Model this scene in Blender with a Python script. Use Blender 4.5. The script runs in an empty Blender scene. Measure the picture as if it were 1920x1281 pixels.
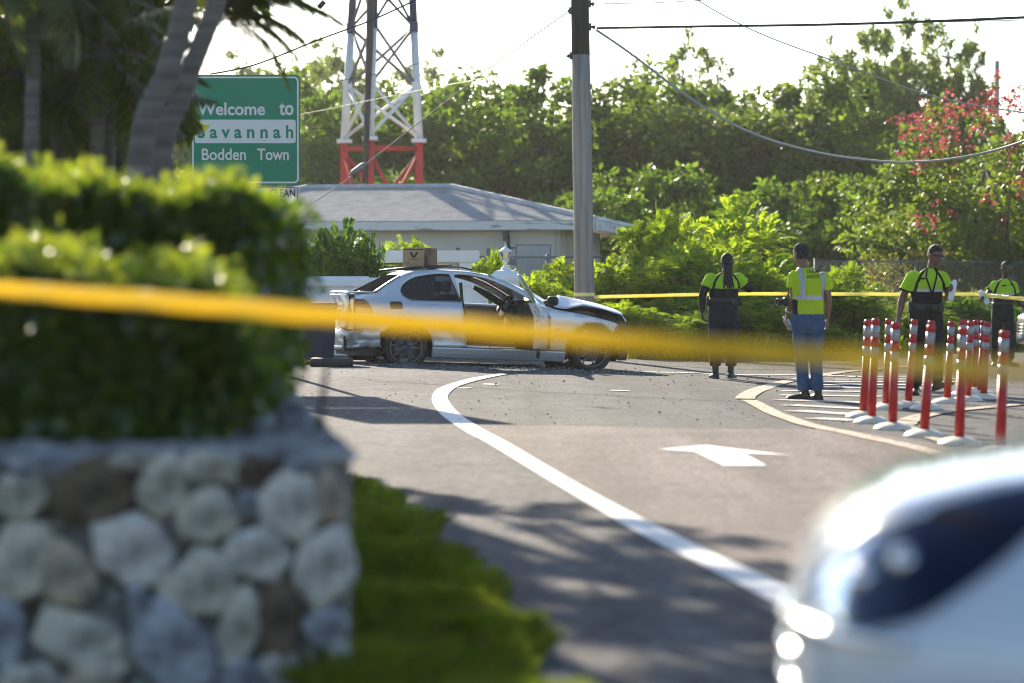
import bpy, bmesh, math, random
import numpy as np
from mathutils import Vector, Matrix
from mathutils.geometry import delaunay_2d_cdt
from mathutils.bvhtree import BVHTree

scene = bpy.context.scene
COL = scene.collection
R = math.radians
random.seed(7)
RNG = np.random.default_rng(7)

# ------------------------------------------------------------ camera
CAM_H = 1.2            # eye height of the crouching photographer
FPX = 5000.0           # focal length in pixels of the 1920 px frame
HOR = 549.0            # horizon line
cam = bpy.data.cameras.new('camera')
cam.sensor_width = 36.0
cam.lens = FPX / 1920 * 36.0
cam.clip_start = 0.1
cam.clip_end = 3000
cam.dof.use_dof = True
cam.dof.focus_distance = 36.8
cam.dof.aperture_fstop = 1.7
cam_o = bpy.data.objects.new('camera', cam)
COL.objects.link(cam_o)
cam_o.location = (0, 0, CAM_H)
cam_o.rotation_euler = (R(90) - math.atan((640.5 - HOR) / FPX), 0, 0)
scene.camera = cam_o

# ------------------------------------------------------------ sky, sun, exposure
SUN_AZ = R(17)         # left of straight ahead
SUN_EL = R(23)
world = bpy.data.worlds.new('World')
scene.world = world
world.use_nodes = True
wn = world.node_tree.nodes
wl = world.node_tree.links
bg = wn['Background']
sky = wn.new('ShaderNodeTexSky')
sky.sky_type = 'NISHITA'
sky.sun_disc = False
sky.sun_elevation = SUN_EL
sky.sun_rotation = -SUN_AZ
sky.air_density = 1.0
sky.dust_density = 0.7
sky.ozone_density = 2.5
wl.new(sky.outputs[0], bg.inputs[0])
bg.inputs[1].default_value = 0.095
sun = bpy.data.lights.new('sun', 'SUN')
sun.energy = 5.0
sun.angle = R(0.55)
sun.color = (1.0, 0.88, 0.70)
sun_o = bpy.data.objects.new('sun', sun)
COL.objects.link(sun_o)
SUN_DIR = Vector((-math.sin(SUN_AZ) * math.cos(SUN_EL), math.cos(SUN_AZ) * math.cos(SUN_EL), math.sin(SUN_EL)))
sun_o.rotation_euler = SUN_DIR.to_track_quat('Z', 'Y').to_euler()
sun_o.location = SUN_DIR * 200
scene.view_settings.view_transform = 'Standard'
scene.view_settings.look = 'None'
scene.view_settings.gamma = 1.0
scene.view_settings.exposure = 1.4
scene.view_settings.use_curve_mapping = False
scene.render.engine = 'CYCLES'
scene.cycles.use_denoising = True
scene.cycles.filter_width = 1.0
scene.cycles.max_bounces = 8
scene.cycles.transparent_max_bounces = 12
scene.cycles.sample_clamp_indirect = 6.0
scene.cycles.caustics_reflective = False
scene.cycles.caustics_refractive = False

# ------------------------------------------------------------ helpers
def ground_z(x, y):
    """height of the terrain: a shoulder that rises gently under the wrecked car"""
    t = min(max((y - 26.0) / 9.5, 0), 1); t = t * t * (3 - 2 * t)
    u = min(max((3.2 - x) / 4.9, 0), 1) ** 0.85
    return 0.205 * t * u

def at(px, py, d):
    """point seen at photo pixel (px, py), d metres away"""
    return Vector(((px - 960) * d / FPX, d, CAM_H - (py - HOR) * d / FPX))

def gnd(px, py):
    """point of the ground seen at photo pixel (px, py)"""
    z = 0.0
    for _ in range(30):
        d = FPX * (CAM_H - z) / (py - HOR)
        z = 0.5 * z + 0.5 * ground_z((px - 960) * d / FPX, d)
    d = FPX * (CAM_H - z) / (py - HOR)
    return Vector(((px - 960) * d / FPX, d, z))

def tag(o, label=None, cat=None, group=None, kind=None):
    if label: o['label'] = label
    if cat: o['category'] = cat
    if group: o['group'] = group
    if kind: o['kind'] = kind
    return o

def empty(name, loc=(0, 0, 0), rz=0.0, label=None, cat=None, group=None):
    o = bpy.data.objects.new(name, None)
    o.empty_display_size = 0.2
    COL.objects.link(o)
    o.location = loc
    o.rotation_euler = (0, 0, rz)
    return tag(o, label, cat, group)

def link(name, me, parent=None, loc=None):
    o = bpy.data.objects.new(name, me)
    COL.objects.link(o)
    if parent is not None: o.parent = parent
    if loc is not None: o.location = loc
    return o

def copy_tree(o, parent=None):
    c = o.copy(); COL.objects.link(c)
    c.parent = parent
    for ch in list(o.children): copy_tree(ch, c)
    return c

def np_mesh(name, v, f, mats, smooth=False, attr=None, midx=None):
    """mesh from numpy verts (N,3) and faces (M,k)"""
    me = bpy.data.meshes.new(name)
    v = np.asarray(v, np.float32); f = np.asarray(f, np.int32)
    k = f.shape[1]
    me.vertices.add(len(v)); me.vertices.foreach_set('co', v.ravel())
    me.loops.add(f.size); me.loops.foreach_set('vertex_index', f.ravel())
    me.polygons.add(len(f)); me.polygons.foreach_set('loop_start', np.arange(0, f.size, k, dtype=np.int32))
    if midx is not None: me.polygons.foreach_set('material_index', np.asarray(midx, np.int32))
    me.update(calc_edges=True)
    if smooth: me.polygons.foreach_set('use_smooth', np.ones(len(f), bool))
    if attr is not None:
        a = me.attributes.new('rnd', 'FLOAT', 'POINT')
        a.data.foreach_set('value', np.asarray(attr, np.float32))
    for m in (mats if isinstance(mats, (list, tuple)) else [mats]): me.materials.append(m)
    me.validate()
    return me

class MB:
    """collects simple shapes, then builds them as one mesh object"""
    def __init__(s): s.v = []; s.f = []; s.m = []; s.sm = []
    def add(s, vs, fs, mi=0, smooth=False):
        o = len(s.v); s.v += [tuple(p) for p in vs]
        for f in fs: s.f.append([i + o for i in f]); s.m.append(mi); s.sm.append(smooth)
        return s
    def box(s, c, d, mi=0, rot=None, bev=0.0):
        hx, hy, hz = d[0] / 2, d[1] / 2, d[2] / 2
        if bev <= 0:
            vs = [Vector((sx * hx, sy * hy, sz * hz)) for sx in (-1, 1) for sy in (-1, 1) for sz in (-1, 1)]
            fs = [(0, 1, 3, 2), (4, 6, 7, 5), (0, 4, 5, 1), (2, 3, 7, 6), (0, 2, 6, 4), (1, 5, 7, 3)]
        else:
            bm = bmesh.new(); bmesh.ops.create_cube(bm, size=1)
            for q in bm.verts: q.co = Vector((q.co.x * d[0], q.co.y * d[1], q.co.z * d[2]))
            bmesh.ops.bevel(bm, geom=bm.edges[:], offset=bev, segments=2, affect='EDGES', profile=0.5)
            bm.verts.index_update()
            vs = [q.co.copy() for q in bm.verts]; fs = [[q.index for q in f.verts] for f in bm.faces]; bm.free()
        if rot is not None: vs = [rot @ q for q in vs]
        c = Vector(c)
        return s.add([q + c for q in vs], fs, mi, bev > 0)
    def tube(s, pts, r, n=8, mi=0, cap=True, smooth=True, flat=None, up=None):
        """tube along pts; r a radius, a list, or a list of (rx, ry)"""
        pts = [Vector(p) for p in pts]; k = len(pts)
        if not isinstance(r, (list, tuple)): r = [r] * k
        u = None; rings = []
        for i, p in enumerate(pts):
            t = (pts[min(i + 1, k - 1)] - pts[max(i - 1, 0)]).normalized()
            if u is None:
                ref = Vector(up) if up is not None else (Vector((1, 0, 0)) if abs(t.x) < 0.9 else Vector((0, 1, 0)))
                u = (ref - t * ref.dot(t)).normalized()
            else:
                u = (u - t * u.dot(t)).normalized()
            w = t.cross(u)
            ri = r[i]; a, b = (ri if isinstance(ri, (list, tuple)) else (ri, ri))
            rings.append([p + u * a * math.cos(2 * math.pi * j / n) + w * b * math.sin(2 * math.pi * j / n) for j in range(n)])
        return s.loft(rings, mi, cap, smooth)
    def loft(s, rings, mi=0, cap=True, smooth=True, closed=True):
        n = len(rings[0]); vs = [q for ring in rings for q in ring]; fs = []
        for i in range(len(rings) - 1):
            for j in range(n if closed else n - 1):
                a = i * n + j; b = i * n + (j + 1) % n
                fs.append((a, b, b + n, a + n))
        if cap and closed:
            fs.append(tuple(range(n - 1, -1, -1))); o = (len(rings) - 1) * n
            fs.append(tuple(range(o, o + n)))
        return s.add(vs, fs, mi, smooth)
    def lathe(s, prof, n=16, c=(0, 0, 0), mi=0, smooth=True, sx=1, sy=1, axis='Z', cap=True):
        c = Vector(c); rings = []
        for (r, z) in prof:
            ring = []
            for j in range(n):
                a = 2 * math.pi * j / n
                p = Vector((r * math.cos(a) * sx, r * math.sin(a) * sy, z))
                if axis == 'Y': p = Vector((p.x, p.z, p.y))
                if axis == 'X': p = Vector((p.z, p.x, p.y))
                ring.append(p + c)
            rings.append(ring)
        return s.loft(rings, mi, cap, smooth)
    def prism(s, pts, off, mi=0, smooth=False):
        """flat polygon pts extruded by vector off"""
        off = Vector(off); pts = [Vector(p) for p in pts]; n = len(pts)
        vs = pts + [p + off for p in pts]
        fs = [tuple(range(n)), tuple(range(2 * n - 1, n - 1, -1))] + [(j, j + n, (j + 1) % n + n, (j + 1) % n) for j in range(n)]
        return s.add(vs, fs, mi, smooth)
    def sphere(s, c, r, n=12, mi=0, sc=(1, 1, 1)):
        c = Vector(c); rings = []
        m = max(5, n // 2 + 1)
        for i in range(m):
            a = math.pi * (0.02 + 0.96 * i / (m - 1))
            rings.append([c + Vector((r * sc[0] * math.sin(a) * math.cos(2 * math.pi * j / n), r * sc[1] * math.sin(a) * math.sin(2 * math.pi * j / n), -r * sc[2] * math.cos(a))) for j in range(n)])
        return s.loft(rings, mi, True, True)
    def mesh(s, name, mats):
        me = bpy.data.meshes.new(name)
        me.from_pydata([tuple(q) for q in s.v], [], s.f)
        me.update()
        me.polygons.foreach_set('material_index', np.array(s.m, np.int32))
        me.polygons.foreach_set('use_smooth', np.array(s.sm, bool))
        for m in (mats if isinstance(mats, (list, tuple)) else [mats]): me.materials.append(m)
        bm = bmesh.new(); bm.from_mesh(me)
        bmesh.ops.recalc_face_normals(bm, faces=bm.faces); bm.to_mesh(me); bm.free()
        return me
    def build(s, name, mats, parent=None, loc=None):
        return link(name, s.mesh(name, mats), parent, loc)

def autosmooth(o, deg=35):
    me = o.data
    me.polygons.foreach_set('use_smooth', np.ones(len(me.polygons), bool))
    bm = bmesh.new(); bm.from_mesh(me)
    for e in bm.edges:
        e.smooth = not (len(e.link_faces) == 2 and e.calc_face_angle(0) > R(deg))
    bm.to_mesh(me); bm.free()
    return o

def in_poly(x, y, poly):
    c = False; n = len(poly); j = n - 1
    for i in range(n):
        xi, yi = poly[i][0], poly[i][1]; xj, yj = poly[j][0], poly[j][1]
        if (yi > y) != (yj > y) and x < (xj - xi) * (y - yi) / (yj - yi + 1e-12) + xi: c = not c
        j = i
    return c

def in_poly_np(x, y, poly):
    c = np.zeros(len(x), bool); n = len(poly); j = n - 1
    for i in range(n):
        xi, yi = poly[i][0], poly[i][1]; xj, yj = poly[j][0], poly[j][1]
        m = ((yi > y) != (yj > y)) & (x < (xj - xi) * (y - yi) / (yj - yi + 1e-12) + xi)
        c ^= m; j = i
    return c

def resample(pts, step, close=True):
    out = []; n = len(pts)
    for i in range(n if close else n - 1):
        a = Vector(pts[i]); b = Vector(pts[(i + 1) % n]); k = max(1, int((b - a).length / step))
        for q in range(k): out.append(a.lerp(b, q / k))
    if not close: out.append(Vector(pts[-1]))
    return out

def catmull(pts, per=6, close=False):
    pts = [Vector(p) for p in pts]; n = len(pts); out = []
    for i in range(n if close else n - 1):
        if close: p0, p1, p2, p3 = pts[(i - 1) % n], pts[i], pts[(i + 1) % n], pts[(i + 2) % n]
        else: p0, p1, p2, p3 = pts[max(i - 1, 0)], pts[i], pts[i + 1], pts[min(i + 2, n - 1)]
        for q in range(per):
            t = q / per
            out.append(0.5 * ((2 * p1) + (p2 - p0) * t + (2 * p0 - 5 * p1 + 4 * p2 - p3) * t * t + (3 * p1 - p0 - 3 * p2 + p3) * t ** 3))
    if not close: out.append(pts[-1])
    return out

def fill2d(outline, step, holes=()):
    """triangulated 2D polygon with interior grid points -> (points, triangles)"""
    ob = resample([Vector((p[0], p[1])) for p in outline], step)
    loops = [ob] + [resample([Vector((p[0], p[1])) for p in h], step) for h in holes]
    pts = []; edges = []
    for lp in loops:
        o = len(pts); pts += lp; edges += [(o + i, o + (i + 1) % len(lp)) for i in range(len(lp))]
    bnd = np.array([(p.x, p.y) for p in pts])
    xs = [p.x for p in ob]; ys = [p.y for p in ob]
    gx = np.arange(min(xs) + step * .5, max(xs), step); gy = np.arange(min(ys) + step * .5, max(ys), step)
    if len(gx) and len(gy):
        X, Y = np.meshgrid(gx, gy); X = X.ravel(); Y = Y.ravel()
        k = in_poly_np(X, Y, ob)
        for h in loops[1:]: k &= ~in_poly_np(X, Y, h)
        X, Y = X[k], Y[k]
        if len(X):
            d = np.sqrt(((X[:, None] - bnd[None, :, 0]) ** 2 + (Y[:, None] - bnd[None, :, 1]) ** 2).min(1))
            for x, y in zip(X[d > step * .45], Y[d > step * .45]): pts.append(Vector((x, y)))
    res = delaunay_2d_cdt(pts, edges, [], 0, 1e-6)
    vo, fo = res[0], res[2]; tris = []
    for f in fo:
        cx = sum(vo[i].x for i in f) / len(f); cy = sum(vo[i].y for i in f) / len(f)
        if in_poly(cx, cy, ob) and not any(in_poly(cx, cy, h) for h in loops[1:]): tris.append(list(f))
    return [(p.x, p.y) for p in vo], tris

# ------------------------------------------------------------ materials
def nodes_of(name):
    m = bpy.data.materials.new(name); m.use_nodes = True
    nt = m.node_tree
    return m, nt, nt.nodes, nt.links, nt.nodes['Principled BSDF']

def setp(b, **k):
    for a, v in k.items():
        a = a.replace('_', ' ')
        if a in b.inputs: b.inputs[a].default_value = v

def rgba(c): return (c[0], c[1], c[2], 1)

def pmat(name, col, rough=0.6, metal=0.0, col2=None, scale=8.0, detail=4.0, bump=0.0, bscale=None, spec=0.5, lo=0.35, hi=0.65, coat=0.0, rvar=0.0, stretch=None):
    """principled material with two colours mixed by noise, and noise relief"""
    m, nt, N, L, b = nodes_of(name)
    setp(b, Roughness=rough, Metallic=metal, Specular_IOR_Level=spec, Coat_Weight=coat)
    b.inputs['Base Color'].default_value = rgba(col)
    tc = N.new('ShaderNodeTexCoord')
    src = tc.outputs['Object']
    if stretch:
        mp = N.new('ShaderNodeMapping'); mp.inputs['Scale'].default_value = stretch
        L.new(src, mp.inputs[0]); src = mp.outputs[0]
    if col2 is not None:
        nz = N.new('ShaderNodeTexNoise'); nz.inputs['Scale'].default_value = scale; nz.inputs['Detail'].default_value = detail
        L.new(src, nz.inputs['Vector'])
        rp = N.new('ShaderNodeValToRGB')
        rp.color_ramp.elements[0].position = lo; rp.color_ramp.elements[0].color = rgba(col)
        rp.color_ramp.elements[1].position = hi; rp.color_ramp.elements[1].color = rgba(col2)
        L.new(nz.outputs[0], rp.inputs[0]); L.new(rp.outputs[0], b.inputs['Base Color'])
        if rvar:
            mr = N.new('ShaderNodeMapRange'); mr.inputs[3].default_value = rough - rvar; mr.inputs[4].default_value = rough + rvar
            L.new(nz.outputs[0], mr.inputs[0]); L.new(mr.outputs[0], b.inputs['Roughness'])
    if bump:
        nb = N.new('ShaderNodeTexNoise'); nb.inputs['Scale'].default_value = bscale or scale * 4; nb.inputs['Detail'].default_value = 3
        L.new(src, nb.inputs['Vector'])
        bp = N.new('ShaderNodeBump'); bp.inputs['Strength'].default_value = min(1, bump * 10); bp.inputs['Distance'].default_value = bump * .1
        L.new(nb.outputs[0], bp.inputs['Height']); L.new(bp.outputs[0], b.inputs['Normal'])
    return m

def leafmat(name, c1, c2, trans=0.5, rough=0.4, tcol=None, spec=0.4):
    """leaf: two greens by per-leaf random value, light passing through"""
    m, nt, N, L, b = nodes_of(name)
    out = N['Material Output']
    at_ = N.new('ShaderNodeAttribute'); at_.attribute_name = 'rnd'
    rp = N.new('ShaderNodeValToRGB')
    rp.color_ramp.elements[0].color = rgba(c1); rp.color_ramp.elements[1].color = rgba(c2)
    L.new(at_.outputs['Fac'], rp.inputs[0]); L.new(rp.outputs[0], b.inputs['Base Color'])
    setp(b, Roughness=rough, Specular_IOR_Level=spec)
    tr = N.new('ShaderNodeBsdfTranslucent')
    if tcol:
        mx = N.new('ShaderNodeMix'); mx.data_type = 'RGBA'; mx.blend_type = 'MULTIPLY'; mx.inputs[0].default_value = 1
        L.new(rp.outputs[0], mx.inputs[6]); mx.inputs[7].default_value = rgba(tcol)
        L.new(mx.outputs[2], tr.inputs[0])
    else: L.new(rp.outputs[0], tr.inputs[0])
    ms = N.new('ShaderNodeMixShader'); ms.inputs[0].default_value = trans
    L.new(b.outputs[0], ms.inputs[1]); L.new(tr.outputs[0], ms.inputs[2]); L.new(ms.outputs[0], out.inputs[0])
    return m

def glassmat(name, col, alpha=0.35, rough=0.02, ior=1.5):
    """thin tinted pane: partly see-through, mirror-like on top"""
    m, nt, N, L, b = nodes_of(name)
    out = N['Material Output']
    tr = N.new('ShaderNodeBsdfTransparent'); tr.inputs[0].default_value = rgba(col)
    gl = N.new('ShaderNodeBsdfGlossy'); gl.inputs[0].default_value = (1, 1, 1, 1); gl.inputs['Roughness'].default_value = rough
    fr = N.new('ShaderNodeFresnel'); fr.inputs[0].default_value = ior
    ms = N.new('ShaderNodeMixShader')
    ad = N.new('ShaderNodeMath'); ad.operation = 'ADD'; ad.inputs[1].default_value = alpha * .2
    L.new(fr.outputs[0], ad.inputs[0]); L.new(ad.outputs[0], ms.inputs[0])
    L.new(tr.outputs[0], ms.inputs[1]); L.new(gl.outputs[0], ms.inputs[2]); L.new(ms.outputs[0], out.inputs[0])
    return m
# ============================================================ GROUND, ROAD, MARKINGS
def asphalt(name, c1, c2, c3, grain=30.0):
    m, nt, N, L, b = nodes_of(name)
    tc = N.new('ShaderNodeTexCoord')
    big = N.new('ShaderNodeTexNoise'); big.inputs['Scale'].default_value = 0.55; big.inputs['Detail'].default_value = 6; big.inputs['Roughness'].default_value = .62
    med = N.new('ShaderNodeTexNoise'); med.inputs['Scale'].default_value = 6; med.inputs['Detail'].default_value = 5
    vor = N.new('ShaderNodeTexVoronoi'); vor.inputs['Scale'].default_value = grain
    for n in (big, med, vor): L.new(tc.outputs['Object'], n.inputs['Vector'])
    r1 = N.new('ShaderNodeValToRGB'); r1.color_ramp.elements[0].color = rgba(c1); r1.color_ramp.elements[1].color = rgba(c2)
    r1.color_ramp.elements[0].position = .36; r1.color_ramp.elements[1].position = .64
    L.new(big.outputs[0], r1.inputs[0])
    mx = N.new('ShaderNodeMix'); mx.data_type = 'RGBA'; L.new(r1.outputs[0], mx.inputs[6]); mx.inputs[7].default_value = rgba(c3)
    r2 = N.new('ShaderNodeMapRange'); r2.inputs[1].default_value = .42; r2.inputs[2].default_value = .72; r2.inputs[4].default_value = .7
    L.new(med.outputs[0], r2.inputs[0]); L.new(r2.outputs[0], mx.inputs[0])
    mg = N.new('ShaderNodeMix'); mg.data_type = 'RGBA'; mg.blend_type = 'MULTIPLY'; mg.inputs[0].default_value = .75
    r3 = N.new('ShaderNodeValToRGB'); r3.color_ramp.elements[0].color = (.30, .30, .30, 1); r3.color_ramp.elements[1].color = (1.7, 1.68, 1.64, 1)
    L.new(vor.outputs['Color'], r3.inputs[0]); L.new(mx.outputs[2], mg.inputs[6]); L.new(r3.outputs[0], mg.inputs[7])
    # wheel tracks and stains drawn out along the road
    mp = N.new('ShaderNodeMapping'); mp.inputs['Scale'].default_value = (1.5, .10, 1); mp.inputs['Rotation'].default_value = (0, 0, R(-9)); L.new(tc.outputs['Object'], mp.inputs[0])
    st = N.new('ShaderNodeTexNoise'); st.inputs['Scale'].default_value = 1.0; st.inputs['Detail'].default_value = 5; L.new(mp.outputs[0], st.inputs['Vector'])
    sp_ = N.new('ShaderNodeTexNoise'); sp_.inputs['Scale'].default_value = 1.7; sp_.inputs['Detail'].default_value = 3; L.new(tc.outputs['Object'], sp_.inputs['Vector'])
    r4 = N.new('ShaderNodeMapRange'); r4.inputs[1].default_value = .35; r4.inputs[2].default_value = .65; r4.inputs[3].default_value = .72; r4.inputs[4].default_value = 1.14; L.new(st.outputs[0], r4.inputs[0])
    r5 = N.new('ShaderNodeMapRange'); r5.inputs[1].default_value = .62; r5.inputs[2].default_value = .70; r5.inputs[3].default_value = 1.0; r5.inputs[4].default_value = .62; L.new(sp_.outputs[0], r5.inputs[0])
    mu = N.new('ShaderNodeMath'); mu.operation = 'MULTIPLY'; L.new(r4.outputs[0], mu.inputs[0]); L.new(r5.outputs[0], mu.inputs[1])
    mw = N.new('ShaderNodeMix'); mw.data_type = 'RGBA'; mw.blend_type = 'MULTIPLY'; mw.inputs[0].default_value = 1
    L.new(mg.outputs[2], mw.inputs[6]); L.new(mu.outputs[0], mw.inputs[7])
    L.new(mw.outputs[2], b.inputs['Base Color'])
    setp(b, Roughness=.9, Specular_IOR_Level=.08)
    bp = N.new('ShaderNodeBump'); bp.inputs['Strength'].default_value = .55; bp.inputs['Distance'].default_value = .008
    L.new(vor.outputs['Distance'], bp.inputs['Height']); L.new(bp.outputs[0], b.inputs['Normal'])
    return m

def paint(name, col, under, wear=.5, scale=9):
    """road paint worn through to the asphalt in patches"""
    m, nt, N, L, b = nodes_of(name)
    tc = N.new('ShaderNodeTexCoord')
    n1 = N.new('ShaderNodeTexNoise'); n1.inputs['Scale'].default_value = scale; n1.inputs['Detail'].default_value = 7; n1.inputs['Roughness'].default_value = .7
    L.new(tc.outputs['Object'], n1.inputs['Vector'])
    rp = N.new('ShaderNodeValToRGB'); rp.color_ramp.elements[0].position = wear - .08; rp.color_ramp.elements[1].position = wear + .08
    rp.color_ramp.elements[0].color = rgba(under); rp.color_ramp.elements[1].color = rgba(col)
    L.new(n1.outputs[0], rp.inputs[0]); L.new(rp.outputs[0], b.inputs['Base Color'])
    setp(b, Roughness=.75, Specular_IOR_Level=.18)
    vor = N.new('ShaderNodeTexVoronoi'); vor.inputs['Scale'].default_value = 60; L.new(tc.outputs['Object'], vor.inputs['Vector'])
    bp = N.new('ShaderNodeBump'); bp.inputs['Strength'].default_value = .4; bp.inputs['Distance'].default_value = .006
    L.new(vor.outputs['Distance'], bp.inputs['Height']); L.new(bp.outputs[0], b.inputs['Normal'])
    return m

M_EARTH = pmat('earth_and_grass', (.09, .10, .035), .9, col2=(.16, .13, .07), scale=1.2, bump=.2, bscale=30)
M_ROAD = asphalt('road_asphalt', (.055, .056, .060), (.092, .092, .095), (.14, .138, .138))
M_SHOULDER = asphalt('shoulder_asphalt', (.072, .071, .077), (.115, .113, .119), (.155, .15, .15), grain=22)
M_LANE = asphalt('lane_asphalt', (.145, .122, .116), (.195, .167, .157), (.16, .145, .14), grain=34)
M_WHITE = paint('white_line_paint', (.72, .71, .69), (.22, .21, .20), .34, 9)
M_WORNW = paint('worn_white_paint', (.55, .53, .49), (.13, .125, .12), .46, 12)
M_YELL = paint('faded_yellow_paint', (.50, .40, .28), (.13, .12, .115), .47, 11)
M_GRIT = pmat('grit_stone', (.42, .40, .38), .9, col2=(.20, .19, .18), scale=20)

def axis(a, b, step, lo, hi):
    far = [lo, lo * .6, lo * .3, lo * .15] if lo < a * 2 or True else []
    s = sorted(set([lo, lo * .5, lo * .25] + list(np.round(np.arange(a, b + 1e-6, step), 3)) + [hi * .25, hi * .5, hi]))
    return s
gx = axis(-14, 14, .5, -600, 600); gx = [x for x in gx if x <= -14 and x in (-600, -300, -150) or -14 <= x <= 14 or x in (150, 300, 600)]
gy = [-300, -120, -40, -10] + list(np.arange(0, 62.01, .5)) + [80, 120, 250, 600, 1500]
gv = [(x, y, ground_z(x, y) - .012) for y in gy for x in gx]
nx = len(gx)
gf = [(j * nx + i, j * nx + i + 1, (j + 1) * nx + i + 1, (j + 1) * nx + i) for j in range(len(gy) - 1) for i in range(nx - 1)]
o = link('ground', np_mesh('ground', gv, gf, M_EARTH, True)); tag(o, kind='structure')

def sheet(name, outline, mat, lift, step=.45):
    p, t = fill2d(outline, step)
    o = link(name, np_mesh(name, [(x, y, ground_z(x, y) + lift) for x, y in p], t, mat, True))
    bm = bmesh.new(); bm.from_mesh(o.data)
    for f in bm.faces:
        if f.normal.z < 0: f.normal_flip()
    bm.to_mesh(o.data); bm.free()
    return tag(o, kind='structure')

def g2(px, py): v = gnd(px, py); return (v.x, v.y)

verge_edge = [g2(1015, 1281), g2(960, 1190), g2(905, 1110), g2(850, 1050), g2(780, 1000), g2(720, 950), g2(668, 908)]
wig = random.Random(3)
road_outline = [(.25, 3), (.22, -12), (60, -12), (60, 88), (22, 64), (11, 55.5), (7.2, 52), (4.5, 50), (3.2, 48), (2.2, 46.2), (1.3, 44.4), (.35, 43.2),
                (.3, 42.3), (-7, 42.3), (-7, 39.3), (-3.3, 38.2), (-3.0, 36.4), (-2.75, 33), (-2.3, 27), (-1.65, 21)] + verge_edge[::-1]
sheet('road', road_outline, M_ROAD, 0.0, .6)

# white edge line (outer and inner edge read off the photograph)
def zc(x, y): return (560 + x / 2.0426, 660 + y / 2.0426)
outer = [(780, 84), (700, 96), (640, 108), (570, 128), (525, 150), (510, 182), (522, 215), (562, 258), (640, 310), (720, 352), (900, 462), (1100, 582), (1300, 700), (1500, 802), (1700, 905), (1850, 985), (2050, 1090), (2300, 1220)]
inner = [(800, 88), (700, 108), (610, 135), (578, 160), (571, 182), (592, 216), (642, 260), (720, 308), (800, 350), (1000, 470), (1150, 556), (1300, 636), (1450, 710), (1600, 784), (1760, 855), (1900, 920), (2100, 1015), (2350, 1135)]
lo = [g2(*zc(*p)) for p in outer]; li = [g2(*zc(*p)) for p in inner]
lo = [(p.x, p.y) for p in catmull([Vector((a, b, 0)) for a, b in lo], 4)]; li = [(p.x, p.y) for p in catmull([Vector((a, b, 0)) for a, b in li], 4)]
# shoulder: worn asphalt left of the line; lane: paler resurfaced strip on the near side
lo_tail = (lo[-1][0] + .9, 3.0)
sh = [p for p in lo] + [lo_tail, (.25, 3)] + verge_edge + [(-1.65, 21), (-2.3, 27), (-2.75, 33), (-3.0, 36.4), (-3.25, 37.9), (-.6, 38.6)]
sheet('road_shoulder', sh, M_SHOULDER, .005, .45)
seam = [(862, 796), (960, 799), (1100, 801), (1250, 803), (1420, 806), (1560, 806), (1640, 815), (1760, 836), (1900, 862)]
sm = [g2(a + wig.uniform(-6, 6), b + wig.uniform(-1.6, 1.6)) for a, b in seam]
k = min(range(len(li)), key=lambda i: abs(li[i][1] - sm[0][1]))
lane = sm + [(5.2, 12), (5.0, 3)] + [(li[-1][0] + .8, 3.0)] + li[::-1][:len(li) - k]
sheet('road_lane', lane, M_LANE, .005, .45)
sheet('edge_line', lo + [(lo[-1][0] + .7, 4.5), (li[-1][0] + .6, 4.5)] + li[::-1], M_WHITE, .010, .25)

def stripe(pts, w):
    """closed outline of a stripe of width w along ground points"""
    pts = [Vector((p[0], p[1])) for p in pts]; a = []; b = []
    for i, p in enumerate(pts):
        t = (pts[min(i + 1, len(pts) - 1)] - pts[max(i - 1, 0)]).normalized(); n = Vector((-t.y, t.x))
        ww = w[i] if isinstance(w, (list, tuple)) else w
        a.append(p + n * ww / 2); b.append(p - n * ww / 2)
    return [(q.x, q.y) for q in a + b[::-1]]

def zm(x, y): return (1380 + x / 3.5556, 660 + y / 3.5556)
def smooth_ground(pp, per=4): return [(q.x, q.y) for q in catmull([Vector((*g2(*zm(*p)), 0)) for p in pp], per)]
up_b = smooth_ground([(62, 318), (75, 296), (150, 256), (280, 214), (420, 184), (560, 160), (720, 136), (900, 116), (1150, 98), (1500, 80), (1920, 66)])
lo_b = smooth_ground([(85, 326), (160, 362), (250, 410), (330, 440), (450, 482), (600, 518), (720, 540), (900, 580), (1100, 622), (1300, 668), (1500, 715), (1800, 790)])
sheet('median_line', stripe(up_b, .22), M_YELL, .011, .3)
sheet('median_line', stripe(lo_b, .17), M_YELL, .011, .3)
in_a = smooth_ground([(1125, 490), (1150, 464), (1260, 428), (1420, 400), (1600, 382), (1920, 352)])
in_b = smooth_ground([(1125, 492), (1170, 524), (1260, 560), (1360, 590), (1460, 622)])
sheet('median_line', stripe(in_a, .22), M_YELL, .0125, .3)
sheet('median_line', stripe(in_b, .16), M_YELL, .011, .3)
for (a, b, c, d) in [(310, 262, 880, 268), (290, 291, 980, 300), (285, 322, 960, 345), (345, 357, 900, 385), (390, 395, 860, 425), (515, 446, 830, 462),
                     (570, 238, 1250, 246), (570, 222, 1400, 222), (600, 204, 1500, 202), (650, 186, 1500, 184), (740, 168, 1500, 164)]:
    sheet('hatch_line', stripe([g2(*zm(a, b)), g2(*zm((a + c) / 2, (b + d) / 2)), g2(*zm(c, d))], .30 if b > 330 else .34), M_WORNW, .0085, .4)
sheet('stop_line', stripe([g2(1192, 698), g2(1300, 700), g2(1450, 703), g2(1640, 707)], .32), M_WORNW, .007, .4)
for (a, b, c, d) in [(905, 721, 935, 722), (1146, 733, 1180, 734), (862, 728, 880, 729)]:
    sheet('worn_mark', stripe([g2(a, b), g2(c, d)], .22), M_WORNW, .007, .4)
arrow = [g2(*p) for p in [(1233, 845), (1324, 837), (1480, 856), (1396, 853), (1438, 876), (1357, 876), (1303, 850)]]
sheet('lane_arrow', arrow, M_WHITE, .010, .3)

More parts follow.
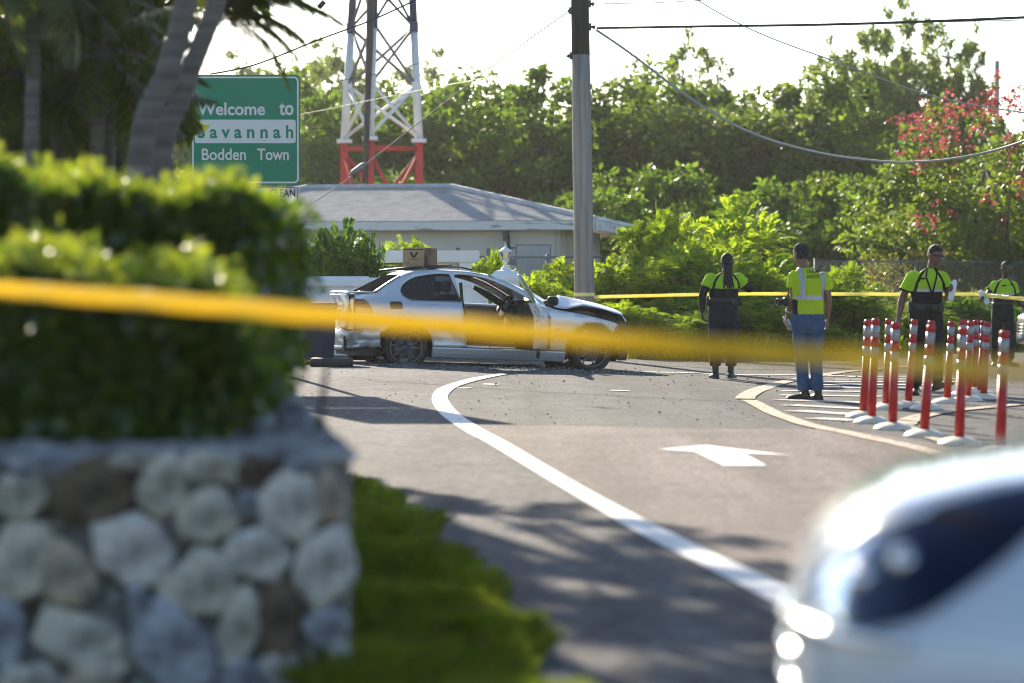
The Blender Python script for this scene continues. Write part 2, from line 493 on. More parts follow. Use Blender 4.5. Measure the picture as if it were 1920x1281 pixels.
# loose grit and glass crumbs on the shoulder
n = 1500
sx = RNG.uniform(-3.2, 7.5, n); sy = RNG.uniform(24, 44, n)
sx[:700] = RNG.normal(0.2, 1.5, 700); sy[:700] = RNG.normal(37.0, .7, 700)
k = in_poly_np(sx, sy, road_outline)
sx, sy = sx[k], sy[k]
rs = np.abs(RNG.normal(.004, .004, len(sx))) + .003
rs[:90] *= 1.6
vv = []; ff = []
base = np.array([(1, 0, 0), (-1, 0, 0), (0, 1, 0), (0, -1, 0), (0, 0, 1.), (0, 0, -.6)])
fb = np.array([(0, 2, 4), (2, 1, 4), (1, 3, 4), (3, 0, 4), (2, 0, 5), (1, 2, 5), (3, 1, 5), (0, 3, 5)])
for i in range(len(sx)):
    j = base * RNG.uniform(.6, 1.4, (6, 1)) * rs[i]
    a = RNG.uniform(0, 6.28); c, s_ = math.cos(a), math.sin(a)
    q = np.stack([j[:, 0] * c - j[:, 1] * s_, j[:, 0] * s_ + j[:, 1] * c, j[:, 2]], 1) + (sx[i], sy[i], ground_z(sx[i], sy[i]) + rs[i] * .4 + .008)
    vv.append(q); ff.append(fb + 6 * i)
o = link('grit', np_mesh('grit', np.concatenate(vv), np.concatenate(ff), M_GRIT))
tag(o, 'loose grit and crumbs scattered over the asphalt', 'grit', kind='stuff')
# ============================================================ BUILDINGS, WALLS, FENCES, TOWER, POLES
M_STUCCO = pmat('beige_stucco', (.60, .555, .51), .9, col2=(.53, .49, .45), scale=1.4, bump=.05, bscale=60)
M_WALLWHITE = pmat('white_masonry', (.84, .83, .82), .85, col2=(.74, .73, .71), scale=2.2, bump=.05, bscale=50)
M_FASCIA = pmat('weathered_white_board', (.66, .65, .63), .8, col2=(.30, .29, .28), scale=2.6, detail=8, lo=.56, hi=.66, stretch=(.6, 1, 4))
M_SHINGLE = pmat('grey_shingle', (.38, .38, .39), .9, col2=(.50, .50, .51), scale=3, bump=.1, bscale=60)
M_DARKMETAL = pmat('dark_metal', (.05, .05, .055), .5, .6)
M_GALV = pmat('galvanised_steel', (.22, .225, .23), .6, .5, col2=(.15, .15, .16), scale=20)
M_CABLE = pmat('black_cable', (.012, .012, .013), .6)
M_GREYCABLE = pmat('grey_cable', (.30, .29, .28), .5, .3)
M_REDPAINT = pmat('red_tower_paint', (.42, .035, .035), .85, col2=(.34, .05, .045), scale=5)
M_WHITEPAINT = pmat('white_tower_paint', (.66, .67, .69), .5, col2=(.58, .59, .60), scale=5)
M_TOWERDARK = pmat('tower_darkening', (.02, .03, .09), .5)  # bluish tone darkening high against the sky, put into the leg colour
M_GREYPANEL = pmat('pale_grey_panel', (.34, .38, .40), .55, col2=(.28, .31, .33), scale=2)
M_BLACKPLASTIC = pmat('black_plastic', (.016, .016, .018), .55, col2=(.03, .03, .03), scale=12)
M_NAVYPLASTIC = pmat('navy_plastic', (.012, .014, .04), .5, col2=(.02, .022, .05), scale=6)

# ---- single storey house with a hip roof
def world_pt(base, u, w, a, b, z): return Vector((base.x + u.x * a + w.x * b, base.y + u.y * a + w.y * b, z))
hb = Vector((1.86, 60.0, 0)); hu = Vector((-.9877, .1564, 0)); hw = Vector((.1564, .9877, 0))   # right front eave corner, along the front, into the depth
house = empty('house', hb, 0, 'low beige house with grey hip roof behind the wrecked car', 'house')
LEN, DEP, EZ, RZ = 10.6, 8.2, 2.82, 3.74
def hp(a, b, z): return world_pt(Vector((0, 0, 0)), hu, hw, a, b, z)
inset = .45
w = MB()
for (a0, b0, a1, b1) in [(inset + .5, inset, LEN - inset, inset), (inset + .5, inset, inset + .5, DEP - inset), (LEN - inset, inset, LEN - inset, DEP - inset), (inset + .5, DEP - inset, LEN - inset, DEP - inset)]:
    p, q = hp(a0, b0, 0), hp(a1, b1, 0); d = (q - p).normalized(); nn = Vector((-d.y, d.x, 0)) * .1
    w.prism([p - nn, q - nn, q + nn, p + nn], (0, 0, EZ - .12))
w.build('wall', M_STUCCO, house)
w = MB(); w.prism([hp(.25, 1.4, 0), hp(.97, 1.4, 0), hp(.97, 1.7, 0), hp(.25, 1.7, 0)], (0, 0, EZ - .14)); w.build('porch_pillar', M_STUCCO, house)
# roof planes carry their shingle courses as overlapping strips
ridge0, ridge1 = 4.05, 7.6
def course(quad, n, name, parent):
    a0, a1, b1, b0 = quad   # eave start, eave end, ridge end, ridge start
    nrm = (a1 - a0).cross(b0 - a0).normalized()
    if nrm.z < 0: nrm = -nrm
    for i in range(n):
        t0, t1 = i / n, min(1, (i + 1.12) / n)
        p, q, r_, s_ = a0.lerp(b0, t0), a1.lerp(b1, t0), a1.lerp(b1, t1), a0.lerp(b0, t1)
        up0, up1 = nrm * .026, nrm * .004
        MB().prism([p + up0, q + up0, r_ + up1, s_ + up1], -nrm * .012).build('shingle_course', M_SHINGLE, parent)
c00, c10, c11, c01 = hp(0, 0, EZ), hp(LEN, 0, EZ), hp(LEN, DEP, EZ), hp(0, DEP, EZ)
r0, r1 = hp(ridge0, DEP / 2, RZ), hp(ridge1, DEP / 2, RZ)
rb = MB(); rb.add([c00, c10, c11, c01, r0, r1], [(0, 1, 5, 4), (1, 2, 5), (2, 3, 4, 5), (3, 0, 4), (3, 2, 1, 0)])
roof = rb.build('roof', M_SHINGLE, house)
course((c00, c10, r1, r0), 26, 'shingle_course', roof)
course((c01, c00, r0, r0), 22, 'shingle_course', roof)
for (p, q) in ((c00, r0), (c01, r0), (r0, r1), (c10, r1)):
    n_ = 22 if (p - q).length > 4.5 else 12
    for i in range(n_):
        a, b_ = p.lerp(q, i / n_), p.lerp(q, (i + 1.06) / n_)
        MB().tube([a + Vector((0, 0, .03)), b_ + Vector((0, 0, .022))], (.09), 6, smooth=False).build('ridge_cap', M_FASCIA if q is r0 and p is c01 else M_SHINGLE, roof)
f = MB()
for (p, q, off) in ((c00, c10, -hw), (c00, c01, -hu), (c01, c11, hw), (c10, c11, hu)):
    f.prism([p + off * .02, q + off * .02, q + off * .05, p + off * .05], (0, 0, -.20))
f.build('fascia', M_FASCIA, house)
# wall bits: broken downpipe, window
pb = at(951, 455, 60.3) - hb
b_ = MB(); b_.tube([pb + Vector((0, 0, .25)), pb + Vector((.02, 0, 0)), pb + Vector((.06, 0, -.5))], .045, 6).box(pb + Vector((.10, 0, -.12)), (.3, .05, .04)).box(pb + Vector((-.03, 0, .15)), (.14, .06, .22))
b_.build('downpipe', M_DARKMETAL, house)
wb = at(1032, 452, 60.2) - hb

# ---- white boundary wall with cap, gate pillar and lantern
def cap_prof(p, q, wdt, z0, h, over=.05):
    d = (q - p).normalized(); n = Vector((-d.y, d.x, 0)); m = MB()
    ring = lambda c: [c - n * (wdt / 2 + over) + Vector((0, 0, z0)), c - n * (wdt / 2 + over) + Vector((0, 0, z0 + h * .6)), c - n * (wdt * .3) + Vector((0, 0, z0 + h)), c + n * (wdt * .3) + Vector((0, 0, z0 + h)), c + n * (wdt / 2 + over) + Vector((0, 0, z0 + h * .6)), c + n * (wdt / 2 + over) + Vector((0, 0, z0))]
    return m.loft([ring(p), ring(q)], smooth=False)
wl0, wl1 = Vector((-7.0, 42.4, 0)), Vector((-.38, 42.4, 0))
bw = empty('boundary_wall', (-3.7, 42.4, .2), 0, 'white rendered boundary wall with rounded coping behind the car boot', 'wall')
sh_ = Vector((-3.7, 42.4, .2))
m_ = MB(); m_.box(Vector(((wl0.x + wl1.x) / 2, 42.4, .68)) - sh_, (wl1.x - wl0.x, .2, 1.24)); m_.build('wall_body', M_WALLWHITE, bw)
segs = 7
for i in range(segs):
    a, b_ = wl0.lerp(wl1, i / segs), wl0.lerp(wl1, (i + .995) / segs)
    cap_prof(a - sh_, b_ - sh_, .2, 1.30, .15 + .012 * math.sin(i * 2.1)).build('coping_stone', M_WALLWHITE, bw)
pp = at(948, 520, 42.5)
gp = empty('gate_pillar', (pp.x, pp.y, .15), 0, 'white square gate pillar with pyramid cap under the lantern', 'pillar')
z = Vector((0, 0, -.15))
MB().box(Vector((0, 0, .62)), (.44, .44, 1.28)).build('shaft', M_WALLWHITE, gp)
zt = CAM_H - (527 - HOR) * 42.5 / FPX - .15
MB().loft([[Vector((sx * a, sy * a, zz)) for sx, sy in ((-1, -1), (1, -1), (1, 1), (-1, 1))] for a, zz in ((.27, zt), (.27, zt + .07), (.24, zt + .09), (.16, zt + .16), (.05, zt + .19))], smooth=False).build('pillar_cap', M_WALLWHITE, gp)
M_LANTW = pmat('white_lantern_paint', (.75, .75, .74), .45)
M_LANTG = glassmat('lantern_glass', (.85, .86, .84), 1.2, .15)
lz = CAM_H - (506 - HOR) * 42.5 / FPX
lp = empty('gate_lantern', (pp.x + 0.0, pp.y, lz), 0, 'small white carriage lantern standing on the gate pillar', 'lantern')
MB().lathe([(.075, -.02), (.075, .03), (.04, .05), (.028, .08), (.03, .12), (.055, .135), (.055, .15)], 12).build('base', M_LANTW, lp)
MB().lathe([(.05, .15), (.088, .28), (.09, .285)], 6, smooth=False).build('glass', M_LANTG, lp)
cg = MB()
for i in range(6):
    a = 2 * math.pi * i / 6; cg.tube([(math.cos(a) * .053, math.sin(a) * .053, .15), (math.cos(a) * .092, math.sin(a) * .092, .287)], .007, 5)
cg.build('cage', M_LANTW, lp)
MB().lathe([(.105, .285), (.11, .295), (.06, .33), (.03, .35), (.015, .37), (.02, .385), (.008, .40), (.006, .43)], 12).build('roof', M_LANTW, lp)

# ---- white open shelter behind the wall
s0 = at(690, 470, 50); s1 = at(898, 470, 50)
shl = empty('bin_shelter', (s1.x, 50, .2), 0, 'low white masonry shelter with flat beam roof behind the boundary wall', 'shelter')
L_ = s1.x - s0.x + 1.0; top = s0.z - .2
MB().box((-L_ / 2, .4, top - .11), (L_, 1.2, .22)).build('roof_slab', M_WALLWHITE, shl)
MB().box((-.22, -.05, (top - .222) / 2), (.30, .24, top - .222)).build('pillar', M_WALLWHITE, shl)
MB().box((-.62, .16, (top - .222) / 2), (.42, .2, top - .222)).build('pillar', M_WALLWHITE, shl)
MB().box((-L_ / 2 - .5, .18, (top - .33) / 2), (L_ - 1.0, .12, top - .33)).build('back_panel', M_WALLWHITE, shl)
for k_ in range(2): MB().box((-L_ / 2 - .5, .10, top - .245 - .065 * k_), (L_ - 1.0, .03, .03)).build('slat', M_DARKMETAL, shl)

# ---- chain link fences
def chain_fence(name, pts, z0, h, pitch, label, posts_every=2.4, rail=True, group=None):
    base = Vector((pts[0][0], pts[0][1], z0))
    fe = empty(name, base, 0, label, 'fence', group)
    mesh_v = []; mesh_f = []
    def strip(a, b, wdt):
        o = len(mesh_v); n = Vector((0, 1, 0)); d = (b - a).normalized(); s_ = d.cross(n).normalized() * wdt
        for p in (a, b): mesh_v.extend([p + s_ - n * wdt, p + s_ + n * wdt, p - s_ + n * wdt, p - s_ - n * wdt])
        for j in range(4): mesh_f.append((o + j, o + (j + 1) % 4, o + 4 + (j + 1) % 4, o + 4 + j))
    for i in range(len(pts) - 1):
        a, b = Vector((pts[i][0], pts[i][1], z0)) - base, Vector((pts[i + 1][0], pts[i + 1][1], z0)) - base
        ln = (b - a).length; d = (b - a) / ln; n = max(1, round(ln / posts_every))
        for k in range(n + (1 if i == len(pts) - 2 else 0)):
            p = a + d * ln * k / n
            MB().tube([p, p + Vector((0, 0, h + .06))], .03, 8).build('post', M_GALV, fe)
        if rail: MB().tube([a + Vector((0, 0, h)), b + Vector((0, 0, h))], .022, 6).build('top_rail', M_GALV, fe)
        MB().tube([a + Vector((0, .0, h * .52)), b + Vector((0, 0, h * .52))], .008, 5).build('tension_wire', M_GALV, fe)
        m = int((ln + h) / pitch)
        for k in range(m):
            x0 = k * pitch
            t0, t1 = max(0, x0 - h), min(ln, x0)
            if t1 > t0:
                strip(a + d * t0 + Vector((0, 0, x0 - t0)), a + d * t1 + Vector((0, 0, x0 - t1)), .0028)
                strip(a + d * t0 + Vector((0, 0, h - (x0 - t0))), a + d * t1 + Vector((0, 0, h - (x0 - t1))), .0028)
    me = bpy.data.meshes.new('chain_link'); me.from_pydata([tuple(q) for q in mesh_v], [], mesh_f); me.materials.append(M_GALV)
    tag(link('chain_link', me, fe), kind='stuff')
    return fe
p0 = at(880, 482, 54); p1 = at(1210, 482, 54)
chain_fence('chain_link_fence', [(p0.x - .4, 54), (p1.x, 54.4)], .05, p0.z - .05, .09, 'galvanised chain link fence in front of the beige house wall')
q0 = at(1400, 487, 61); 
chain_fence('chain_link_fence', [(7.0, 61.6), (14.5, 65)], 0, 1.93, .10, 'long chain link fence below the dark wood, vines hanging on it', 2.6)
# pale panel gate in the fence, timber rails by the house
gpn = at(1000, 520, 55.2)
gt = empty('panel_gate', (gpn.x, 55.2, .05), 0, 'pale grey sheet metal gate panel behind the chain link', 'gate')
zt = at(1000, 461, 55.2).z - .05
MB().box((0, 0, zt / 2), (.68, .03, zt)).build('panel', M_GREYPANEL, gt)
fr = MB(); fr.box((-.355, 0, zt / 2), (.03, .05, zt + .02)).box((.355, 0, zt / 2), (.03, .05, zt + .02)).box((0, 0, zt + .018), (.74, .05, .03)); fr.build('frame', M_GALV, gt)
rl = empty('timber_rail_fence', at(925, 520, 56.5) * 1, 0, 'low dark timber rail fence left of the pale gate panel', 'fence')
rl.location.z = .05
for zz in (.80, 1.12, 1.55, 1.80): MB().box((0, 0, zz), (1.6, .05, .14 if zz > 1.5 else .10)).build('rail', pmat('grey_timber', (.13, .125, .125), .9, col2=(.20, .19, .19), scale=6, stretch=(1, 6, 6)) if zz == .80 else bpy.data.materials['grey_timber'], rl)
for xx in (-.75, -.1, .55): MB().box((xx, .06, 1.05), (.09, .08, 2.1)).build('post', bpy.data.materials['grey_timber'], rl)

# ---- lattice tower, three legs
TD = 72.0
tb = at(716, 349, TD)
tower = empty('lattice_tower', (tb.x, TD, 0), 0, 'red and white lattice mast behind the house roof', 'tower')
def tw(px, py, d): return at(px, py, d) - Vector((tb.x, TD, 0))
zs = tw(716, 268, TD).z; ZT = 17.0
legs = {'l': (646, 662, TD + .3), 'm': (694, 702, TD - 1.1), 'r': (786, 774, TD)}
def legpt(k, z):
    p0 = tw(legs[k][0], 268, legs[k][2]); p1 = tw(legs[k][1], 0, legs[k][2])
    if z <= zs: return Vector((p0.x, p0.y, z))
    t = (z - zs) / (p1.z - zs); return Vector((p0.x + (p1.x - p0.x) * t, p0.y + (p1.y - p0.y) * t, z))
ztowerdark = tw(716, 62, TD).z
for k in legs:
    MB().box(legpt(k, zs / 2), (.21, .21, zs)).build('lower_leg', M_REDPAINT, tower)
    MB().box(legpt(k, zs + .05), (.40, .40, .10), bev=.01).build('base_plate', M_WHITEPAINT, tower)
    MB().tube([legpt(k, zs + .1), legpt(k, ztowerdark)], [.115, .105], 10).build('upper_leg', M_WHITEPAINT, tower)
    MB().tube([legpt(k, ztowerdark), legpt(k, ZT)], [.105, .085], 10).build('upper_leg', M_TOWERDARK, tower)
lv = [zs + .15, tw(0, 162, TD).z, tw(0, 52, TD).z, tw(0, -70, TD).z, tw(0, -200, TD).z, ZT]
for (a, b) in (('l', 'm'), ('m', 'r'), ('r', 'l')):
    for i in range(len(lv) - 1):
        mt = M_WHITEPAINT if i < 1 else (M_GALV if i < 2 else M_TOWERDARK)
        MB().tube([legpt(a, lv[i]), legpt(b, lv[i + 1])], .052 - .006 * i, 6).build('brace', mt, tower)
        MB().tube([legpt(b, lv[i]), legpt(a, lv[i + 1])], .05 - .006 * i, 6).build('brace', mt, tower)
    MB().tube([legpt(a, zs - .16), legpt(b, zs - .16)], .06, 6).build('red_strut', M_REDPAINT, tower)
    MB().tube([legpt(a, 2.4), legpt(b, zs - .3)], .055, 6).build('red_brace', M_REDPAINT, tower)
    MB().tube([legpt(b, 2.4), legpt(a, zs - .3)], .055, 6).build('red_brace', M_REDPAINT, tower)
    MB().tube([legpt(a, .1), legpt(b, 2.4)], .055, 6).build('red_brace', M_REDPAINT, tower)
for k in legs:
    for z_ in lv[1:3]: MB().box(legpt(k, z_), (.24, .24, .3), bev=.03).build('gusset', M_WHITEPAINT if z_ < ztowerdark else M_TOWERDARK, tower)
cp = [tw(684, 349, TD - 1.35), tw(687, 268, TD - 1.35), tw(694, 60, TD - 1.35), tw(697, -120, TD - 1.35)]
MB().tube(cp, [.075, .075, .10, .12], 8).build('cable_bundle', M_CABLE, tower)

# ---- utility pole
M_POLE = pmat('weathered_pole', (.33, .30, .275), .92, col2=(.20, .18, .165), scale=14, detail=6, bump=.3, bscale=30, stretch=(1, 1, .05))
M_POLEDARK = pmat('pole_darkening', (.012, .012, .011), .85, col2=(.03, .032, .03), scale=14, bump=.2, bscale=30, stretch=(1, 1, .06))  # tone darkening towards the sky painted into the colour of the pole top
PD = 45.0
pb_ = at(1098, 560, PD); pb_.z = 0; pt_ = at(1087, 0, PD); tilt = (pt_.x - pb_.x) / pt_.z
pole = empty('utility_pole', (pb_.x, PD, 0), 0, 'grey weathered timber utility pole with darkening painted on its top behind the crushed bonnet', 'pole')
zpoledark = at(0, 104, PD).z
def pax(z): return Vector((tilt * z, 0, z))
def prad(z): return .176 - .0042 * z
zz = [0, .8, 1.6, 2.4, 3.2, 4.0, 4.6, zpoledark]
rr = random.Random(2)
MB().tube([pax(z) for z in zz], [prad(z) + rr.uniform(-.003, .003) for z in zz], 20).build('shaft', M_POLE, pole)
MB().tube([pax(z) for z in (zpoledark, 5.6, 6.3, 7.2, 8.6, 10)], [prad(z) + .001 for z in (zpoledark, 5.6, 6.3, 7.2, 8.6, 10)], 20).build('darkened_top', M_POLEDARK, pole)
def fit(px, py, name='bracket'):
    q = at(px, py, PD) - Vector((pb_.x, PD, 0)); c = pax(q.z); s = 1 if q.x > c.x else -1
    e = c + Vector((s * (prad(q.z) - .01), -.02, 0))
    m = MB(); m.tube([e, q], .022, 6).sphere(q, .035, 8); m.box(e + Vector((s * .02, 0, 0)), (.05, .08, .12)); m.build(name, M_DARKMETAL, pole)
for p in ((1111, 9), (1067, 22), (1113, 52), (1066, 106)): fit(*p)
MB().tube([pax(1.17) + Vector((0, 0, -.03)), pax(1.17) + Vector((0, 0, .03))], prad(1.2) + .006, 20, cap=False).build('tape_wrap', pmat('pale_yellow_tape', (.80, .72, .22), .5), pole)

# far pole over the trees
fp = at(1868, 175, 120)
o = MB().tube([(fp.x, 120, 0), (fp.x, 120, at(0, 115, 120).z)], [.16, .11], 10).build('far_pole', M_POLE, None)
tag(o, 'thin distant utility pole rising above the red flowering tree', 'pole')

# ---- wires
def wire(name, a, b, sag, r, mat, label, n=28, group='overhead wires'):
    pts = []
    for i in range(n + 1):
        t = i / n; p = a.lerp(b, t); p.z -= sag * 4 * t * (1 - t); pts.append(p)
    o = MB().tube([p - a for p in pts], r, 6).build(name, mat, None, a)
    tag(o, label, 'cable', group); return o
def wire_px(name, pts, r, mat, label, group='overhead wires'):
    P = catmull([at(*p) for p in pts], 8); a = P[0]
    o = MB().tube([p - a for p in P], r, 6).build(name, mat, None, a)
    tag(o, label, 'cable', group); return o
wire_px('thick_cable', [(1119, 54, 45), (1300, 51, 44), (1600, 46, 42.5), (1960, 32, 41), (2400, 8, 39)], .023, M_CABLE, 'thick black cable running level from pole to upper right')
wire_px('thin_wire', [(1460, 50, 45), (1700, 44, 43.5), (1960, 38, 42)], .007, M_CABLE, 'thin wire hanging just below the thick black cable')
wire_px('drooping_cable', [(1117, 57, 45), (1180, 100, 44.3), (1290, 182, 43.3), (1400, 246, 42.3), (1520, 284, 41.2), (1640, 302, 40.2), (1720, 304, 39.5), (1800, 296, 38.8), (1880, 278, 38.2), (1990, 238, 37)], .020, M_GREYCABLE, 'drooping twisted grey cable sagging low across the trees')
wire_px('service_wire', [(1280, -30, 46), (1308, 2, 46), (1420, 62, 45), (1570, 118, 44), (1760, 184, 43), (1960, 218, 42)], .011, M_GREYCABLE, 'slack grey service wire slanting down to the right edge')
wire_px('thin_wire', [(1111, 9, 45), (1150, 8, 45), (1240, 6, 45), (1420, -4, 45)], .008, M_CABLE, 'thin wire leaving the pole top at the upper frame edge')
wire_px('thin_wire', [(1066, 106, 45), (960, 138, 50), (820, 164, 58), (690, 190, 62), (560, 216, 66), (400, 240, 70)], .008, M_CABLE, 'thin wire from the pole falling left across the tower')
wire_px('thin_wire', [(1105, 104, 45), (1400, 110, 52), (1700, 116, 60), (1960, 116, 64)], .006, M_CABLE, 'faint level wire right of the pole before the tall tree')
wire_px('guy_wire', [(1067, 22, 45), (960, 98, 45.2), (830, 196, 45.5), (688, 307, 46), (640, 345, 46), (560, 398, 46.3), (480, 450, 46.5)], .009, M_GALV, 'steel guy wire sloping from pole across tower and roof')
wire_px('black_wire', [(395, 140, 42), (480, 122, 42), (600, 75, 42), (700, 38, 42), (800, -8, 42)], .014, M_CABLE, 'black wire rising from sign past the tower top')
wire_px('thin_wire', [(545, 70, 40), (575, 42, 40), (596, 18, 40), (620, -12, 40)], .005, M_CABLE, 'short thin wire carrying the black cable damper')
wire_px('thin_wire', [(563, 166, 60), (640, 152, 60), (740, 132, 60), (860, 98, 60), (1000, 60, 60)], .007, M_CABLE, 'fine wire crossing the upper tower bracing')
g0 = at(655, 329, 45.97); g1 = at(690, 305, 45.97)
o = MB().tube([Vector(), (g1 - g0) * .2, (g1 - g0) * .75, g1 - g0], [.012, .05, .055, .012], 10).build('guy_grip', M_GALV, None, g0)
tag(o, 'pale grey spindle grip on the guy wire before the tower', 'cable grip')
g0 = at(598, 16, 40); g1 = at(609, 4, 40)
o = MB().tube([Vector(), (g1 - g0)], .04, 10).build('cable_damper', M_CABLE, None, g0)
tag(o, 'small black cylinder clamped on a wire near top left', 'cable damper')

# ---- navy bin and rubber block left of the car
bn = empty('wheelie_bin', gnd(596, 683), R(8), 'navy plastic bin half hidden by the hedge beside the car', 'bin')
MB().loft([[Vector((sx * a, sy * a * 1.1, zz)) for sx, sy in ((-1, -1), (1, -1), (1, 1), (-1, 1))] for a, zz in ((.20, .06), (.215, .3), (.235, .75), (.245, .76), (.245, .80))], smooth=False).build('body', M_NAVYPLASTIC, bn)
MB().box((0, 0, .83), (.52, .56, .05), bev=.015).build('lid', M_NAVYPLASTIC, bn)
for s in (-1, 1): MB().lathe([(.02, -.03), (.1, -.03), (.1, .03), (.02, .03)], 14, (s * .2, .2, .1), axis='X').build('wheel', M_BLACKPLASTIC, bn)
rbp = gnd(622, 688)
o = MB().box((0, 0, .06), (.56, .34, .12), bev=.02).build('rubber_block', M_BLACKPLASTIC, None, rbp); tag(o, 'flat black rubber block on the ground by the navy bin', 'block')
# ============================================================ VEGETATION
L_WOOD = leafmat('wood_leaf', (.055, .10, .022), (.14, .22, .045), .5, .5, (1.55, 1.6, .5), .15)
L_WOOD2 = leafmat('pale_wood_leaf', (.07, .11, .028), (.17, .23, .06), .5, .5, (1.5, 1.5, .5), .15)
L_BUSH = leafmat('bush_leaf', (.10, .18, .022), (.26, .36, .055), .55, .6, (1.8, 1.65, .5), .08)
L_DARKBUSH = leafmat('dark_bush_leaf', (.03, .08, .015), (.08, .16, .03), .45, .5, (1.8, 1.7, .5), .15)
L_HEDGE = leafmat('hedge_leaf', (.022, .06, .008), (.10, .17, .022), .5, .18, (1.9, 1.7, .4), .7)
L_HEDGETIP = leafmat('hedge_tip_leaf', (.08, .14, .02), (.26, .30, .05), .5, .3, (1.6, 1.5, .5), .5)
L_PALM = leafmat('palm_leaf', (.02, .045, .01), (.09, .12, .022), .45, .3, (1.9, 1.7, .4), .4)
L_RED = leafmat('red_flower', (.26, .045, .05), (.42, .10, .11), .5, .5)
L_VINE = leafmat('vine_leaf', (.07, .085, .02), (.22, .20, .06), .5, .5, (1.5, 1.4, .6))
L_GRASS = leafmat('grass_blade', (.15, .23, .03), (.38, .46, .075), .5, .5, (1.6, 1.5, .45))
L_DRYGRASS = leafmat('dry_grass_blade', (.16, .19, .04), (.36, .34, .12), .5, .6, (1.3, 1.2, .6))
M_BARK = pmat('bark', (.10, .08, .065), .95, col2=(.055, .045, .038), scale=10, bump=.3, bscale=25, stretch=(1, 1, .25))
M_PALMBARK = pmat('palm_bark', (.17, .15, .14), .9, col2=(.09, .08, .075), scale=5, bump=.3, bscale=9, stretch=(.3, .3, 3))

def unit(v): return v / (np.linalg.norm(v, axis=1, keepdims=True) + 1e-9)

def leaf_quads(c, d, n, ln, wd, rg, fold=.18):
    """rhombic leaves: base c, direction d, normal n, length ln, width wd (arrays)"""
    s = unit(np.cross(d, n)); ln = ln[:, None]; wd = wd[:, None]; n = unit(np.cross(s, d))
    a = c; b = c + d * ln * .45 + s * wd * .5 + n * wd * fold; t = c + d * ln - n * ln * .08; e = c + d * ln * .45 - s * wd * .5 + n * wd * fold
    v = np.stack([a, b, t, e], 1).reshape(-1, 3)
    f = np.arange(len(c) * 4).reshape(-1, 4)
    return v, f, np.repeat(rg.random(len(c)), 4)

def cloud(rg, centers, radii, per, size, asp=.6, flat=.75, up=.35):
    """leaves scattered in blobs"""
    V = []; F = []; A = []; o = 0
    k = np.repeat(np.arange(len(centers)), per)
    g = unit(rg.normal(size=(len(k), 3))) * (rg.random((len(k), 1)) ** .45)
    g[:, 2] *= flat
    c = centers[k] + g * radii[k][:, None]
    d = unit(g + rg.normal(size=g.shape) * .6 + np.array([0, 0, -.15]))
    n = unit(rg.normal(size=g.shape) + np.array([0, 0, up * 3]))
    ln = size * rg.uniform(.6, 1.35, len(k))
    v, f, a = leaf_quads(c, d, n, ln, ln * asp, rg)
    # clump tint: same clump leans to the same tone
    tint = rg.random(len(centers))[k]
    return v, f, np.clip(a * .6 + np.repeat(tint, 4) * .4, 0, 1)

def limb_mesh(name, rg, trunk, centers, r0, k=14, low=None):
    m = MB(); m.tube(trunk, [r0 * (1 - .75 * i / (len(trunk) - 1)) for i in range(len(trunk))], 8)
    idx = rg.permutation(len(centers))[:k]
    for i in idx:
        e = Vector(centers[i]); t = trunk[rg.integers(low or max(1, len(trunk) // 3), len(trunk))]
        mid = t.lerp(e, .5) + Vector(rg.normal(size=3) * .15) + Vector((0, 0, -.1))
        m.tube([t, mid, e], [r0 * .38, r0 * .22, r0 * .06], 5)
    return m.mesh(name, M_BARK)

def tree_meshes(seed, h, rx, base=.12, clumps=90, per=150, size=.2, mat=None, lean=0.0, airy=False, low=None):
    """trunk mesh and crown mesh for a tree of height h, crown radius rx"""
    rg = np.random.default_rng(seed)
    zc = h * (.55 + base * .3); rz = h * (.5 - base * .28)
    g = unit(rg.normal(size=(clumps, 3))) * (rg.random((clumps, 1)) ** (.4 if not airy else .33))
    lob = 1 + .28 * np.sin(g[:, :1] * 5 + seed) * np.cos(g[:, 2:] * 4 + seed * 2) + rg.normal(size=(clumps, 1)) * .09
    c = g * lob * np.array([rx, rx, rz]) + np.array([lean, 0, zc])
    c[:, 2] = np.maximum(c[:, 2], h * base)
    rad = rg.uniform(.35, .75, clumps) * rx * (.34 if not airy else .17)
    v, f, a = cloud(rg, c, rad, per, size)
    k_ = h / np.percentile(v[:, 2], 99.3); v[:, 2] *= k_; c[:, 2] *= k_
    tr = [Vector((0, 0, 0)), Vector((lean * .2, .05, h * .25)), Vector((lean * .5, -.05, h * .5)), Vector((lean * .9, 0, h * .75))]
    return limb_mesh('trunk', rg, tr, c, .035 * h ** .9, 14, low), np_mesh('crown', v, f, mat or L_WOOD, attr=a)

def plant_tree(name, meshes, loc, rz, sc, label, cat='tree', group=None, scz=None):
    e = empty(name, loc, rz, label, cat, group); e.scale = (sc, sc, scz or sc)
    link('trunk', meshes[0], e); link('crown', meshes[1], e)
    return e

T = [tree_meshes(11, 7.0, 2.7, .04, 100, 150, .21, L_WOOD), tree_meshes(12, 7.0, 3.0, .03, 110, 140, .23, L_WOOD2),
     tree_meshes(13, 7.0, 2.4, .05, 90, 160, .20, L_WOOD), tree_meshes(14, 9.0, 2.6, .30, 300, 46, .21, L_WOOD2, .5, True),
     tree_meshes(15, 4.0, 2.2, .02, 80, 130, .20, L_WOOD)]
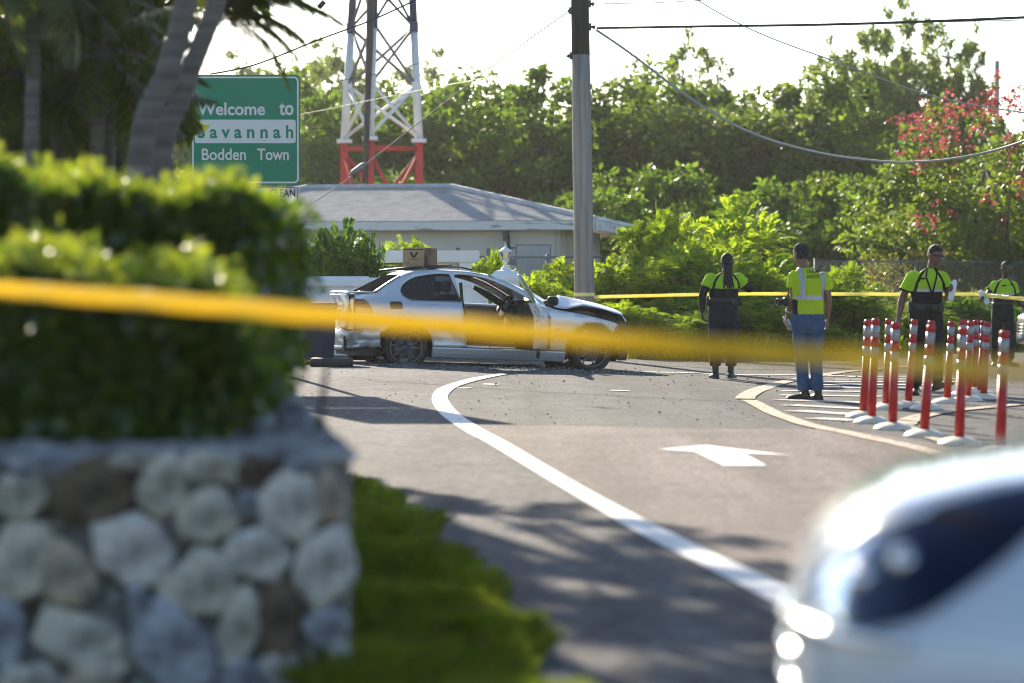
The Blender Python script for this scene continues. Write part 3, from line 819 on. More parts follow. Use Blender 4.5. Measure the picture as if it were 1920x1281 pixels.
# front rank of the wood: (photo x, photo y of the top, distance, prototype, width factor, label)
ranks = [
 (575, 168, 92, 1, 1.0, 'pale round-topped tree of the wood right behind the welcome sign'),
 (625, 205, 88, 0, 1.0, 'leafy tree of the wood seen through the left side of the mast'),
 (740, 215, 90, 2, 1.0, 'leafy tree of the wood seen between the mast legs'),
 (835, 180, 90, 0, 1.15, 'bright tree of the wood just right of the mast'),
 (930, 176, 94, 1, 1.1, 'wide leafy tree of the wood midway between mast and pole'),
 (1030, 160, 88, 2, 1.2, 'dense tree of the wood immediately left of the utility pole'),
 (1150, 172, 90, 0, 1.15, 'dense tree of the wood immediately right of the utility pole'),
 (1245, 158, 88, 1, 1.1, 'broad tree of the wood under the dark tall crown'),
 (1350, 205, 94, 2, 1.0, 'lower tree of the wood in the dip of the skyline'),
 (1440, 178, 90, 0, 1.1, 'leafy tree of the wood left below the tallest crown'),
 (1545, 160, 88, 1, 1.15, 'pale leafy tree of the wood below the tallest crown'),
 (1650, 185, 92, 2, 1.1, 'leafy tree of the wood left of the red blossoms'),
 (520, 175, 96, 2, 1.0, 'tree of the wood hidden mostly behind the welcome sign'),
 (430, 165, 98, 0, 1.0, 'tree of the wood showing between palm trunk and sign'),
]
WG = 'front row of the wood'
for i, (px, py, d, k, wf, lab) in enumerate(ranks):
    b = at(px, 549, d); h = CAM_H + (HOR - py) * d / FPX; H0 = 7.0
    e = plant_tree('wood_tree', T[k], (b.x, d, 0), i * 1.7, h / H0 * wf, lab, 'tree', WG, h / H0 * 1.02)
back = [
 (585, 118, 135, 3, 'hazy far tree above the right corner of the welcome sign'),
 (650, 112, 130, 3, 'hazy far tree behind the upper left mast leg'),
 (790, 132, 128, 3, 'hazy far tree just right of the upper mast'),
 (1285, 92, 104, 3, 'dark tall tree rising alone above the wood in the middle'),
 (1215, 150, 106, 3, 'smaller dark crown beside the tall middle tree'),
 (1620, 62, 106, 3, 'left half of the tallest crown on the skyline'),
 (1720, 38, 108, 3, 'right half of the tallest crown on the skyline'),
 (1565, 110, 106, 3, 'low left shoulder of the tallest crown on the skyline'),
 (1805, 85, 108, 3, 'thin twiggy tree at the right end of the tallest crown'),
 (480, 130, 140, 3, 'hazy far tree behind the palm trunks'),
]
for i, (px, py, d, k, lab) in enumerate(back):
    b = at(px, 549, d); h = CAM_H + (HOR - py) * d / FPX
    s = h / 9.0
    plant_tree('tall_tree', T[k], (b.x, d, 0), i * 2.3 + .4, s * {3: .60, 4: .50, 5: .66, 6: .74, 7: .5, 8: .40}.get(i, .95), lab, 'tree', 'tall trees at the back of the wood', s)
# the depth of the wood behind the front row, one mass
rg = np.random.default_rng(77); nb_ = 420
cc = np.stack([rg.uniform(-24, 26, nb_), rg.uniform(99, 107, nb_), rg.uniform(.3, 6.6, nb_)], 1)
v, f, a = cloud(rg, cc, rg.uniform(.9, 1.5, nb_), 110, .26)
tag(link('deep_wood', np_mesh('deep_wood', v, f, L_WOOD, attr=a)), 'dark depth of the wood behind the front row of trees', 'wood', kind='stuff')
und = [(x, 72.5 + (i % 3) * 3.2) for i, x in enumerate(range(1130, 2000, 92))] + [(x, 80 + (i % 2) * 3) for i, x in enumerate(range(560, 1130, 95))]
names = ['leftmost', 'second', 'third', 'fourth', 'fifth', 'sixth', 'seventh', 'eighth', 'ninth', 'tenth']
for i, (px, d) in enumerate(und):
    b = at(px, 549, d)
    lab = ('understorey thicket right of the pole, %s from the pole' % names[i]) if i < 10 else ('understorey thicket behind the house, %s from the sign' % names[i - 10])
    plant_tree('thicket_tree', T[4], (b.x, d, 0), i * 1.3, 1.0 + .14 * math.sin(i * 2.2), lab, 'tree', 'understorey thickets of the wood', .95 + .2 * math.sin(i * 1.7))

# red flowering tree at the right edge
rg = np.random.default_rng(5)
tm = tree_meshes(31, 5.6, 3.1, .03, 110, 130, .17, L_WOOD2)
b = at(1850, 549, 66)
fl = plant_tree('flowering_tree', tm, (b.x, 66, 0), .4, 1.0, 'tree with scattered red blossoms at the right edge', 'tree')
cc = []
for (px, py, nn, rr_) in [(1750, 235, 40, .35), (1780, 255, 46, .45), (1740, 290, 30, .35), (1830, 235, 26, .3), (1880, 200, 40, .4), (1910, 185, 34, .35), (1870, 195, 30, .3), (1735, 315, 22, .25), (1725, 405, 12, .16), (1738, 425, 10, .15), (1850, 372, 8, .14), (1910, 340, 14, .18), (1770, 400, 10, .2), (1720, 240, 26, .35), (1690, 232, 12, .2), (1800, 210, 24, .4), (1765, 218, 24, .3), (1865, 420, 8, .2), (1890, 255, 12, .3)]:
    c = at(px, py, 63.2) - Vector((b.x, 66, 0))
    for _ in range(int(nn * .42)): cc.append(np.array(c) + rg.normal(size=3) * rr_ * np.array([1, .8, .7]))
cc = np.array(cc)
v, f, a = cloud(rg, cc, np.full(len(cc), .11), 7, .10, .9)
rot = -.4; cs, sn = math.cos(rot), math.sin(rot)
v = np.stack([v[:, 0] * cs - v[:, 1] * sn, v[:, 0] * sn + v[:, 1] * cs, v[:, 2]], 1)
link('blossom', np_mesh('blossom', v, f, L_RED, attr=a), fl)

# ---- bushes with feathery leaves
def sprays(rg, org, dirs, L, npair, lw, ll, droop=.5):
    """pinnate leaves: org (N,3), dirs (N,3), length L (N,)"""
    N = len(org); t = (np.arange(npair) + .8) / npair
    side = unit(np.cross(dirs, np.array([0, 0, 1.]) + rg.normal(size=dirs.shape) * .15))
    pos = org[:, None, :] + dirs[:, None, :] * (L[:, None] * t[None, :])[:, :, None]
    pos[:, :, 2] -= droop * L[:, None] * t[None, :] ** 2
    tang = dirs[:, None, :].repeat(npair, 1).copy(); tang[:, :, 2] -= 2 * droop * t[None, :] * .8; tang = tang / np.linalg.norm(tang, axis=2, keepdims=True)
    taper = np.sin(np.pi * (.18 + .75 * t))[None, :]
    V = []; F = []; A = []; o = 0
    for sg in (-1, 1):
        d = unit((side[:, None, :] * sg + tang * .55 + rg.normal(size=pos.shape) * .1).reshape(-1, 3))
        n = unit(np.cross(d, tang.reshape(-1, 3)) * sg + np.array([0, 0, .3]))
        ln = (ll * L[:, None] * taper * rg.uniform(.85, 1.15, (N, npair))).ravel()
        v, f, a = leaf_quads(pos.reshape(-1, 3), d, n, ln, ln * lw, rg, .1)
        a = a * .4 + np.repeat(np.repeat(rg.random(N), npair), 4) * .6 if False else a
        V.append(v); F.append(f + o); A.append(a); o += len(v)
    return np.concatenate(V), np.concatenate(F), np.concatenate(A)

def bush_meshes(seed, w, h, nspray=420, L=.42, mat=None, npair=8, lw=.42, ll=.33, depth=None):
    rg = np.random.default_rng(seed)
    depth = depth or w * .8
    nb = 12
    bc = np.stack([rg.uniform(-.36, .36, nb) * w, rg.uniform(-.36, .36, nb) * depth, rg.uniform(.35, .78, nb) * h], 1)
    k = rg.integers(0, nb, nspray)
    g = unit(rg.normal(size=(nspray, 3))) * (rg.random((nspray, 1)) ** .35)
    g[:, 2] = np.abs(g[:, 2]) * 1.0 - .25
    org = bc[k] + g * np.array([w * .24, depth * .24, h * .24])
    org[:, 2] = np.clip(org[:, 2], .05, None)
    dirs = unit(g * np.array([1, 1, .5]) + rg.normal(size=g.shape) * .35 + np.array([0, 0, .38]))
    v, f, a = sprays(rg, org, dirs, L * rg.uniform(.65, 1.25, nspray), npair, lw, ll, .45)
    m = MB()
    for i in range(nb):
        e = Vector(bc[i]); s = Vector((e.x * .25, e.y * .25, 0))
        m.tube([s, s.lerp(e, .5) + Vector((0, 0, .08 * h)), e], [.022, .015, .006], 5)
    for i in rg.permutation(nspray)[:60]:
        e = Vector(org[i]); m.tube([Vector(bc[k[i]]), e], [.007, .003], 4)
    return m.mesh('stem', M_BARK), np_mesh('foliage', v, f, mat or L_BUSH, attr=a)

B = [bush_meshes(41, 1.7, 1.5, 520, .40), bush_meshes(42, 1.5, 1.4, 460, .36, None, 9, .4, .3), bush_meshes(43, 1.8, 1.6, 560, .46, None, 8, .36, .36), bush_meshes(44, 1.3, 1.0, 420, .30, L_DARKBUSH, 6, .6, .42)]
def bush(name, k, px, py_top, d, w, label, group=None, zb=None, flat=1.0):
    b = at(px, 549, d); z0 = zb if zb is not None else ground_z(b.x, d) - .02
    h = CAM_H + (HOR - py_top) * d / FPX - z0
    e = empty(name, (b.x, d, z0), (px * .37) % 6.28, label, 'bush', group)
    W0 = [1.7, 1.5, 1.8, 1.3][k]; H0 = [1.5, 1.4, 1.6, 1.0][k]
    s = w * d / FPX / W0; e.scale = (s, s, h / H0 / 1.02)
    link('stem', B[k][0], e); link('foliage', B[k][1], e)
    return e
BG = 'roadside bushes beyond the far kerb'
for a in [
 ('roadside_bush', 0, 1220, 400, 53, 150, 'upright feathery bush whose tip stands left of the tall bush'),
 ('roadside_bush', 2, 1345, 385, 55, 240, 'tallest roadside bush, with drooping top, above the woman\'s head'),
 ('roadside_bush', 1, 1180, 470, 51, 170, 'bright bush just right of the utility pole'),
 ('roadside_bush', 0, 1275, 470, 51, 190, 'bright bush left of the woman at tape height'),
 ('roadside_bush', 2, 1400, 455, 52, 200, 'bright bush right of the woman, under the tallest bush'),
 ('roadside_bush', 1, 1055, 465, 50, 140, 'bright bush seen above the bonnet left of the pole'),
 ('roadside_bush', 0, 1010, 520, 46.5, 110, 'low bright bush right beside the white gate pillar'),
 ('roadside_bush', 1, 1240, 548, 49.5, 200, 'low bush under the tape left of the woman'),
 ('roadside_bush', 2, 1420, 545, 50.5, 190, 'low bush under the tape between woman and man in vest'),
 ('roadside_bush', 0, 1180, 570, 48, 130, 'low bush beside the crushed front of the car'),
 ('roadside_bush', 1, 1575, 478, 54, 100, 'small round bush standing right of the man in the vest'),
 ('roadside_bush', 0, 1600, 535, 53, 180, 'low bush behind the man in the vest'),
 ('roadside_bush', 2, 1490, 488, 54, 190, 'bush behind the head of the man in the vest'),
 ('roadside_bush', 1, 1680, 560, 54.5, 170, 'low bush left of the walking man'),
 ('roadside_bush', 3, 1800, 560, 56, 170, 'low dull bush between walking man and tape holder'),
 ('roadside_bush', 3, 1900, 575, 57, 170, 'low dull bush behind the tape holder'),
 ('roadside_bush', 0, 1310, 590, 47.6, 120, 'low pale bush at the kerb left of the woman\'s legs'),
 ('roadside_bush', 2, 1520, 600, 51.5, 150, 'low bush at the kerb behind the jeans'),
 ('roadside_bush', 1, 1110, 540, 48.5, 130, 'bush at the foot of the utility pole'),
 ('roadside_bush', 0, 1770, 600, 54.5, 150, 'low weed clump beyond the red posts'),
]: bush(*a, group=BG)
WB = 'bushes behind the white wall'
for a in [
 ('garden_bush', 3, 650, 428, 43.6, 130, 'dense dark bush above the white wall left of the box'),
 ('garden_bush', 3, 600, 445, 43.9, 110, 'dark bush at the hedge edge above the white wall'),
 ('garden_bush', 3, 700, 452, 43.8, 60, 'right flank of the dark bush above the wall'),
 ('garden_bush', 1, 775, 428, 52.5, 120, 'light green bush just above the cardboard box'),
 ('garden_bush', 0, 915, 475, 45, 70, 'bright bush between roof and gate lantern'),
 ('garden_bush', 1, 975, 488, 47, 90, 'bright bush just right of the gate lantern'),
]: bush(*a, group=WB)

# vine covered hedge bands along the right fence
def vine_band(name, a, b, z0, z1, n, size, mat, label, thick=.35, cat='hedge'):
    rg = np.random.default_rng(int(a[0] * 10) + n)
    t = rg.random(n); tt = t * 17
    z = z0 + (z1 + .12 * np.sin(tt * 2.3) + .07 * np.sin(tt * 6.1) - z0) * rg.random(n) ** .6
    c = np.stack([a[0] + (b[0] - a[0]) * t, a[1] + (b[1] - a[1]) * t + rg.normal(size=n) * thick * .5, z], 1) - np.array([a[0], a[1], 0])
    d = unit(rg.normal(size=(n, 3)) + np.array([0, -.3, -.4])); nn = unit(rg.normal(size=(n, 3)) + np.array([0, -.6, .5]))
    ln = size * rg.uniform(.6, 1.4, n)
    v, f, aa = leaf_quads(c, d, nn, ln, ln * .7, rg)
    o = link(name, np_mesh(name, v, f, mat, attr=aa), None, (a[0], a[1], 0)); tag(o, label, cat); return o
vine_band('vine_hedge', (9.3, 63.0), (14.5, 65.4), .9, 2.05, 9000, .085, L_VINE, 'straggling yellowish vine covering the fence top at right', .3)
vine_band('low_hedge', (4.6, 57.5), (14.0, 62.0), .0, 1.28, 16000, .08, L_WOOD2, 'long low dull hedge running behind the tape at right', .5)
vine_band('vine_tangle', (8.2, 62.4), (9.2, 63.0), .6, 1.95, 900, .08, L_VINE, 'thin vine tangle on the fence left of the walking man', .15, 'vine')

# ---- grass
def grass(name, poly, n, h, w, mat, label, clump=.0, lean=.5, seed=1):
    rg = np.random.default_rng(seed)
    xs = [p[0] for p in poly]; ys = [p[1] for p in poly]
    x = rg.uniform(min(xs), max(xs), n); y = rg.uniform(min(ys), max(ys), n)
    k = in_poly_np(x, y, poly); x, y = x[k], y[k]; n = len(x)
    z = np.array([ground_z(a, b) for a, b in zip(x, y)]) - .012
    hh = h * rg.uniform(.45, 1.2, n) * (1 + clump * np.sin(x * 5.1 + 1) * np.sin(y * 3.7))
    az = rg.uniform(0, 6.283, n); ln = rg.uniform(.1, 1, n) * lean
    d = np.stack([np.cos(az), np.sin(az), np.zeros(n)], 1); s = np.stack([-np.sin(az), np.cos(az), np.zeros(n)], 1)
    p = np.stack([x, y, z], 1); up = np.array([0, 0, 1.])
    mid = p + up * hh[:, None] * .55 + d * (hh * ln * .3)[:, None]; tip = p + up * (hh * (1 - .25 * ln))[:, None] + d * (hh * ln)[:, None]
    ww = w * rg.uniform(.7, 1.3, n)[:, None]
    v = np.stack([p - s * ww, p + s * ww, mid + s * ww * .7, tip, mid - s * ww * .7], 1).reshape(-1, 3)
    f = np.arange(5 * n).reshape(-1, 5)
    o = link(name, np_mesh(name, v, f, mat, attr=np.repeat(rg.random(n), 5))); tag(o, label, 'grass', kind='stuff'); return o
near_poly = [(-.60, 6.8), (-.60, 8.4), (-.62, 9.0), (-.80, 10.5), (-1.0, 12.3), (-1.25, 14.5), (-1.30, 17.0)] + [(p[0] + wig.uniform(-.02, .04), p[1]) for p in verge_edge[::-1]] + [(.2, 7.0)]
grass('grass_verge', near_poly, 120000, .095, .004, L_GRASS, 'lush green grass verge beside the stone wall', .75, 1.1, 3)
grass('dry_blades', near_poly, 16000, .10, .0035, L_DRYGRASS, 'straw coloured dry blades among the grass verge', .6, 1.3, 13)
far_poly = [(1.0, 44.6), (2.2, 46.4), (3.2, 48.2), (4.5, 50.2), (7.2, 52.2), (11, 55.7), (14, 58), (14, 60), (7, 56), (3.5, 53), (1.6, 50), (.3, 46)]
grass('roadside_grass', far_poly, 26000, .30, .008, L_GRASS, 'tall weedy grass along the far road edge', .4, .8, 5)
edge_poly = [(1.2, 44.3), (2.3, 46.1), (3.2, 47.8), (4.5, 49.8), (7.2, 51.8), (11, 55.3), (14, 57.6), (14, 58.2), (10.8, 56.2), (7.1, 52.7), (4.3, 50.7), (2.9, 48.6), (1.8, 46.6), (1, 44.9)]
grass('roadside_grass', edge_poly, 14000, .12, .007, L_DRYGRASS, 'short yellowish grass fringe along the far kerb', .3, .8, 6)
tuft = [(-3.9, 36.2), (-2.95, 36.0), (-2.75, 36.9), (-3.0, 37.6), (-3.9, 37.4)]
grass('grass_tuft', tuft, 2500, .09, .006, L_DRYGRASS, 'small pale grass tuft by the navy bin', .2, .9, 7)

# ---- clipped hedge and shrub in the walled planter
def hedge_leaves(seed, fn, n, size):
    rg = np.random.default_rng(seed)
    c, nrm = fn(rg, n)
    d = unit(nrm * .5 + rg.normal(size=c.shape) * .7 + np.array([0, 0, .2])); nn = unit(nrm + rg.normal(size=c.shape) * .7)
    ln = size * rg.uniform(.6, 1.3, n)
    return leaf_quads(c, d, nn, ln, ln * .62, rg)
def box_shell(x0, x1, y0, y1, z0, zf, thick, lim=None):
    """points in the outer layer of a hedge block with top zf(x, y), normals outward"""
    def fn(rg, n):
        side = rg.choice(5, n, p=[.40, .22, .10, .20, .08])   # front, top, right, inner, back
        u = rg.random(n); v = rg.random(n); dep = np.abs(rg.normal(size=n)) * thick
        x = x0 + (x1 - x0) * u; y = y0 + (y1 - y0) * rg.random(n)
        zt = zf(x, y); z = z0 + (zt - z0) * v; nr = np.zeros((n, 3))
        bump = .07 * np.sin(x * 6.1 + z * 5) + .05 * np.sin(z * 9 + x * 3.3)
        m = side == 0; y[m] = y0 - bump[m] + dep[m]; nr[m] = (0, -1, 0)
        m = side == 1; z[m] = zt[m] - dep[m] * .7 + rg.normal(size=m.sum()) * .02; nr[m] = (0, 0, 1)
        m = side == 2; x[m] = x1 + bump[m] - dep[m]; nr[m] = (1, 0, 0)
        m = side == 4; y[m] = y1 + bump[m] - dep[m]; nr[m] = (0, 1, 0)
        m = side == 3; nr[m] = rg.normal(size=(m.sum(), 3))
        # round the right upper edge
        z = np.minimum(z, zf(x, y))
        if lim: x = np.where(x > np.interp(z, *lim), x0 + (x1 - x0) * rg.random(n) * .9, x); z = np.where(x > np.interp(z, *lim), zf(x, y) - np.abs(rg.normal(size=n)) * .05, z)
        return np.stack([x, y, z], 1), unit(nr + 1e-6)
    return fn
hx1 = at(492, 549, 10.0).x
def top_h(x, y): return 1.61 + .05 * np.sin(x * 5.3) + .035 * np.sin(x * 13.1 + y * 4) - .13 * np.clip((x - (hx1 - .6)) / .6, 0, 1) ** 1.6
he = empty('clipped_hedge', ((-3.2 + hx1) / 2, 10.3, .55), 0, 'tall clipped dark green hedge with sunlit top behind the stone wall', 'hedge')
hv, hf, ha = hedge_leaves(61, box_shell(-3.2, hx1, 9.95, 11.6, .45, top_h, .10, ([.72, .85, 1.08], [-1.25, -1.1, 0])), 60000, .055)
off = np.array([(-3.2 + hx1) / 2, 10.3, .55])
link('foliage', np_mesh('foliage', hv - off, hf, L_HEDGE, attr=ha), he)
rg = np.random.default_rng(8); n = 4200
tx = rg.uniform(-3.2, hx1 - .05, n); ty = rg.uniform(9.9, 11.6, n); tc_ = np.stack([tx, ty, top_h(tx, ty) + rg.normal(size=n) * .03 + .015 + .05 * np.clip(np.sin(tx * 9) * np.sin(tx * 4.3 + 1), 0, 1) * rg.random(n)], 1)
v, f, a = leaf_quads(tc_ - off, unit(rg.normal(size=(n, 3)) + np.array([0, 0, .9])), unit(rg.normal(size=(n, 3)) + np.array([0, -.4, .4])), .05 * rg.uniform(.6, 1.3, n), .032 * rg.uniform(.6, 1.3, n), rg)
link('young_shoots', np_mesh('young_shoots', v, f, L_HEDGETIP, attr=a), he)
m = MB()
for i in range(26):
    x = -3.1 + i * (hx1 + 3.0) / 26; m.tube([(x - off[0], 10.3 - off[1] + .3 * math.sin(i * 3), .02), (x - off[0] + .05 * math.sin(i), 10.3 - off[1], .8)], [.03, .012], 6)
m.build('stem', M_BARK, he)
sh_o = np.array([at(250, 549, 8.9).x, 8.9, .66])
sh = empty('planter_shrub', tuple(sh_o), 0, 'lower loose shrub with pale shoots just above the stone wall', 'bush')
def shrub_top(x, y): return 1.17 + .10 * np.sin(x * 4.0 + .8) + .05 * np.sin(x * 11) - .25 * np.clip((x - (-.95)) / .3, 0, 1) ** 1.5
v, f, a = hedge_leaves(62, box_shell(-2.3, -.80, 8.35, 9.35, .62, shrub_top, .11, ([.70, .98], [-1.0, -.6])), 15000, .052)
link('foliage', np_mesh('foliage', v - sh_o, f, L_HEDGE, attr=a), sh)
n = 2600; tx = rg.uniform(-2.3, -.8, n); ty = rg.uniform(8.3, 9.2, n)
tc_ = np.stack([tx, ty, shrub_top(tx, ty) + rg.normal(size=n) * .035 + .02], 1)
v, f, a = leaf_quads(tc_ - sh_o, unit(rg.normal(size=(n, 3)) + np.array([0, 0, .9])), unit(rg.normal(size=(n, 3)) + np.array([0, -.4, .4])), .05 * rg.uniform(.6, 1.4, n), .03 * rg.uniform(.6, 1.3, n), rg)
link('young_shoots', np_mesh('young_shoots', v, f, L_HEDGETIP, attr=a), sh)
m = MB()
for i in range(14): m.tube([(-.7 + i * .1, .1 * math.sin(i * 2), -.05), (-.7 + i * .1 + .06 * math.sin(i * 5), 0, .35)], [.018, .007], 5)
m.build('stem', M_BARK, sh)

# ---- palms
def frond_mesh(seed, L, arch, nleaf=40, ll=.46, lw=.042, droop=.55):
    rg = np.random.default_rng(seed)
    t = np.linspace(0, 1, 14)
    rach = np.stack([t * L * (1 - .18 * t * arch), np.zeros(14), L * (.42 * t - arch * .75 * t ** 2)], 1)
    m = MB(); m.tube([Vector(p) for p in rach], [.022 * (1 - .85 * i / 13) for i in range(14)], 5)
    r_me = m.mesh('rachis', M_PALMBARK)
    s = np.linspace(.14, .99, nleaf); P = np.stack([np.interp(s, t, rach[:, i]) for i in range(3)], 1)
    tg = unit(np.gradient(P, axis=0)); V = []; F = []; o = 0; A = []
    for sg in (-1, 1):
        side = np.array([0, sg, 0.])
        d = unit(side * 1.0 + tg * .75 + rg.normal(size=P.shape) * .09)
        ln = ll * np.sin(np.pi * (.2 + .72 * s)) * rg.uniform(.85, 1.1, nleaf)
        pts = [P]
        for q in (.4, .75, 1.0): pts.append(P + d * (ln * q)[:, None] - np.array([0, 0, 1.]) * (droop * ln * q ** 2)[:, None])
        up = unit(np.cross(tg, d)) 
        wv = unit(np.cross(d, np.array([0, 0, 1.]))) * lw
        ws = [.5, 1, .7, .05]
        for i in range(3):
            v = np.stack([pts[i] - wv * ws[i] / 2, pts[i] + wv * ws[i] / 2, pts[i + 1] + wv * ws[i + 1] / 2, pts[i + 1] - wv * ws[i + 1] / 2], 1).reshape(-1, 3)
            V.append(v); F.append(np.arange(len(v)).reshape(-1, 4) + o); o += len(v); A.append(np.repeat(rg.random(nleaf), 4))
    return r_me, np_mesh('leaflets', np.concatenate(V), np.concatenate(F), L_PALM, attr=np.concatenate(A))
FR = [frond_mesh(71, 2.0, .55), frond_mesh(72, 2.2, .9), frond_mesh(73, 1.7, .3), frond_mesh(74, 2.0, 1.2)]
def palm(pts, r, fronds, label, sc=1.0, cat='palm'):
    base = Vector(pts[0]); e = empty('palm_tree', base, 0, label, cat)
    P = catmull([Vector(p) - base for p in pts], 16)
    m = MB(); rr_ = []
    for i in range(len(P)): rr_.append(r * (1.12 - .3 * i / len(P)) * (1.025 if i % 2 else .985))
    m.tube(P, rr_, 12).build('trunk', M_PALMBARK, e)
    top = P[-1]
    for (k, az, el, s) in fronds:
        fo = link('frond', FR[k][0], e); fo.location = top; fo.rotation_euler = (0, -R(el), R(az)); fo.scale = (s * sc,) * 3
        lf = link('leaflets', FR[k][1], fo)
    return e
rf = random.Random(12)
def ring(n, e0, e1, s0=.9, s1=1.15): return [(rf.randrange(4), 360 * i / n + rf.uniform(-18, 18), rf.uniform(e0, e1), rf.uniform(s0, s1)) for i in range(n)]
g = at(262, 560, 15.0); palm([(g.x - .05, 15, 0), (at(262, 310, 15)), (at(318, 130, 15)), (at(350, 0, 15)), (at(366, -160, 15)), (at(380, -620, 15))], .066, ring(13, -10, 60), 'leaning smooth grey palm trunk standing just left of the sign')
g = at(335, 560, 16.2); palm([(g.x, 16.2, 0), at(306, 330, 16.2), at(338, 190, 16.2), at(402, 20, 16.2), at(442, -110, 16.2), at(520, -700, 16.2)], .062, ring(12, -10, 60), 'darker leaning palm trunk whose edge overlaps the green sign')
palm([(at(300, 560, 16.6).x, 16.6, 0), at(304, 330, 16.45), at(336, 190, 16.45), at(370, 105, 16.45), at(396, 52, 16.45)], .020,
     [(3, -4, 62, .46), (1, -10, 48, .44), (0, 4, 66, .36), (3, 8, 34, .44), (1, -16, 24, .36), (3, -20, 50, .42), (0, -2, 18, .32), (1, 2, 70, .44), (3, -12, 66, .40), (3, 14, 56, .44), (3, -5, 8, .34), (3, 4, -6, .33), (3, -9, 18, .35), (1, 6, 10, .30), (1, 0, 36, .40), (1, 200, 40, .28), (2, -60, 60, .26), (2, 60, 66, .3), (1, 190, -20, .3), (0, 150, 70, .3), (3, 100, 30, .3)], 'short young palm whose frond droops over the sign corner')
pos = [(35, 140, 17.5, 'lowest dark palm crown at the left edge'), (120, 20, 18.0, 'dark palm crown high above the middle of the hedge'), (190, 95, 17.2, 'dark palm crown just left of the leaning trunk'), (-50, 10, 17.0, 'dark palm crown cut by the left frame edge'),
       (70, -70, 16.6, 'topmost dark palm crown at the upper left'), (215, -10, 18.2, 'dark palm crown behind the top of the leaning trunk'), (100, 205, 18.6, 'low dark palm crown showing right above the hedge top'), (225, 190, 18.9, 'low dark palm crown between hedge and leaning trunk')]
for i, (px, py, d, lab) in enumerate(pos):
    b = at(px - 20, 549, d); t = at(px, py, d)
    palm([(b.x, d, 0), (b.x + (t.x - b.x) * .3, d, t.z * .5), tuple(t)], .05, ring(18, -65, 70, .34, .50), lab)
tt_ = tree_meshes(82, 7.6, 1.35, .52, 75, 50, .13, L_PALM, 0, True, 3)
for (x_, y_, lab) in ((-3.3, 23.5, 'tall tree whose high crown shades the verge, above the frame'),):
    plant_tree('tall_shade_tree', tt_, (x_, y_, 0), y_, 1.0, lab, 'tree')
dt = tree_meshes(81, 5.2, 1.0, .02, 90, 190, .13, L_PALM)
for i, (px, d, s) in enumerate([(50, 21.5, 1.0), (-70, 22, 1.0), (-200, 21, 1.05), (150, 22.6, .82)]):
    b = at(px, 549, d); plant_tree('dark_tree', dt, (b.x, d, 0), i * 1.9, s, ['dense dark tree filling the gap above the left hedge', 'dense dark tree at the left frame edge behind palms', 'dense dark tree mostly outside the left frame edge', 'lower dense dark tree behind the leaning palm trunk'][i], 'tree', 'dark trees behind the palms')
# ============================================================ STONE WALL, SIGN, POSTS, TAPES
M_MORTAR = pmat('mortar', (.25, .24, .225), .95, col2=(.16, .155, .15), scale=9, bump=.5, bscale=40)
M_CONC = pmat('rough_concrete', (.34, .33, .31), .95, col2=(.20, .195, .185), scale=6, bump=.5, bscale=25)
def stonemat(name, a, b): return pmat(name, a, .9, col2=tuple(x * .75 for x in b), scale=9, detail=7, bump=.6, bscale=22, lo=.42, hi=.66)
M_ST = [stonemat('pale_stone', (.62, .57, .47), (.32, .31, .27)), stonemat('white_stone', (.68, .64, .58), (.38, .36, .33)), stonemat('brown_stone', (.16, .115, .075), (.09, .065, .045)), stonemat('tan_stone', (.50, .40, .29), (.32, .27, .22)), stonemat('blue_grey_stone', (.40, .41, .45), (.20, .21, .23))]
WD = 8.0
wt = CAM_H - (852 - HOR) * WD / FPX; wx1 = at(655, 852, WD).x
wall = empty('stone_wall', (wx1, WD, 0), 0, 'low rubble stone planter wall at the near left corner', 'wall')
m = MB(); m.box((-1.6, .16, wt / 2 - .05), (3.2 - .03, .30, wt + .05)); m.build('mortar', M_MORTAR, wall)
RA = R(6.6); RM = Matrix.Rotation(RA, 4, 'Z')
m = MB(); m.box((-.16, 2.6, wt / 2 - .06), (.26, 4.55, wt + .04)); o_r = m.build('return_wall', M_MORTAR, wall); o_r.rotation_euler.z = RA
# concrete coping, uneven
def coping(x0, x1, y0, y1, z0, h, n, m_, seed):
    rg = np.random.default_rng(seed); a = []; nx_, ny_ = n, m_
    V = []; 
    for j in range(ny_ + 1):
        for i in range(nx_ + 1):
            ex = min(i, nx_ - i, j, ny_ - j)
            V.append((x0 + (x1 - x0) * i / nx_ + rg.normal() * .008, y0 + (y1 - y0) * j / ny_ + rg.normal() * .008, z0 + (h + rg.normal() * .014 if ex > 0 else h * .25)))
    F = [(j * (nx_ + 1) + i, j * (nx_ + 1) + i + 1, (j + 1) * (nx_ + 1) + i + 1, (j + 1) * (nx_ + 1) + i) for j in range(ny_) for i in range(nx_)]
    o = len(V); V += [(x0, y0, z0 - .05), (x1, y0, z0 - .05), (x1, y1, z0 - .05), (x0, y1, z0 - .05)]
    return V, F
V, F = coping(-3.2, .01, -.02, .36, wt - .03, .045, 70, 8, 1)
link('coping', np_mesh('coping', V, F, M_CONC, True), wall)
V, F = coping(-.32, .012, .365, 4.9, wt - .03, .05, 8, 90, 2)
o_r = link('coping', np_mesh('coping', V, F, M_CONC, True), wall); o_r.rotation_euler.z = RA
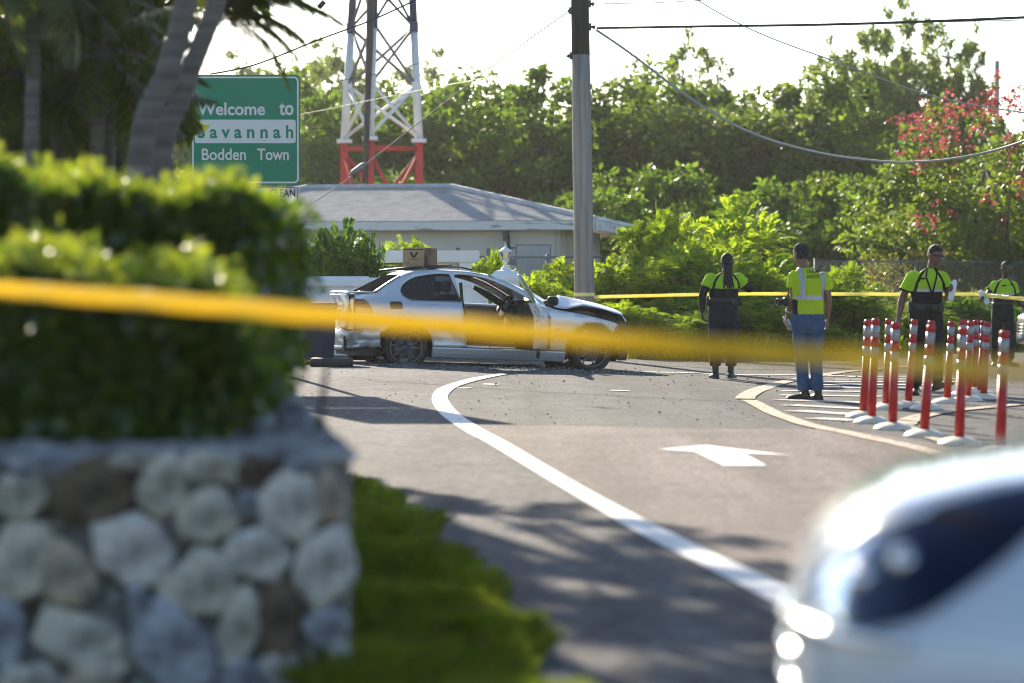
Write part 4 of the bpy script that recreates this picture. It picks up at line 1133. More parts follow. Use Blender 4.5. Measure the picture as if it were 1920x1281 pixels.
# stones of the front face: centre and half sizes in the 1.92x crop of the photograph, turn, colour
ST = [(70, 360, 92, 78, .1, 0), (340, 350, 155, 112, 0, 2), (590, 330, 72, 105, .2, 0), (745, 440, 98, 92, -.3, 0), (895, 395, 42, 45, 0, 4), (1060, 400, 100, 112, .2, 1), (1185, 370, 45, 80, 0, 3), (100, 590, 112, 125, .5, 0), (215, 640, 95, 120, -.6, 3), (480, 565, 135, 102, .1, 1), (735, 690, 130, 115, -.6, 0), (920, 570, 96, 98, 0, 1), (1170, 610, 88, 130, .15, 1), (0, 850, 70, 140, 0, 4), (300, 880, 150, 118, .5, 0), (620, 910, 118, 165, -.45, 4), (1000, 800, 80, 122, .1, 2), (860, 850, 62, 130, .35, 0), (1180, 840, 70, 60, 0, 4), (1225, 950, 45, 60, 0, 1), (505, 760, 40, 80, -.2, 4), (1020, 990, 75, 70, 0, 1), (110, 1060, 110, 80, 0, 0), (870, 1030, 75, 75, 0, 4), (350, 1080, 100, 75, .2, 3), (620, 1150, 120, 60, 0, 0), (150, 255, 90, 35, 0, 4), (480, 235, 80, 30, 0, 0), (760, 260, 110, 48, 0, 0), (920, 270, 55, 45, 0, 2), (1090, 262, 60, 30, 0, 4), (1130, 1060, 85, 60, 0, 0), (-150, 480, 95, 105, 0, 0), (-160, 700, 110, 90, 0, 3), (-110, 1000, 90, 110, 0, 1), (-160, 300, 110, 70, 0, 0), (-360, 400, 110, 100, 0, 1), (-370, 640, 105, 110, 0, 0), (-350, 900, 110, 120, 0, 4), (-560, 500, 100, 120, 0, 0), (-570, 800, 110, 130, 0, 1)]
def stone(c, nrm_axis, a, b, turn, mi, seed, dep=.06):
    """irregular domed stone bedded in the face; nrm_axis 'y' faces the camera, 'x' faces right"""
    rg = np.random.default_rng(seed); n = 20; a *= 1.27; b *= 1.27
    # outline: a rounded polygon of five to seven corners
    m_ = int(rg.integers(5, 8)); ca_ = np.sort((np.arange(m_) + rg.uniform(-.3, .3, m_)) * 2 * np.pi / m_); cr_ = rg.uniform(.92, 1.2, m_)
    cx_, cy_ = np.cos(ca_) * cr_, np.sin(ca_) * cr_
    prof = np.ones(n); sup = 1.0
    for j in range(n):
        t = 2 * math.pi * j / n; best = 9
        for q in range(m_):
            x1, y1, x2, y2 = cx_[q], cy_[q], cx_[(q + 1) % m_], cy_[(q + 1) % m_]
            den = math.cos(t) * (y2 - y1) - math.sin(t) * (x2 - x1)
            if abs(den) < 1e-6: continue
            r0 = (x1 * (y2 - y1) - y1 * (x2 - x1)) / den
            if r0 > 0: best = min(best, r0)
        prof[j] = min(best, 1.25) * (1 + rg.normal() * .025)
    rings = []
    for (s, d) in ((1.0, .02), (1.0, -dep * .5), (.93, -dep * .85), (.70, -dep), (.3, -dep * 1.05)):
        ring_ = []
        for j in range(n):
            t = 2 * math.pi * j / n; ca, sa = math.cos(t), math.sin(t)
            ca = math.copysign(abs(ca) ** sup, ca); sa = math.copysign(abs(sa) ** sup, sa)
            x, z_ = ca * a * prof[j] * s, sa * b * prof[j] * s
            x, z_ = x * math.cos(turn) - z_ * math.sin(turn), x * math.sin(turn) + z_ * math.cos(turn)
            dd = d + rg.normal() * dep * .09
            ring_.append(Vector((x, dd, z_)) if nrm_axis == 'y' else Vector((-dd, x, z_)))
        rings.append(ring_)
    return MB().loft(rings).build('stone', M_ST[mi], wall, c)
for i, (zx, zy, a, b, t, mi) in enumerate(ST):
    p = at(zx / 1.92, 740 + zy / 1.92, WD)
    s = WD / FPX / 1.92
    stone((p.x - wx1, .0, p.z), 'y', a * s, b * s, -t, mi, 200 + i, random.Random(i).uniform(.035, .065))
# small stones wedged into the joints
rc = random.Random(21); done = [(zx, zy, max(a, b) * .62 + min(a, b) * .50) for zx, zy, a, b, _, _ in ST]; nsm = 0
for _ in range(4000):
    if nsm >= 60: break
    zx, zy = rc.uniform(-700, 1235), rc.uniform(235, 1080); r_ = rc.uniform(15, 34)
    if all(math.hypot(zx - q[0], zy - q[1]) > q[2] * 1.02 + r_ * .9 for q in done):
        done.append((zx, zy, r_)); nsm += 1; p = at(zx / 1.92, 740 + zy / 1.92, WD); s = WD / FPX / 1.92
        stone((p.x - wx1, .0, p.z), 'y', r_ * s * 1.1, r_ * s * .9, rc.uniform(-1, 1), rc.choice([0, 1, 3, 4, 4, 2]), 900 + nsm, .03)
rr_ = random.Random(5)
for i in range(34):
    yy = .25 + (i // 3) * .40 + rr_.uniform(-.05, .05); zz = .14 + (i % 3) * .21 + rr_.uniform(-.02, .02)
    stone(RM @ Vector((-.065, yy, zz)), 'x', .155, .085, rr_.uniform(-.3, .3), rr_.choice([0, 1, 3, 4]), 400 + i, .045).rotation_euler.z = RA

# ---- welcome sign
SD = 33.0
M_SGREEN = pmat('sign_green', (.0, .24, .13), .45, col2=(.0, .22, .118), scale=3)
M_SWHITE = pmat('sign_white', (.72, .72, .72), .5)
M_SRED = pmat('sign_red', (.55, .10, .05), .5)
M_SBLACK = pmat('sign_black', (.02, .02, .02), .5)
s0 = at(460.5, 549, SD)
def sp(px, py): q = at(px, py, SD); return (q.x - s0.x, q.z)
sign = empty('welcome_sign', (s0.x, SD, 0), 0, 'square green welcome sign with white band beside the palms', 'sign')
def rrect(x0, x1, z0, z1, r, n=6):
    out = []
    for (cx, cz, a0) in ((x1 - r, z1 - r, 0), (x0 + r, z1 - r, 90), (x0 + r, z0 + r, 180), (x1 - r, z0 + r, 270)):
        for i in range(n + 1): a = R(a0 + 90 * i / n); out.append((cx + r * math.cos(a), cz + r * math.sin(a)))
    return out
def plate(name, rect, r, y, th, mat, parent, hole=None):
    pts = rrect(*rect, r)
    if hole is None: return MB().prism([(x, y, z) for x, z in pts], (0, th, 0)).build(name, mat, parent)
    inn = rrect(*hole[0], hole[1]); n = len(pts); m = MB()
    m.add([(x, y, z) for x, z in pts] + [(x, y, z) for x, z in inn] + [(x, y + th, z) for x, z in pts] + [(x, y + th, z) for x, z in inn],
          [f for j in range(n) for f in ((j, (j + 1) % n, n + (j + 1) % n, n + j), (j, (j + 1) % n, 2 * n + (j + 1) % n, 2 * n + j), (n + j, n + (j + 1) % n, 3 * n + (j + 1) % n, 3 * n + j))])
    return m.build(name, mat, parent)
x0, zt = sp(358, 141); x1, zb = sp(563.5, 347)
plate('panel', (x0, x1, zb, zt), .06, 0, .012, M_SGREEN, sign)
bx0, bz1 = sp(361, 144.5); bx1, bz0 = sp(560.5, 344)
plate('border', (bx0, bx1, bz0, bz1), .055, -.003, .002, M_SWHITE, sign, ((bx0 + .02, bx1 - .02, bz0 + .02, bz1 - .02), .04))
wx0_, wz1_ = sp(366, 225); wx1_, wz0_ = sp(555, 269)
plate('name_band', (wx0_, wx1_, wz0_, wz1_), .03, -.003, .002, M_SWHITE, sign)
def text_mesh(body, x0, x1, z0, z1, y, mat, parent, name='lettering', weight=.0, split=False):
    """lettering stretched to fill a box on a plate facing the camera"""
    c = bpy.data.curves.new(name, 'FONT'); c.body = body; c.size = 1; c.offset = weight; c.extrude = 0
    t = bpy.data.objects.new(name, c); COL.objects.link(t)
    bpy.context.view_layer.update()
    dg = bpy.context.evaluated_depsgraph_get()
    me = bpy.data.meshes.new_from_object(t.evaluated_get(dg))
    bpy.data.objects.remove(t); bpy.data.curves.remove(c)
    co = np.array([v.co[:] for v in me.vertices]); mn = co.min(0); mx = co.max(0)
    for v in me.vertices:
        a = (v.co.x - mn[0]) / (mx[0] - mn[0]); b = (v.co.y - mn[1]) / (mx[1] - mn[1])
        v.co = Vector((x0 + (x1 - x0) * a, y, z0 + (z1 - z0) * b))
    me.materials.clear(); me.materials.append(mat); me.name = name
    if not split: return link(name, me, parent)
    # every letter is a piece of its own
    bm = bmesh.new(); bm.from_mesh(me); bm.verts.ensure_lookup_table(); seen = set(); out = None
    for v0 in bm.verts:
        if v0.index in seen: continue
        st = [v0]; isl = []; seen.add(v0.index)
        while st:
            q = st.pop(); isl.append(q)
            for e_ in q.link_edges:
                w_ = e_.other_vert(q)
                if w_.index not in seen: seen.add(w_.index); st.append(w_)
        mp_ = {q.index: i for i, q in enumerate(isl)}; fs = {f_ for q in isl for f_ in q.link_faces}
        m2 = bpy.data.meshes.new('letter'); m2.from_pydata([tuple(q.co) for q in isl], [], [[mp_[q.index] for q in f_.verts] for f_ in fs]); m2.materials.append(mat)
        out = link('letter', m2, parent)
    bm.free(); return out
def txt(body, px0, px1, py0, py1, mat, y, wgt):
    a, zt_ = sp(px0, py0); b, zb_ = sp(px1, py1)
    text_mesh(body, a, b, zb_, zt_, y, mat, sign, 'lettering', wgt, True)
txt('Welcome', 371, 497.5, 193, 217, M_SWHITE, -.004, .022)
txt('to', 524, 551, 193, 217, M_SWHITE, -.004, .022)
txt('S a v a n n a h', 371, 550.5, 235, 260, M_SGREEN, -.005, .025)
txt('Bodden', 379, 462, 279, 301, M_SWHITE, -.004, .015)
txt('Town', 483, 542, 279, 301, M_SWHITE, -.004, .015)
cx0, cz1 = sp(388, 350.5); cx1, cz0 = sp(560, 470)
plate('lower_plate', (cx0, cx1, cz0, cz1), .02, 0, .01, M_SWHITE, sign)
plate('lower_border', (cx0 + .004, cx1 - .004, cz0 + .004, cz1 - .004), .02, -.003, .002, M_SRED, sign, ((cx0 + .016, cx1 - .016, cz0 + .016, cz1 - .016), .012))
txt('CLEAN', 506, 554, 355, 370, M_SBLACK, -.004, .02)
for px in (392, 530):
    x, _ = sp(px, 0); MB().box((x, .05, zt / 2 - .05), (.07, .07, zt)).build('post', M_GALV, sign)

# ---- red delineator posts
M_PRED = pmat('red_post_plastic', (.52, .012, .014), .42, col2=(.40, .015, .015), scale=9)
M_PREF = pmat('silver_reflective_band', (.40, .41, .42), .35, .35, col2=(.30, .30, .31), scale=25)
M_PREFD = pmat('dirty_reflective_band', (.26, .25, .24), .5, .2, col2=(.36, .36, .36), scale=25)
M_PBASE = pmat('cream_base_plastic', (.72, .66, .52), .5, col2=(.60, .54, .41), scale=8)
def hump(n=14):
    m = MB(); rings = []
    for i in range(11):
        y = -1 + 2 * i / 10; s = max(.06, (1 - abs(y) ** 2.2)) ** .5; ring_ = []
        for j in range(n + 1):
            a = math.pi * j / n; ring_.append(Vector((.17 * s * math.cos(a), y * .21, .068 * s * math.sin(a))))
        rings.append(ring_)
    return m.loft(rings, smooth=True)
hump_me = hump().mesh('base', M_PBASE)
H = .93; pr = .036
seg = [(0.05, .50, 0), (.50, .595, 1), (.595, .70, 0), (.70, .845, 1), (.845, H, 0)]
seg = [(.04, .585, 'shaft', M_PRED), (.585, .675, 'reflective_band', M_PREF), (.675, .765, 'shaft', M_PRED), (.765, .868, 'reflective_band', M_PREF), (.868, H, 'cap', M_PRED)]
seg_me = []
for (a, b, nm, mt) in seg:
    r_ = pr + (.0012 if nm == 'reflective_band' else 0)
    prof = [(r_ + .006 * max(0, 1 - a / .25), a), (r_ + .004 * max(0, 1 - b / .3), b)]
    if nm == 'cap': prof = [(r_, a), (r_ + .002, b - .012), (r_ * .8, b), (r_ * .55, b + .001)]
    seg_me.append((nm, MB().lathe(prof, 16).mesh(nm, mt)))
dirty = MB().lathe([(pr + .0013, .585), (pr + .0013, .675)], 16).mesh('reflective_band', M_PREFD)
posts = [(1619, 783, 1628, 602, 'leftmost post of the near row'), (1634.5, 793.6, 1642.5, 600, 'second post of the near row, close to the leftmost'), (1662, 768, 1667, 600, 'left post of the far row, behind the near row'),
 (1674, 805.7, 1679.5, 607, 'third post of the near row'), (1703, 763, 1714.5, 600.7, 'post before the walking man\'s trailing hand'), (1733, 819, 1746, 612, 'fourth post of the near row, before the walking man\'s legs'),
 (1737, 768, 1746.5, 603.5, 'post almost hidden behind the fourth near post'), (1776, 756, 1784, 604.5, 'lone upright post right of the walking man'), (1799, 834, 1806, 617, 'fifth post of the near row'),
 (1814.5, 752, 1820, 604, 'post just right of the fifth near post'), (1826.6, 735, 1830, 602, 'farthest thin post of the right cluster'), (1844.6, 747.7, 1851, 605, 'rightmost post of the far cluster'),
 (1839, 741, 1844, 603, 'post touching the rightmost far one'), (1800, 745, 1805, 601.5, 'thin post peeping left of the fifth near post'), (1808, 741, 1812.5, 601.5, 'thin far post peeping over the fifth near post'), (1876, 849, 1883.6, 623, 'nearest post at the right edge above the white bonnet')]
for i, (bx, by, tx, ty, lab) in enumerate(posts):
    g = gnd(bx, by)
    e = empty('delineator_post', g, 0, 'red and silver ' + lab, 'bollard', 'red delineator posts on the median')
    sc = ((by - ty) * g.y / FPX) / .93
    e.scale = (1, 1, min(max(sc, .9), 1.08))
    link('base', hump_me, e).rotation_euler = (0, 0, R(-14 + (i * 37) % 11))
    lean = math.atan2(tx - bx, by - ty)
    for j, (nm, me) in enumerate(seg_me):
        o = link(nm, dirty if (i in (1, 3) and j == 1) else me, e); o.location.z = .012; o.rotation_euler = (0, lean, 0)
g = gnd(1872, 862); 
o = link('post_base', hump_me, None, g); tag(o, 'bare cream post base at the right edge behind the white bonnet', 'post base')

# ---- barrier tapes
def tapemat(name, c1, tr):
    m, nt, N, L, b = nodes_of(name); out = N['Material Output']
    b.inputs['Base Color'].default_value = rgba(c1); setp(b, Roughness=.3, Specular_IOR_Level=.5)
    t = N.new('ShaderNodeBsdfTranslucent'); t.inputs[0].default_value = rgba(c1)
    ms = N.new('ShaderNodeMixShader'); ms.inputs[0].default_value = tr
    L.new(b.outputs[0], ms.inputs[1]); L.new(t.outputs[0], ms.inputs[2]); L.new(ms.outputs[0], out.inputs[0]); return m
M_TAPE = tapemat('yellow_tape', (.96, .74, .11), .6)
M_TAPE2 = tapemat('pale_yellow_barrier_tape', (.90, .82, .30), .5)
def tape(name, pts, width, mat, label, twist=0.0, n=10, tilt=None):
    P = catmull([Vector(p) for p in pts], n); a = P[0]; V = []; F = []
    for i, p in enumerate(P):
        t = i / (len(P) - 1); tg = (P[min(i + 1, len(P) - 1)] - P[max(i - 1, 0)]).normalized()
        up = Vector((0, 0, 1)); up = (up - tg * up.dot(tg)).normalized(); side = tg.cross(up)
        ang = twist * math.sin(t * 5.0) + .12 * math.sin(i * .9)
        if tilt: ang += float(np.interp(t, [q[0] for q in tilt], [q[1] for q in tilt]))
        w_ = up * math.cos(ang) + side * math.sin(ang)
        for s in (-.5, -.17, .17, .5): V.append(p - a + w_ * width * s + side * .004 * math.sin(s * 9 + i))
    for i in range(len(P) - 1):
        for j in range(3): F.append((i * 4 + j, i * 4 + j + 1, i * 4 + 5 + j, i * 4 + 4 + j))
    me = np_mesh(name, np.array([tuple(v) for v in V]), F, mat, True)
    o = link(name, me, None, a); md = o.modifiers.new('thickness', 'SOLIDIFY'); md.thickness = .0004
    tag(o, label, 'tape'); return o
tape('barrier_tape', [at(-260, 521, 8.15), at(0, 543, 8.0), at(300, 566, 7.4), at(600, 591, 6.8), at(900, 616, 6.2), at(1150, 637, 5.6), at(1400, 657, 5.1), at(1650, 677, 4.7), at(1920, 697, 4.3), at(2200, 716, 4.0)], .056, M_TAPE, 'blurred yellow barrier tape stretched across the whole foreground', .04, 10, [(0, .0), (.25, .1), (.4, .4), (.6, .75), (.75, .9), (1, .95)])
pe = Vector((pb_.x + tilt * 1.15 + .15, PD - .16, at(0, 557, PD).z))
tape('barrier_tape', [pe, at(1200, 555, 44.6), at(1330, 552, 44.2), at(1480, 551, 44.0), at(1680, 552, 43.8), at(1815, 552, 43.1), at(1842, 553.5, 42.95)], .06, M_TAPE2, 'thin yellow barrier tape from pole to the far officer\'s hand', .35, 12)
tape('barrier_tape', [at(1842, 553.5, 42.95), at(1870, 556, 42.5), at(1900, 559, 42), at(1990, 566, 41)], .065, M_TAPE2, 'yellow barrier tape running from the far officer to right edge', .15, 8)
# ============================================================ THE WRECKED CAR
def carpaint(name, c, metal, rough, coat=.6, scuff=.0, dirt=(.42, .41, .40), wob=.06):
    m, nt, N, L, b = nodes_of(name)
    setp(b, Metallic=metal, Roughness=rough, Coat_Weight=coat, Coat_Roughness=.06)
    tc = N.new('ShaderNodeTexCoord')
    n1 = N.new('ShaderNodeTexNoise'); n1.inputs['Scale'].default_value = 3.0; n1.inputs['Detail'].default_value = 8; n1.inputs['Roughness'].default_value = .7
    mp = N.new('ShaderNodeMapping'); mp.inputs['Scale'].default_value = (1, 1, 3.5)
    L.new(tc.outputs['Object'], mp.inputs[0]); L.new(mp.outputs[0], n1.inputs['Vector'])
    rp = N.new('ShaderNodeValToRGB'); rp.color_ramp.elements[0].position = .80 - scuff * 1.5; rp.color_ramp.elements[1].position = .95
    rp.color_ramp.elements[0].color = rgba(c); rp.color_ramp.elements[1].color = rgba(dirt)
    L.new(n1.outputs[0], rp.inputs[0]); L.new(rp.outputs[0], b.inputs['Base Color'])
    r2 = N.new('ShaderNodeMapRange'); r2.inputs[1].default_value = .4; r2.inputs[2].default_value = .8; r2.inputs[3].default_value = rough; r2.inputs[4].default_value = rough + .18
    L.new(n1.outputs[0], r2.inputs[0]); L.new(r2.outputs[0], b.inputs['Roughness'])
    n2 = N.new('ShaderNodeTexNoise'); n2.inputs['Scale'].default_value = 2.4; n2.inputs['Detail'].default_value = 2; L.new(tc.outputs['Object'], n2.inputs['Vector'])
    bp = N.new('ShaderNodeBump'); bp.inputs['Strength'].default_value = wob; bp.inputs['Distance'].default_value = .02
    L.new(n2.outputs[0], bp.inputs['Height']); L.new(bp.outputs[0], b.inputs['Normal'])
    return m
M_SILVER = carpaint('silver_car_paint', (.60, .62, .65), .42, .30, .5, 0, (.48, .48, .48), .025)
M_SILVERD = carpaint('scuffed_silver_paint', (.59, .61, .64), .42, .32, .5, .06, (.40, .39, .38), .10)
M_TRIM = pmat('black_car_trim', (.012, .012, .013), .45)
M_INT = pmat('black_interior', (.014, .014, .015), .75, col2=(.03, .028, .027), scale=10)
M_INTG = pmat('grey_interior', (.10, .10, .10), .8, col2=(.06, .06, .06), scale=8)
M_TINT = glassmat('tinted_glass', (.10, .11, .12), .15, .03, 1.22)
M_CLEAR = glassmat('cracked_windscreen', (.72, .80, .76), .9, .12)
M_TAIL = pmat('red_tail_lens', (.16, .008, .006), .15, col2=(.10, .006, .005), scale=14, coat=1)
M_TAILA = pmat('clear_tail_lens', (.42, .25, .20), .2, coat=1)
M_AMBER = pmat('amber_lens', (.55, .20, .02), .2, coat=1)
M_TYRE = pmat('tyre_rubber', (.016, .016, .016), .8, col2=(.035, .033, .031), scale=10)
M_RIM = pmat('dark_alloy', (.17, .17, .175), .32, .85, col2=(.24, .24, .24), scale=8)
M_CHROME = pmat('bright_chrome', (.75, .75, .76), .12, 1.0)
M_CARD = pmat('cardboard', (.44, .29, .18), .85, col2=(.38, .245, .15), scale=4)
M_CARDW = pmat('soiled_cardboard', (.20, .13, .075), .85, col2=(.05, .035, .025), scale=3.5, lo=.45, hi=.6)
M_PRINT = pmat('dark_print', (.035, .025, .02), .8)

car = empty('crashed_car', (-1.7147, 38.2707, .1116), 0, 'crashed silver coupe with open driver door and crumpled bonnet', 'car')
car.rotation_euler = (0, R(1.32), R(15.05))
ZP = [.10, .17, .25, .34, .50, .65, .80, .90, .98, 1.0, 1.41, 1.5]
YP = [.74, .80, .845, .865, .878, .880, .872, .858, .80, .745, .56, .52]
def CW(x, z):
    w_ = float(np.interp(z, ZP, YP))
    if x < -.2: w_ -= .155 * (min(-.2 - x, .8) / .62) ** 2 * (1 if z < 1.0 else .35)
    if x > 2.9: w_ -= .12 * ((x - 2.9) / .5) ** 2
    # crease below the belt line
    w_ += .006 * math.exp(-((z - .74) / .02) ** 2)
    return w_
def dent(x, z):
    d = -.03 * math.exp(-((x - .55) / .16) ** 2 - ((z - .55) / .07) ** 2) + .016 * math.exp(-((x - .74) / .10) ** 2 - ((z - .66) / .06) ** 2) - .022 * math.exp(-((x - .6) / .22) ** 2 - ((z - .42) / .05) ** 2)
    d += .005 * math.sin(x * 19 + z * 23) * math.exp(-((x - .6) / .3) ** 2 - ((z - .52) / .14) ** 2)
    return d
def side_panel(name, outline, mat, parent, step=.05, holes=(), out=0.0, sgn=-1, thick=.012, dents=False, wf=CW, smooth=True):
    p, t = fill2d(outline, step, holes)
    V = [(x, sgn * (wf(x, z) + out + (dent(x, z) if dents and sgn < 0 else 0)), z) for x, z in p]
    o = link(name, np_mesh(name, V, t, mat, smooth), parent)
    bm = bmesh.new(); bm.from_mesh(o.data); bmesh.ops.recalc_face_normals(bm, faces=bm.faces)
    if sum(f.normal.y * f.calc_area() for f in bm.faces) * sgn < 0: bmesh.ops.reverse_faces(bm, faces=bm.faces)
    bm.to_mesh(o.data); bm.free()
    if thick: md = o.modifiers.new('thickness', 'SOLIDIFY'); md.thickness = thick; md.offset = -1
    return o
def arc(cx, cz, r, a0, a1, n=14): return [(cx + r * math.cos(R(a0 + (a1 - a0) * i / n)), cz + r * math.sin(R(a0 + (a1 - a0) * i / n))) for i in range(n + 1)]
def c2(pts, per=5): return [(q.x, q.y) for q in catmull([Vector((a, b, 0)) for a, b in pts], per)]
RAIL = [(-.42, 1.08), (-.25, 1.20), (-.09, 1.30), (.1, 1.375), (.3, 1.403), (.544, 1.415), (.92, 1.405), (1.2, 1.37), (1.458, 1.30), (1.69, 1.19), (1.885, 1.085), (2.0, 1.01)]
rail_s = c2(RAIL, 5)
dtop = c2([(.733, 1.352), (.80, 1.366), (1.023, 1.352), (1.277, 1.292), (1.533, 1.185), (1.74, 1.078), (1.869, 1.005), (1.95, .955)], 5)
qwin = c2([(-.059, 1.118), (-.011, 1.204), (.111, 1.285), (.285, 1.334), (.509, 1.362), (.655, 1.362)], 4) + [(.795, .985), (.393, .99), (.068, 1.0), (-.021, 1.05)]
frame = [(.872, .345), (.845, .60), (.80, .98)] + dtop + [(2.03, .965)] + rail_s[::-1] + [(-.60, 1.062), (-.72, 1.04), (-.73, .80), (-.725, .565), (-.40, .535)] + arc(0, .316, .385, 145, 12) + [(.372, .345)]
for sg in (-1, 1):
    side_panel('side_frame', frame, M_SILVERD if sg < 0 else M_SILVER, car, .045, [qwin], 0, sg, .015, True)
    side_panel('quarter_window', qwin, M_TINT, car, .08, (), -.012, sg, 0)
    tr = MB(); q3 = [Vector((x, sg * (CW(x, z) - .001), z)) for x, z in qwin]
    tr.tube(q3 + [q3[0]], .009, 5, cap=False).build('window_trim', M_TRIM, car)
    sill_pt = lambda u, v, sg=sg: (lambda x, z: Vector((x, sg * (CW(x, z) + .008), z)))(.372 + 1.948 * u, (.198 - .03 * u) + (.140 - .003 * u) * v)
    V = [tuple(sill_pt(i / 30, j / 8)) for j in range(9) for i in range(31)]
    F = [(j * 31 + i, j * 31 + i + 1, (j + 1) * 31 + i + 1, (j + 1) * 31 + i) for j in range(8) for i in range(30)]
    o = link('sill', np_mesh('sill', V, F, M_SILVER, True), car); md = o.modifiers.new('thickness', 'SOLIDIFY'); md.thickness = .03; md.offset = -sg
    fend = [(1.99, .95), (2.05, .86), (2.086, .787), (2.098, .395), (2.075, .318), (2.33, .312)] + arc(2.717, .316, .392, 178, 40, 16) + [(3.045, .60), (3.06, .65), (3.10, .705), (3.03, .738), (2.768, .80), (2.51, .848), (2.15, .905), (2.05, .945)]
    side_panel('front_fender', fend, M_SILVER, car, .05, (), .002, sg, .012)
    # dark wheel housings
    for cx in (0, 2.717):
        m = MB(); rings = []
        for yy in (.83, .50):
            rings.append([Vector((cx + .40 * math.cos(R(a)), sg * yy, .316 + .40 * math.sin(R(a)))) for a in range(200, -21, -20)])
        m.loft(rings, closed=False, cap=False)
        m.add([Vector((cx, sg * .50, .316))] + rings[1], [(0, i, i + 1) for i in range(1, len(rings[1]))])
        m.build('wheel_housing', M_TRIM, car)
# tail lights wrapped round the corner
def tail(sg):
    pts = [(-.735, .985), (-.60, .985), (-.545, .94), (-.505, .86), (-.48, .785), (-.735, .79)]
    o = side_panel('tail_light', pts, M_TAIL, car, .03, (), .010, sg, .02)
    side_panel('indicator_lens', [(-.70, .86), (-.52, .86), (-.49, .80), (-.70, .80)], M_TAILA, o, .03, (), .013, sg, 0)
    m = MB(); m.prism([(-.745, sg * .735, .985), (-.775, sg * .60, .985), (-.775, sg * .585, .80), (-.745, sg * .735, .79)], (.03, 0, 0)); m.build('rear_lens', M_TAIL, o)
tail(-1); tail(1)
def grid(name, fn, nu, nv, mat, parent, thick=.012, smooth=True, off=-1):
    V = [tuple(fn(i / nu, j / nv)) for j in range(nv + 1) for i in range(nu + 1)]
    F = [(j * (nu + 1) + i, j * (nu + 1) + i + 1, (j + 1) * (nu + 1) + i + 1, (j + 1) * (nu + 1) + i) for j in range(nv) for i in range(nu)]
    o = link(name, np_mesh(name, V, F, mat, smooth), parent)
    if thick: md = o.modifiers.new('thickness', 'SOLIDIFY'); md.thickness = thick; md.offset = off
    return o
def railz(x): return float(np.interp(x, [p[0] for p in rail_s], [p[1] for p in rail_s]))
def across(x, t, crown, dx=0.0):
    z = railz(x); w_ = CW(x, z); y = -w_ + 2 * w_ * t; k = 1 - (2 * t - 1) ** 2
    return Vector((x + dx * k, y, z + crown * k))
grid('roof_panel', lambda u, v: across(-.06 + 1.33 * u, v, .03 + .0 * u), 24, 14, M_SILVER, car, .012)
grid('headliner', lambda u, v: across(-.03 + 1.28 * u, v, .03) - Vector((0, 0, .035)), 12, 8, M_INTG, car, 0)
M_REARG = bpy.data.materials.new('dark_rear_glass'); M_REARG.use_nodes = True; _n = M_REARG.node_tree.nodes; _d = _n.new('ShaderNodeBsdfDiffuse'); _d.inputs[0].default_value = (.012, .013, .014, 1); M_REARG.node_tree.links.new(_d.outputs[0], _n['Material Output'].inputs[0])
grid('rear_window', lambda u, v: across(-.42 + .36 * u, v, .03, -.14 * (1 - u)) + Vector((0, 0, .004)), 10, 10, M_REARG, car, 0)
grid('rear_window_seal', lambda u, v: across(-.42 + .36 * u, .0 + .05 * v, .03, -.14 * (1 - u)) + Vector((0, 0, .010)), 10, 2, M_TRIM, car, .004)
grid('windscreen', lambda u, v: across(1.27 + .73 * u, v, .03, .22 * u), 12, 14, M_CLEAR, car, 0)
grid('windscreen_header', lambda u, v: across(1.245 + .07 * u, v, .03, .02 * u) + Vector((0, 0, .006)), 3, 14, M_TRIM, car, .006)
# boot lid: deck with lip, then the upright rear face
def deck(u, v):
    y = -.665 + 1.33 * v; k = 1 - (2 * v - 1) ** 4
    x = -.40 - (.40 + .05 * k) * u - .13 * (1 - u) * (1 - (2 * v - 1) ** 2)
    return Vector((x, y, 1.078 - .012 * u + .02 * max(0, u - .75) * 4 * k - (.02 if u > .97 else 0)))
lid = grid('boot_lid', deck, 14, 14, M_SILVER, car, .02)
def rear_face(u, v):
    y = -.60 + 1.20 * v; k = 1 - (2 * v - 1) ** 4; z = 1.055 - .485 * u
    x = -.80 - .045 * k + .05 * math.sin(u * 3.14) * .6 - (.0 if u < .45 else .012)
    if .36 < u < .80 and .27 < v < .73: x += .03
    x += .012 * math.sin(v * 17 + u * 9) * (1 if v < .5 else .3)
    return Vector((x, y, z))
grid('rear_face', rear_face, 26, 30, M_SILVERD, lid, .015)
MB().tube([(-.875, -.30, .868), (-.885, 0, .872), (-.875, .30, .868)], [.02, .024, .02], 8).build('boot_handle', M_SILVER, lid)
MB().box((-.845, 0, .79), (.012, .50, .10)).build('plate_recess', M_TAILA, lid)
for (yy, zz) in ((.06, .985), (.02, .93)): MB().box((-.85, yy, zz), (.012, .02, .035)).build('bolt_hole', M_TRIM, lid)
side_panel('rear_corner', [(-.735, .80), (-.735, .56), (-.70, .56), (-.70, .80)], M_SILVERD, car, .05, (), .0, 1, 0)
m = MB()
for sg in (-1, 1): m.add([(-.735, sg * .735, .80), (-.79, sg * .59, .80), (-.80, sg * .59, .56), (-.735, sg * .735, .56)], [(0, 1, 2, 3)])
m.build('rear_corner', M_SILVERD, car)
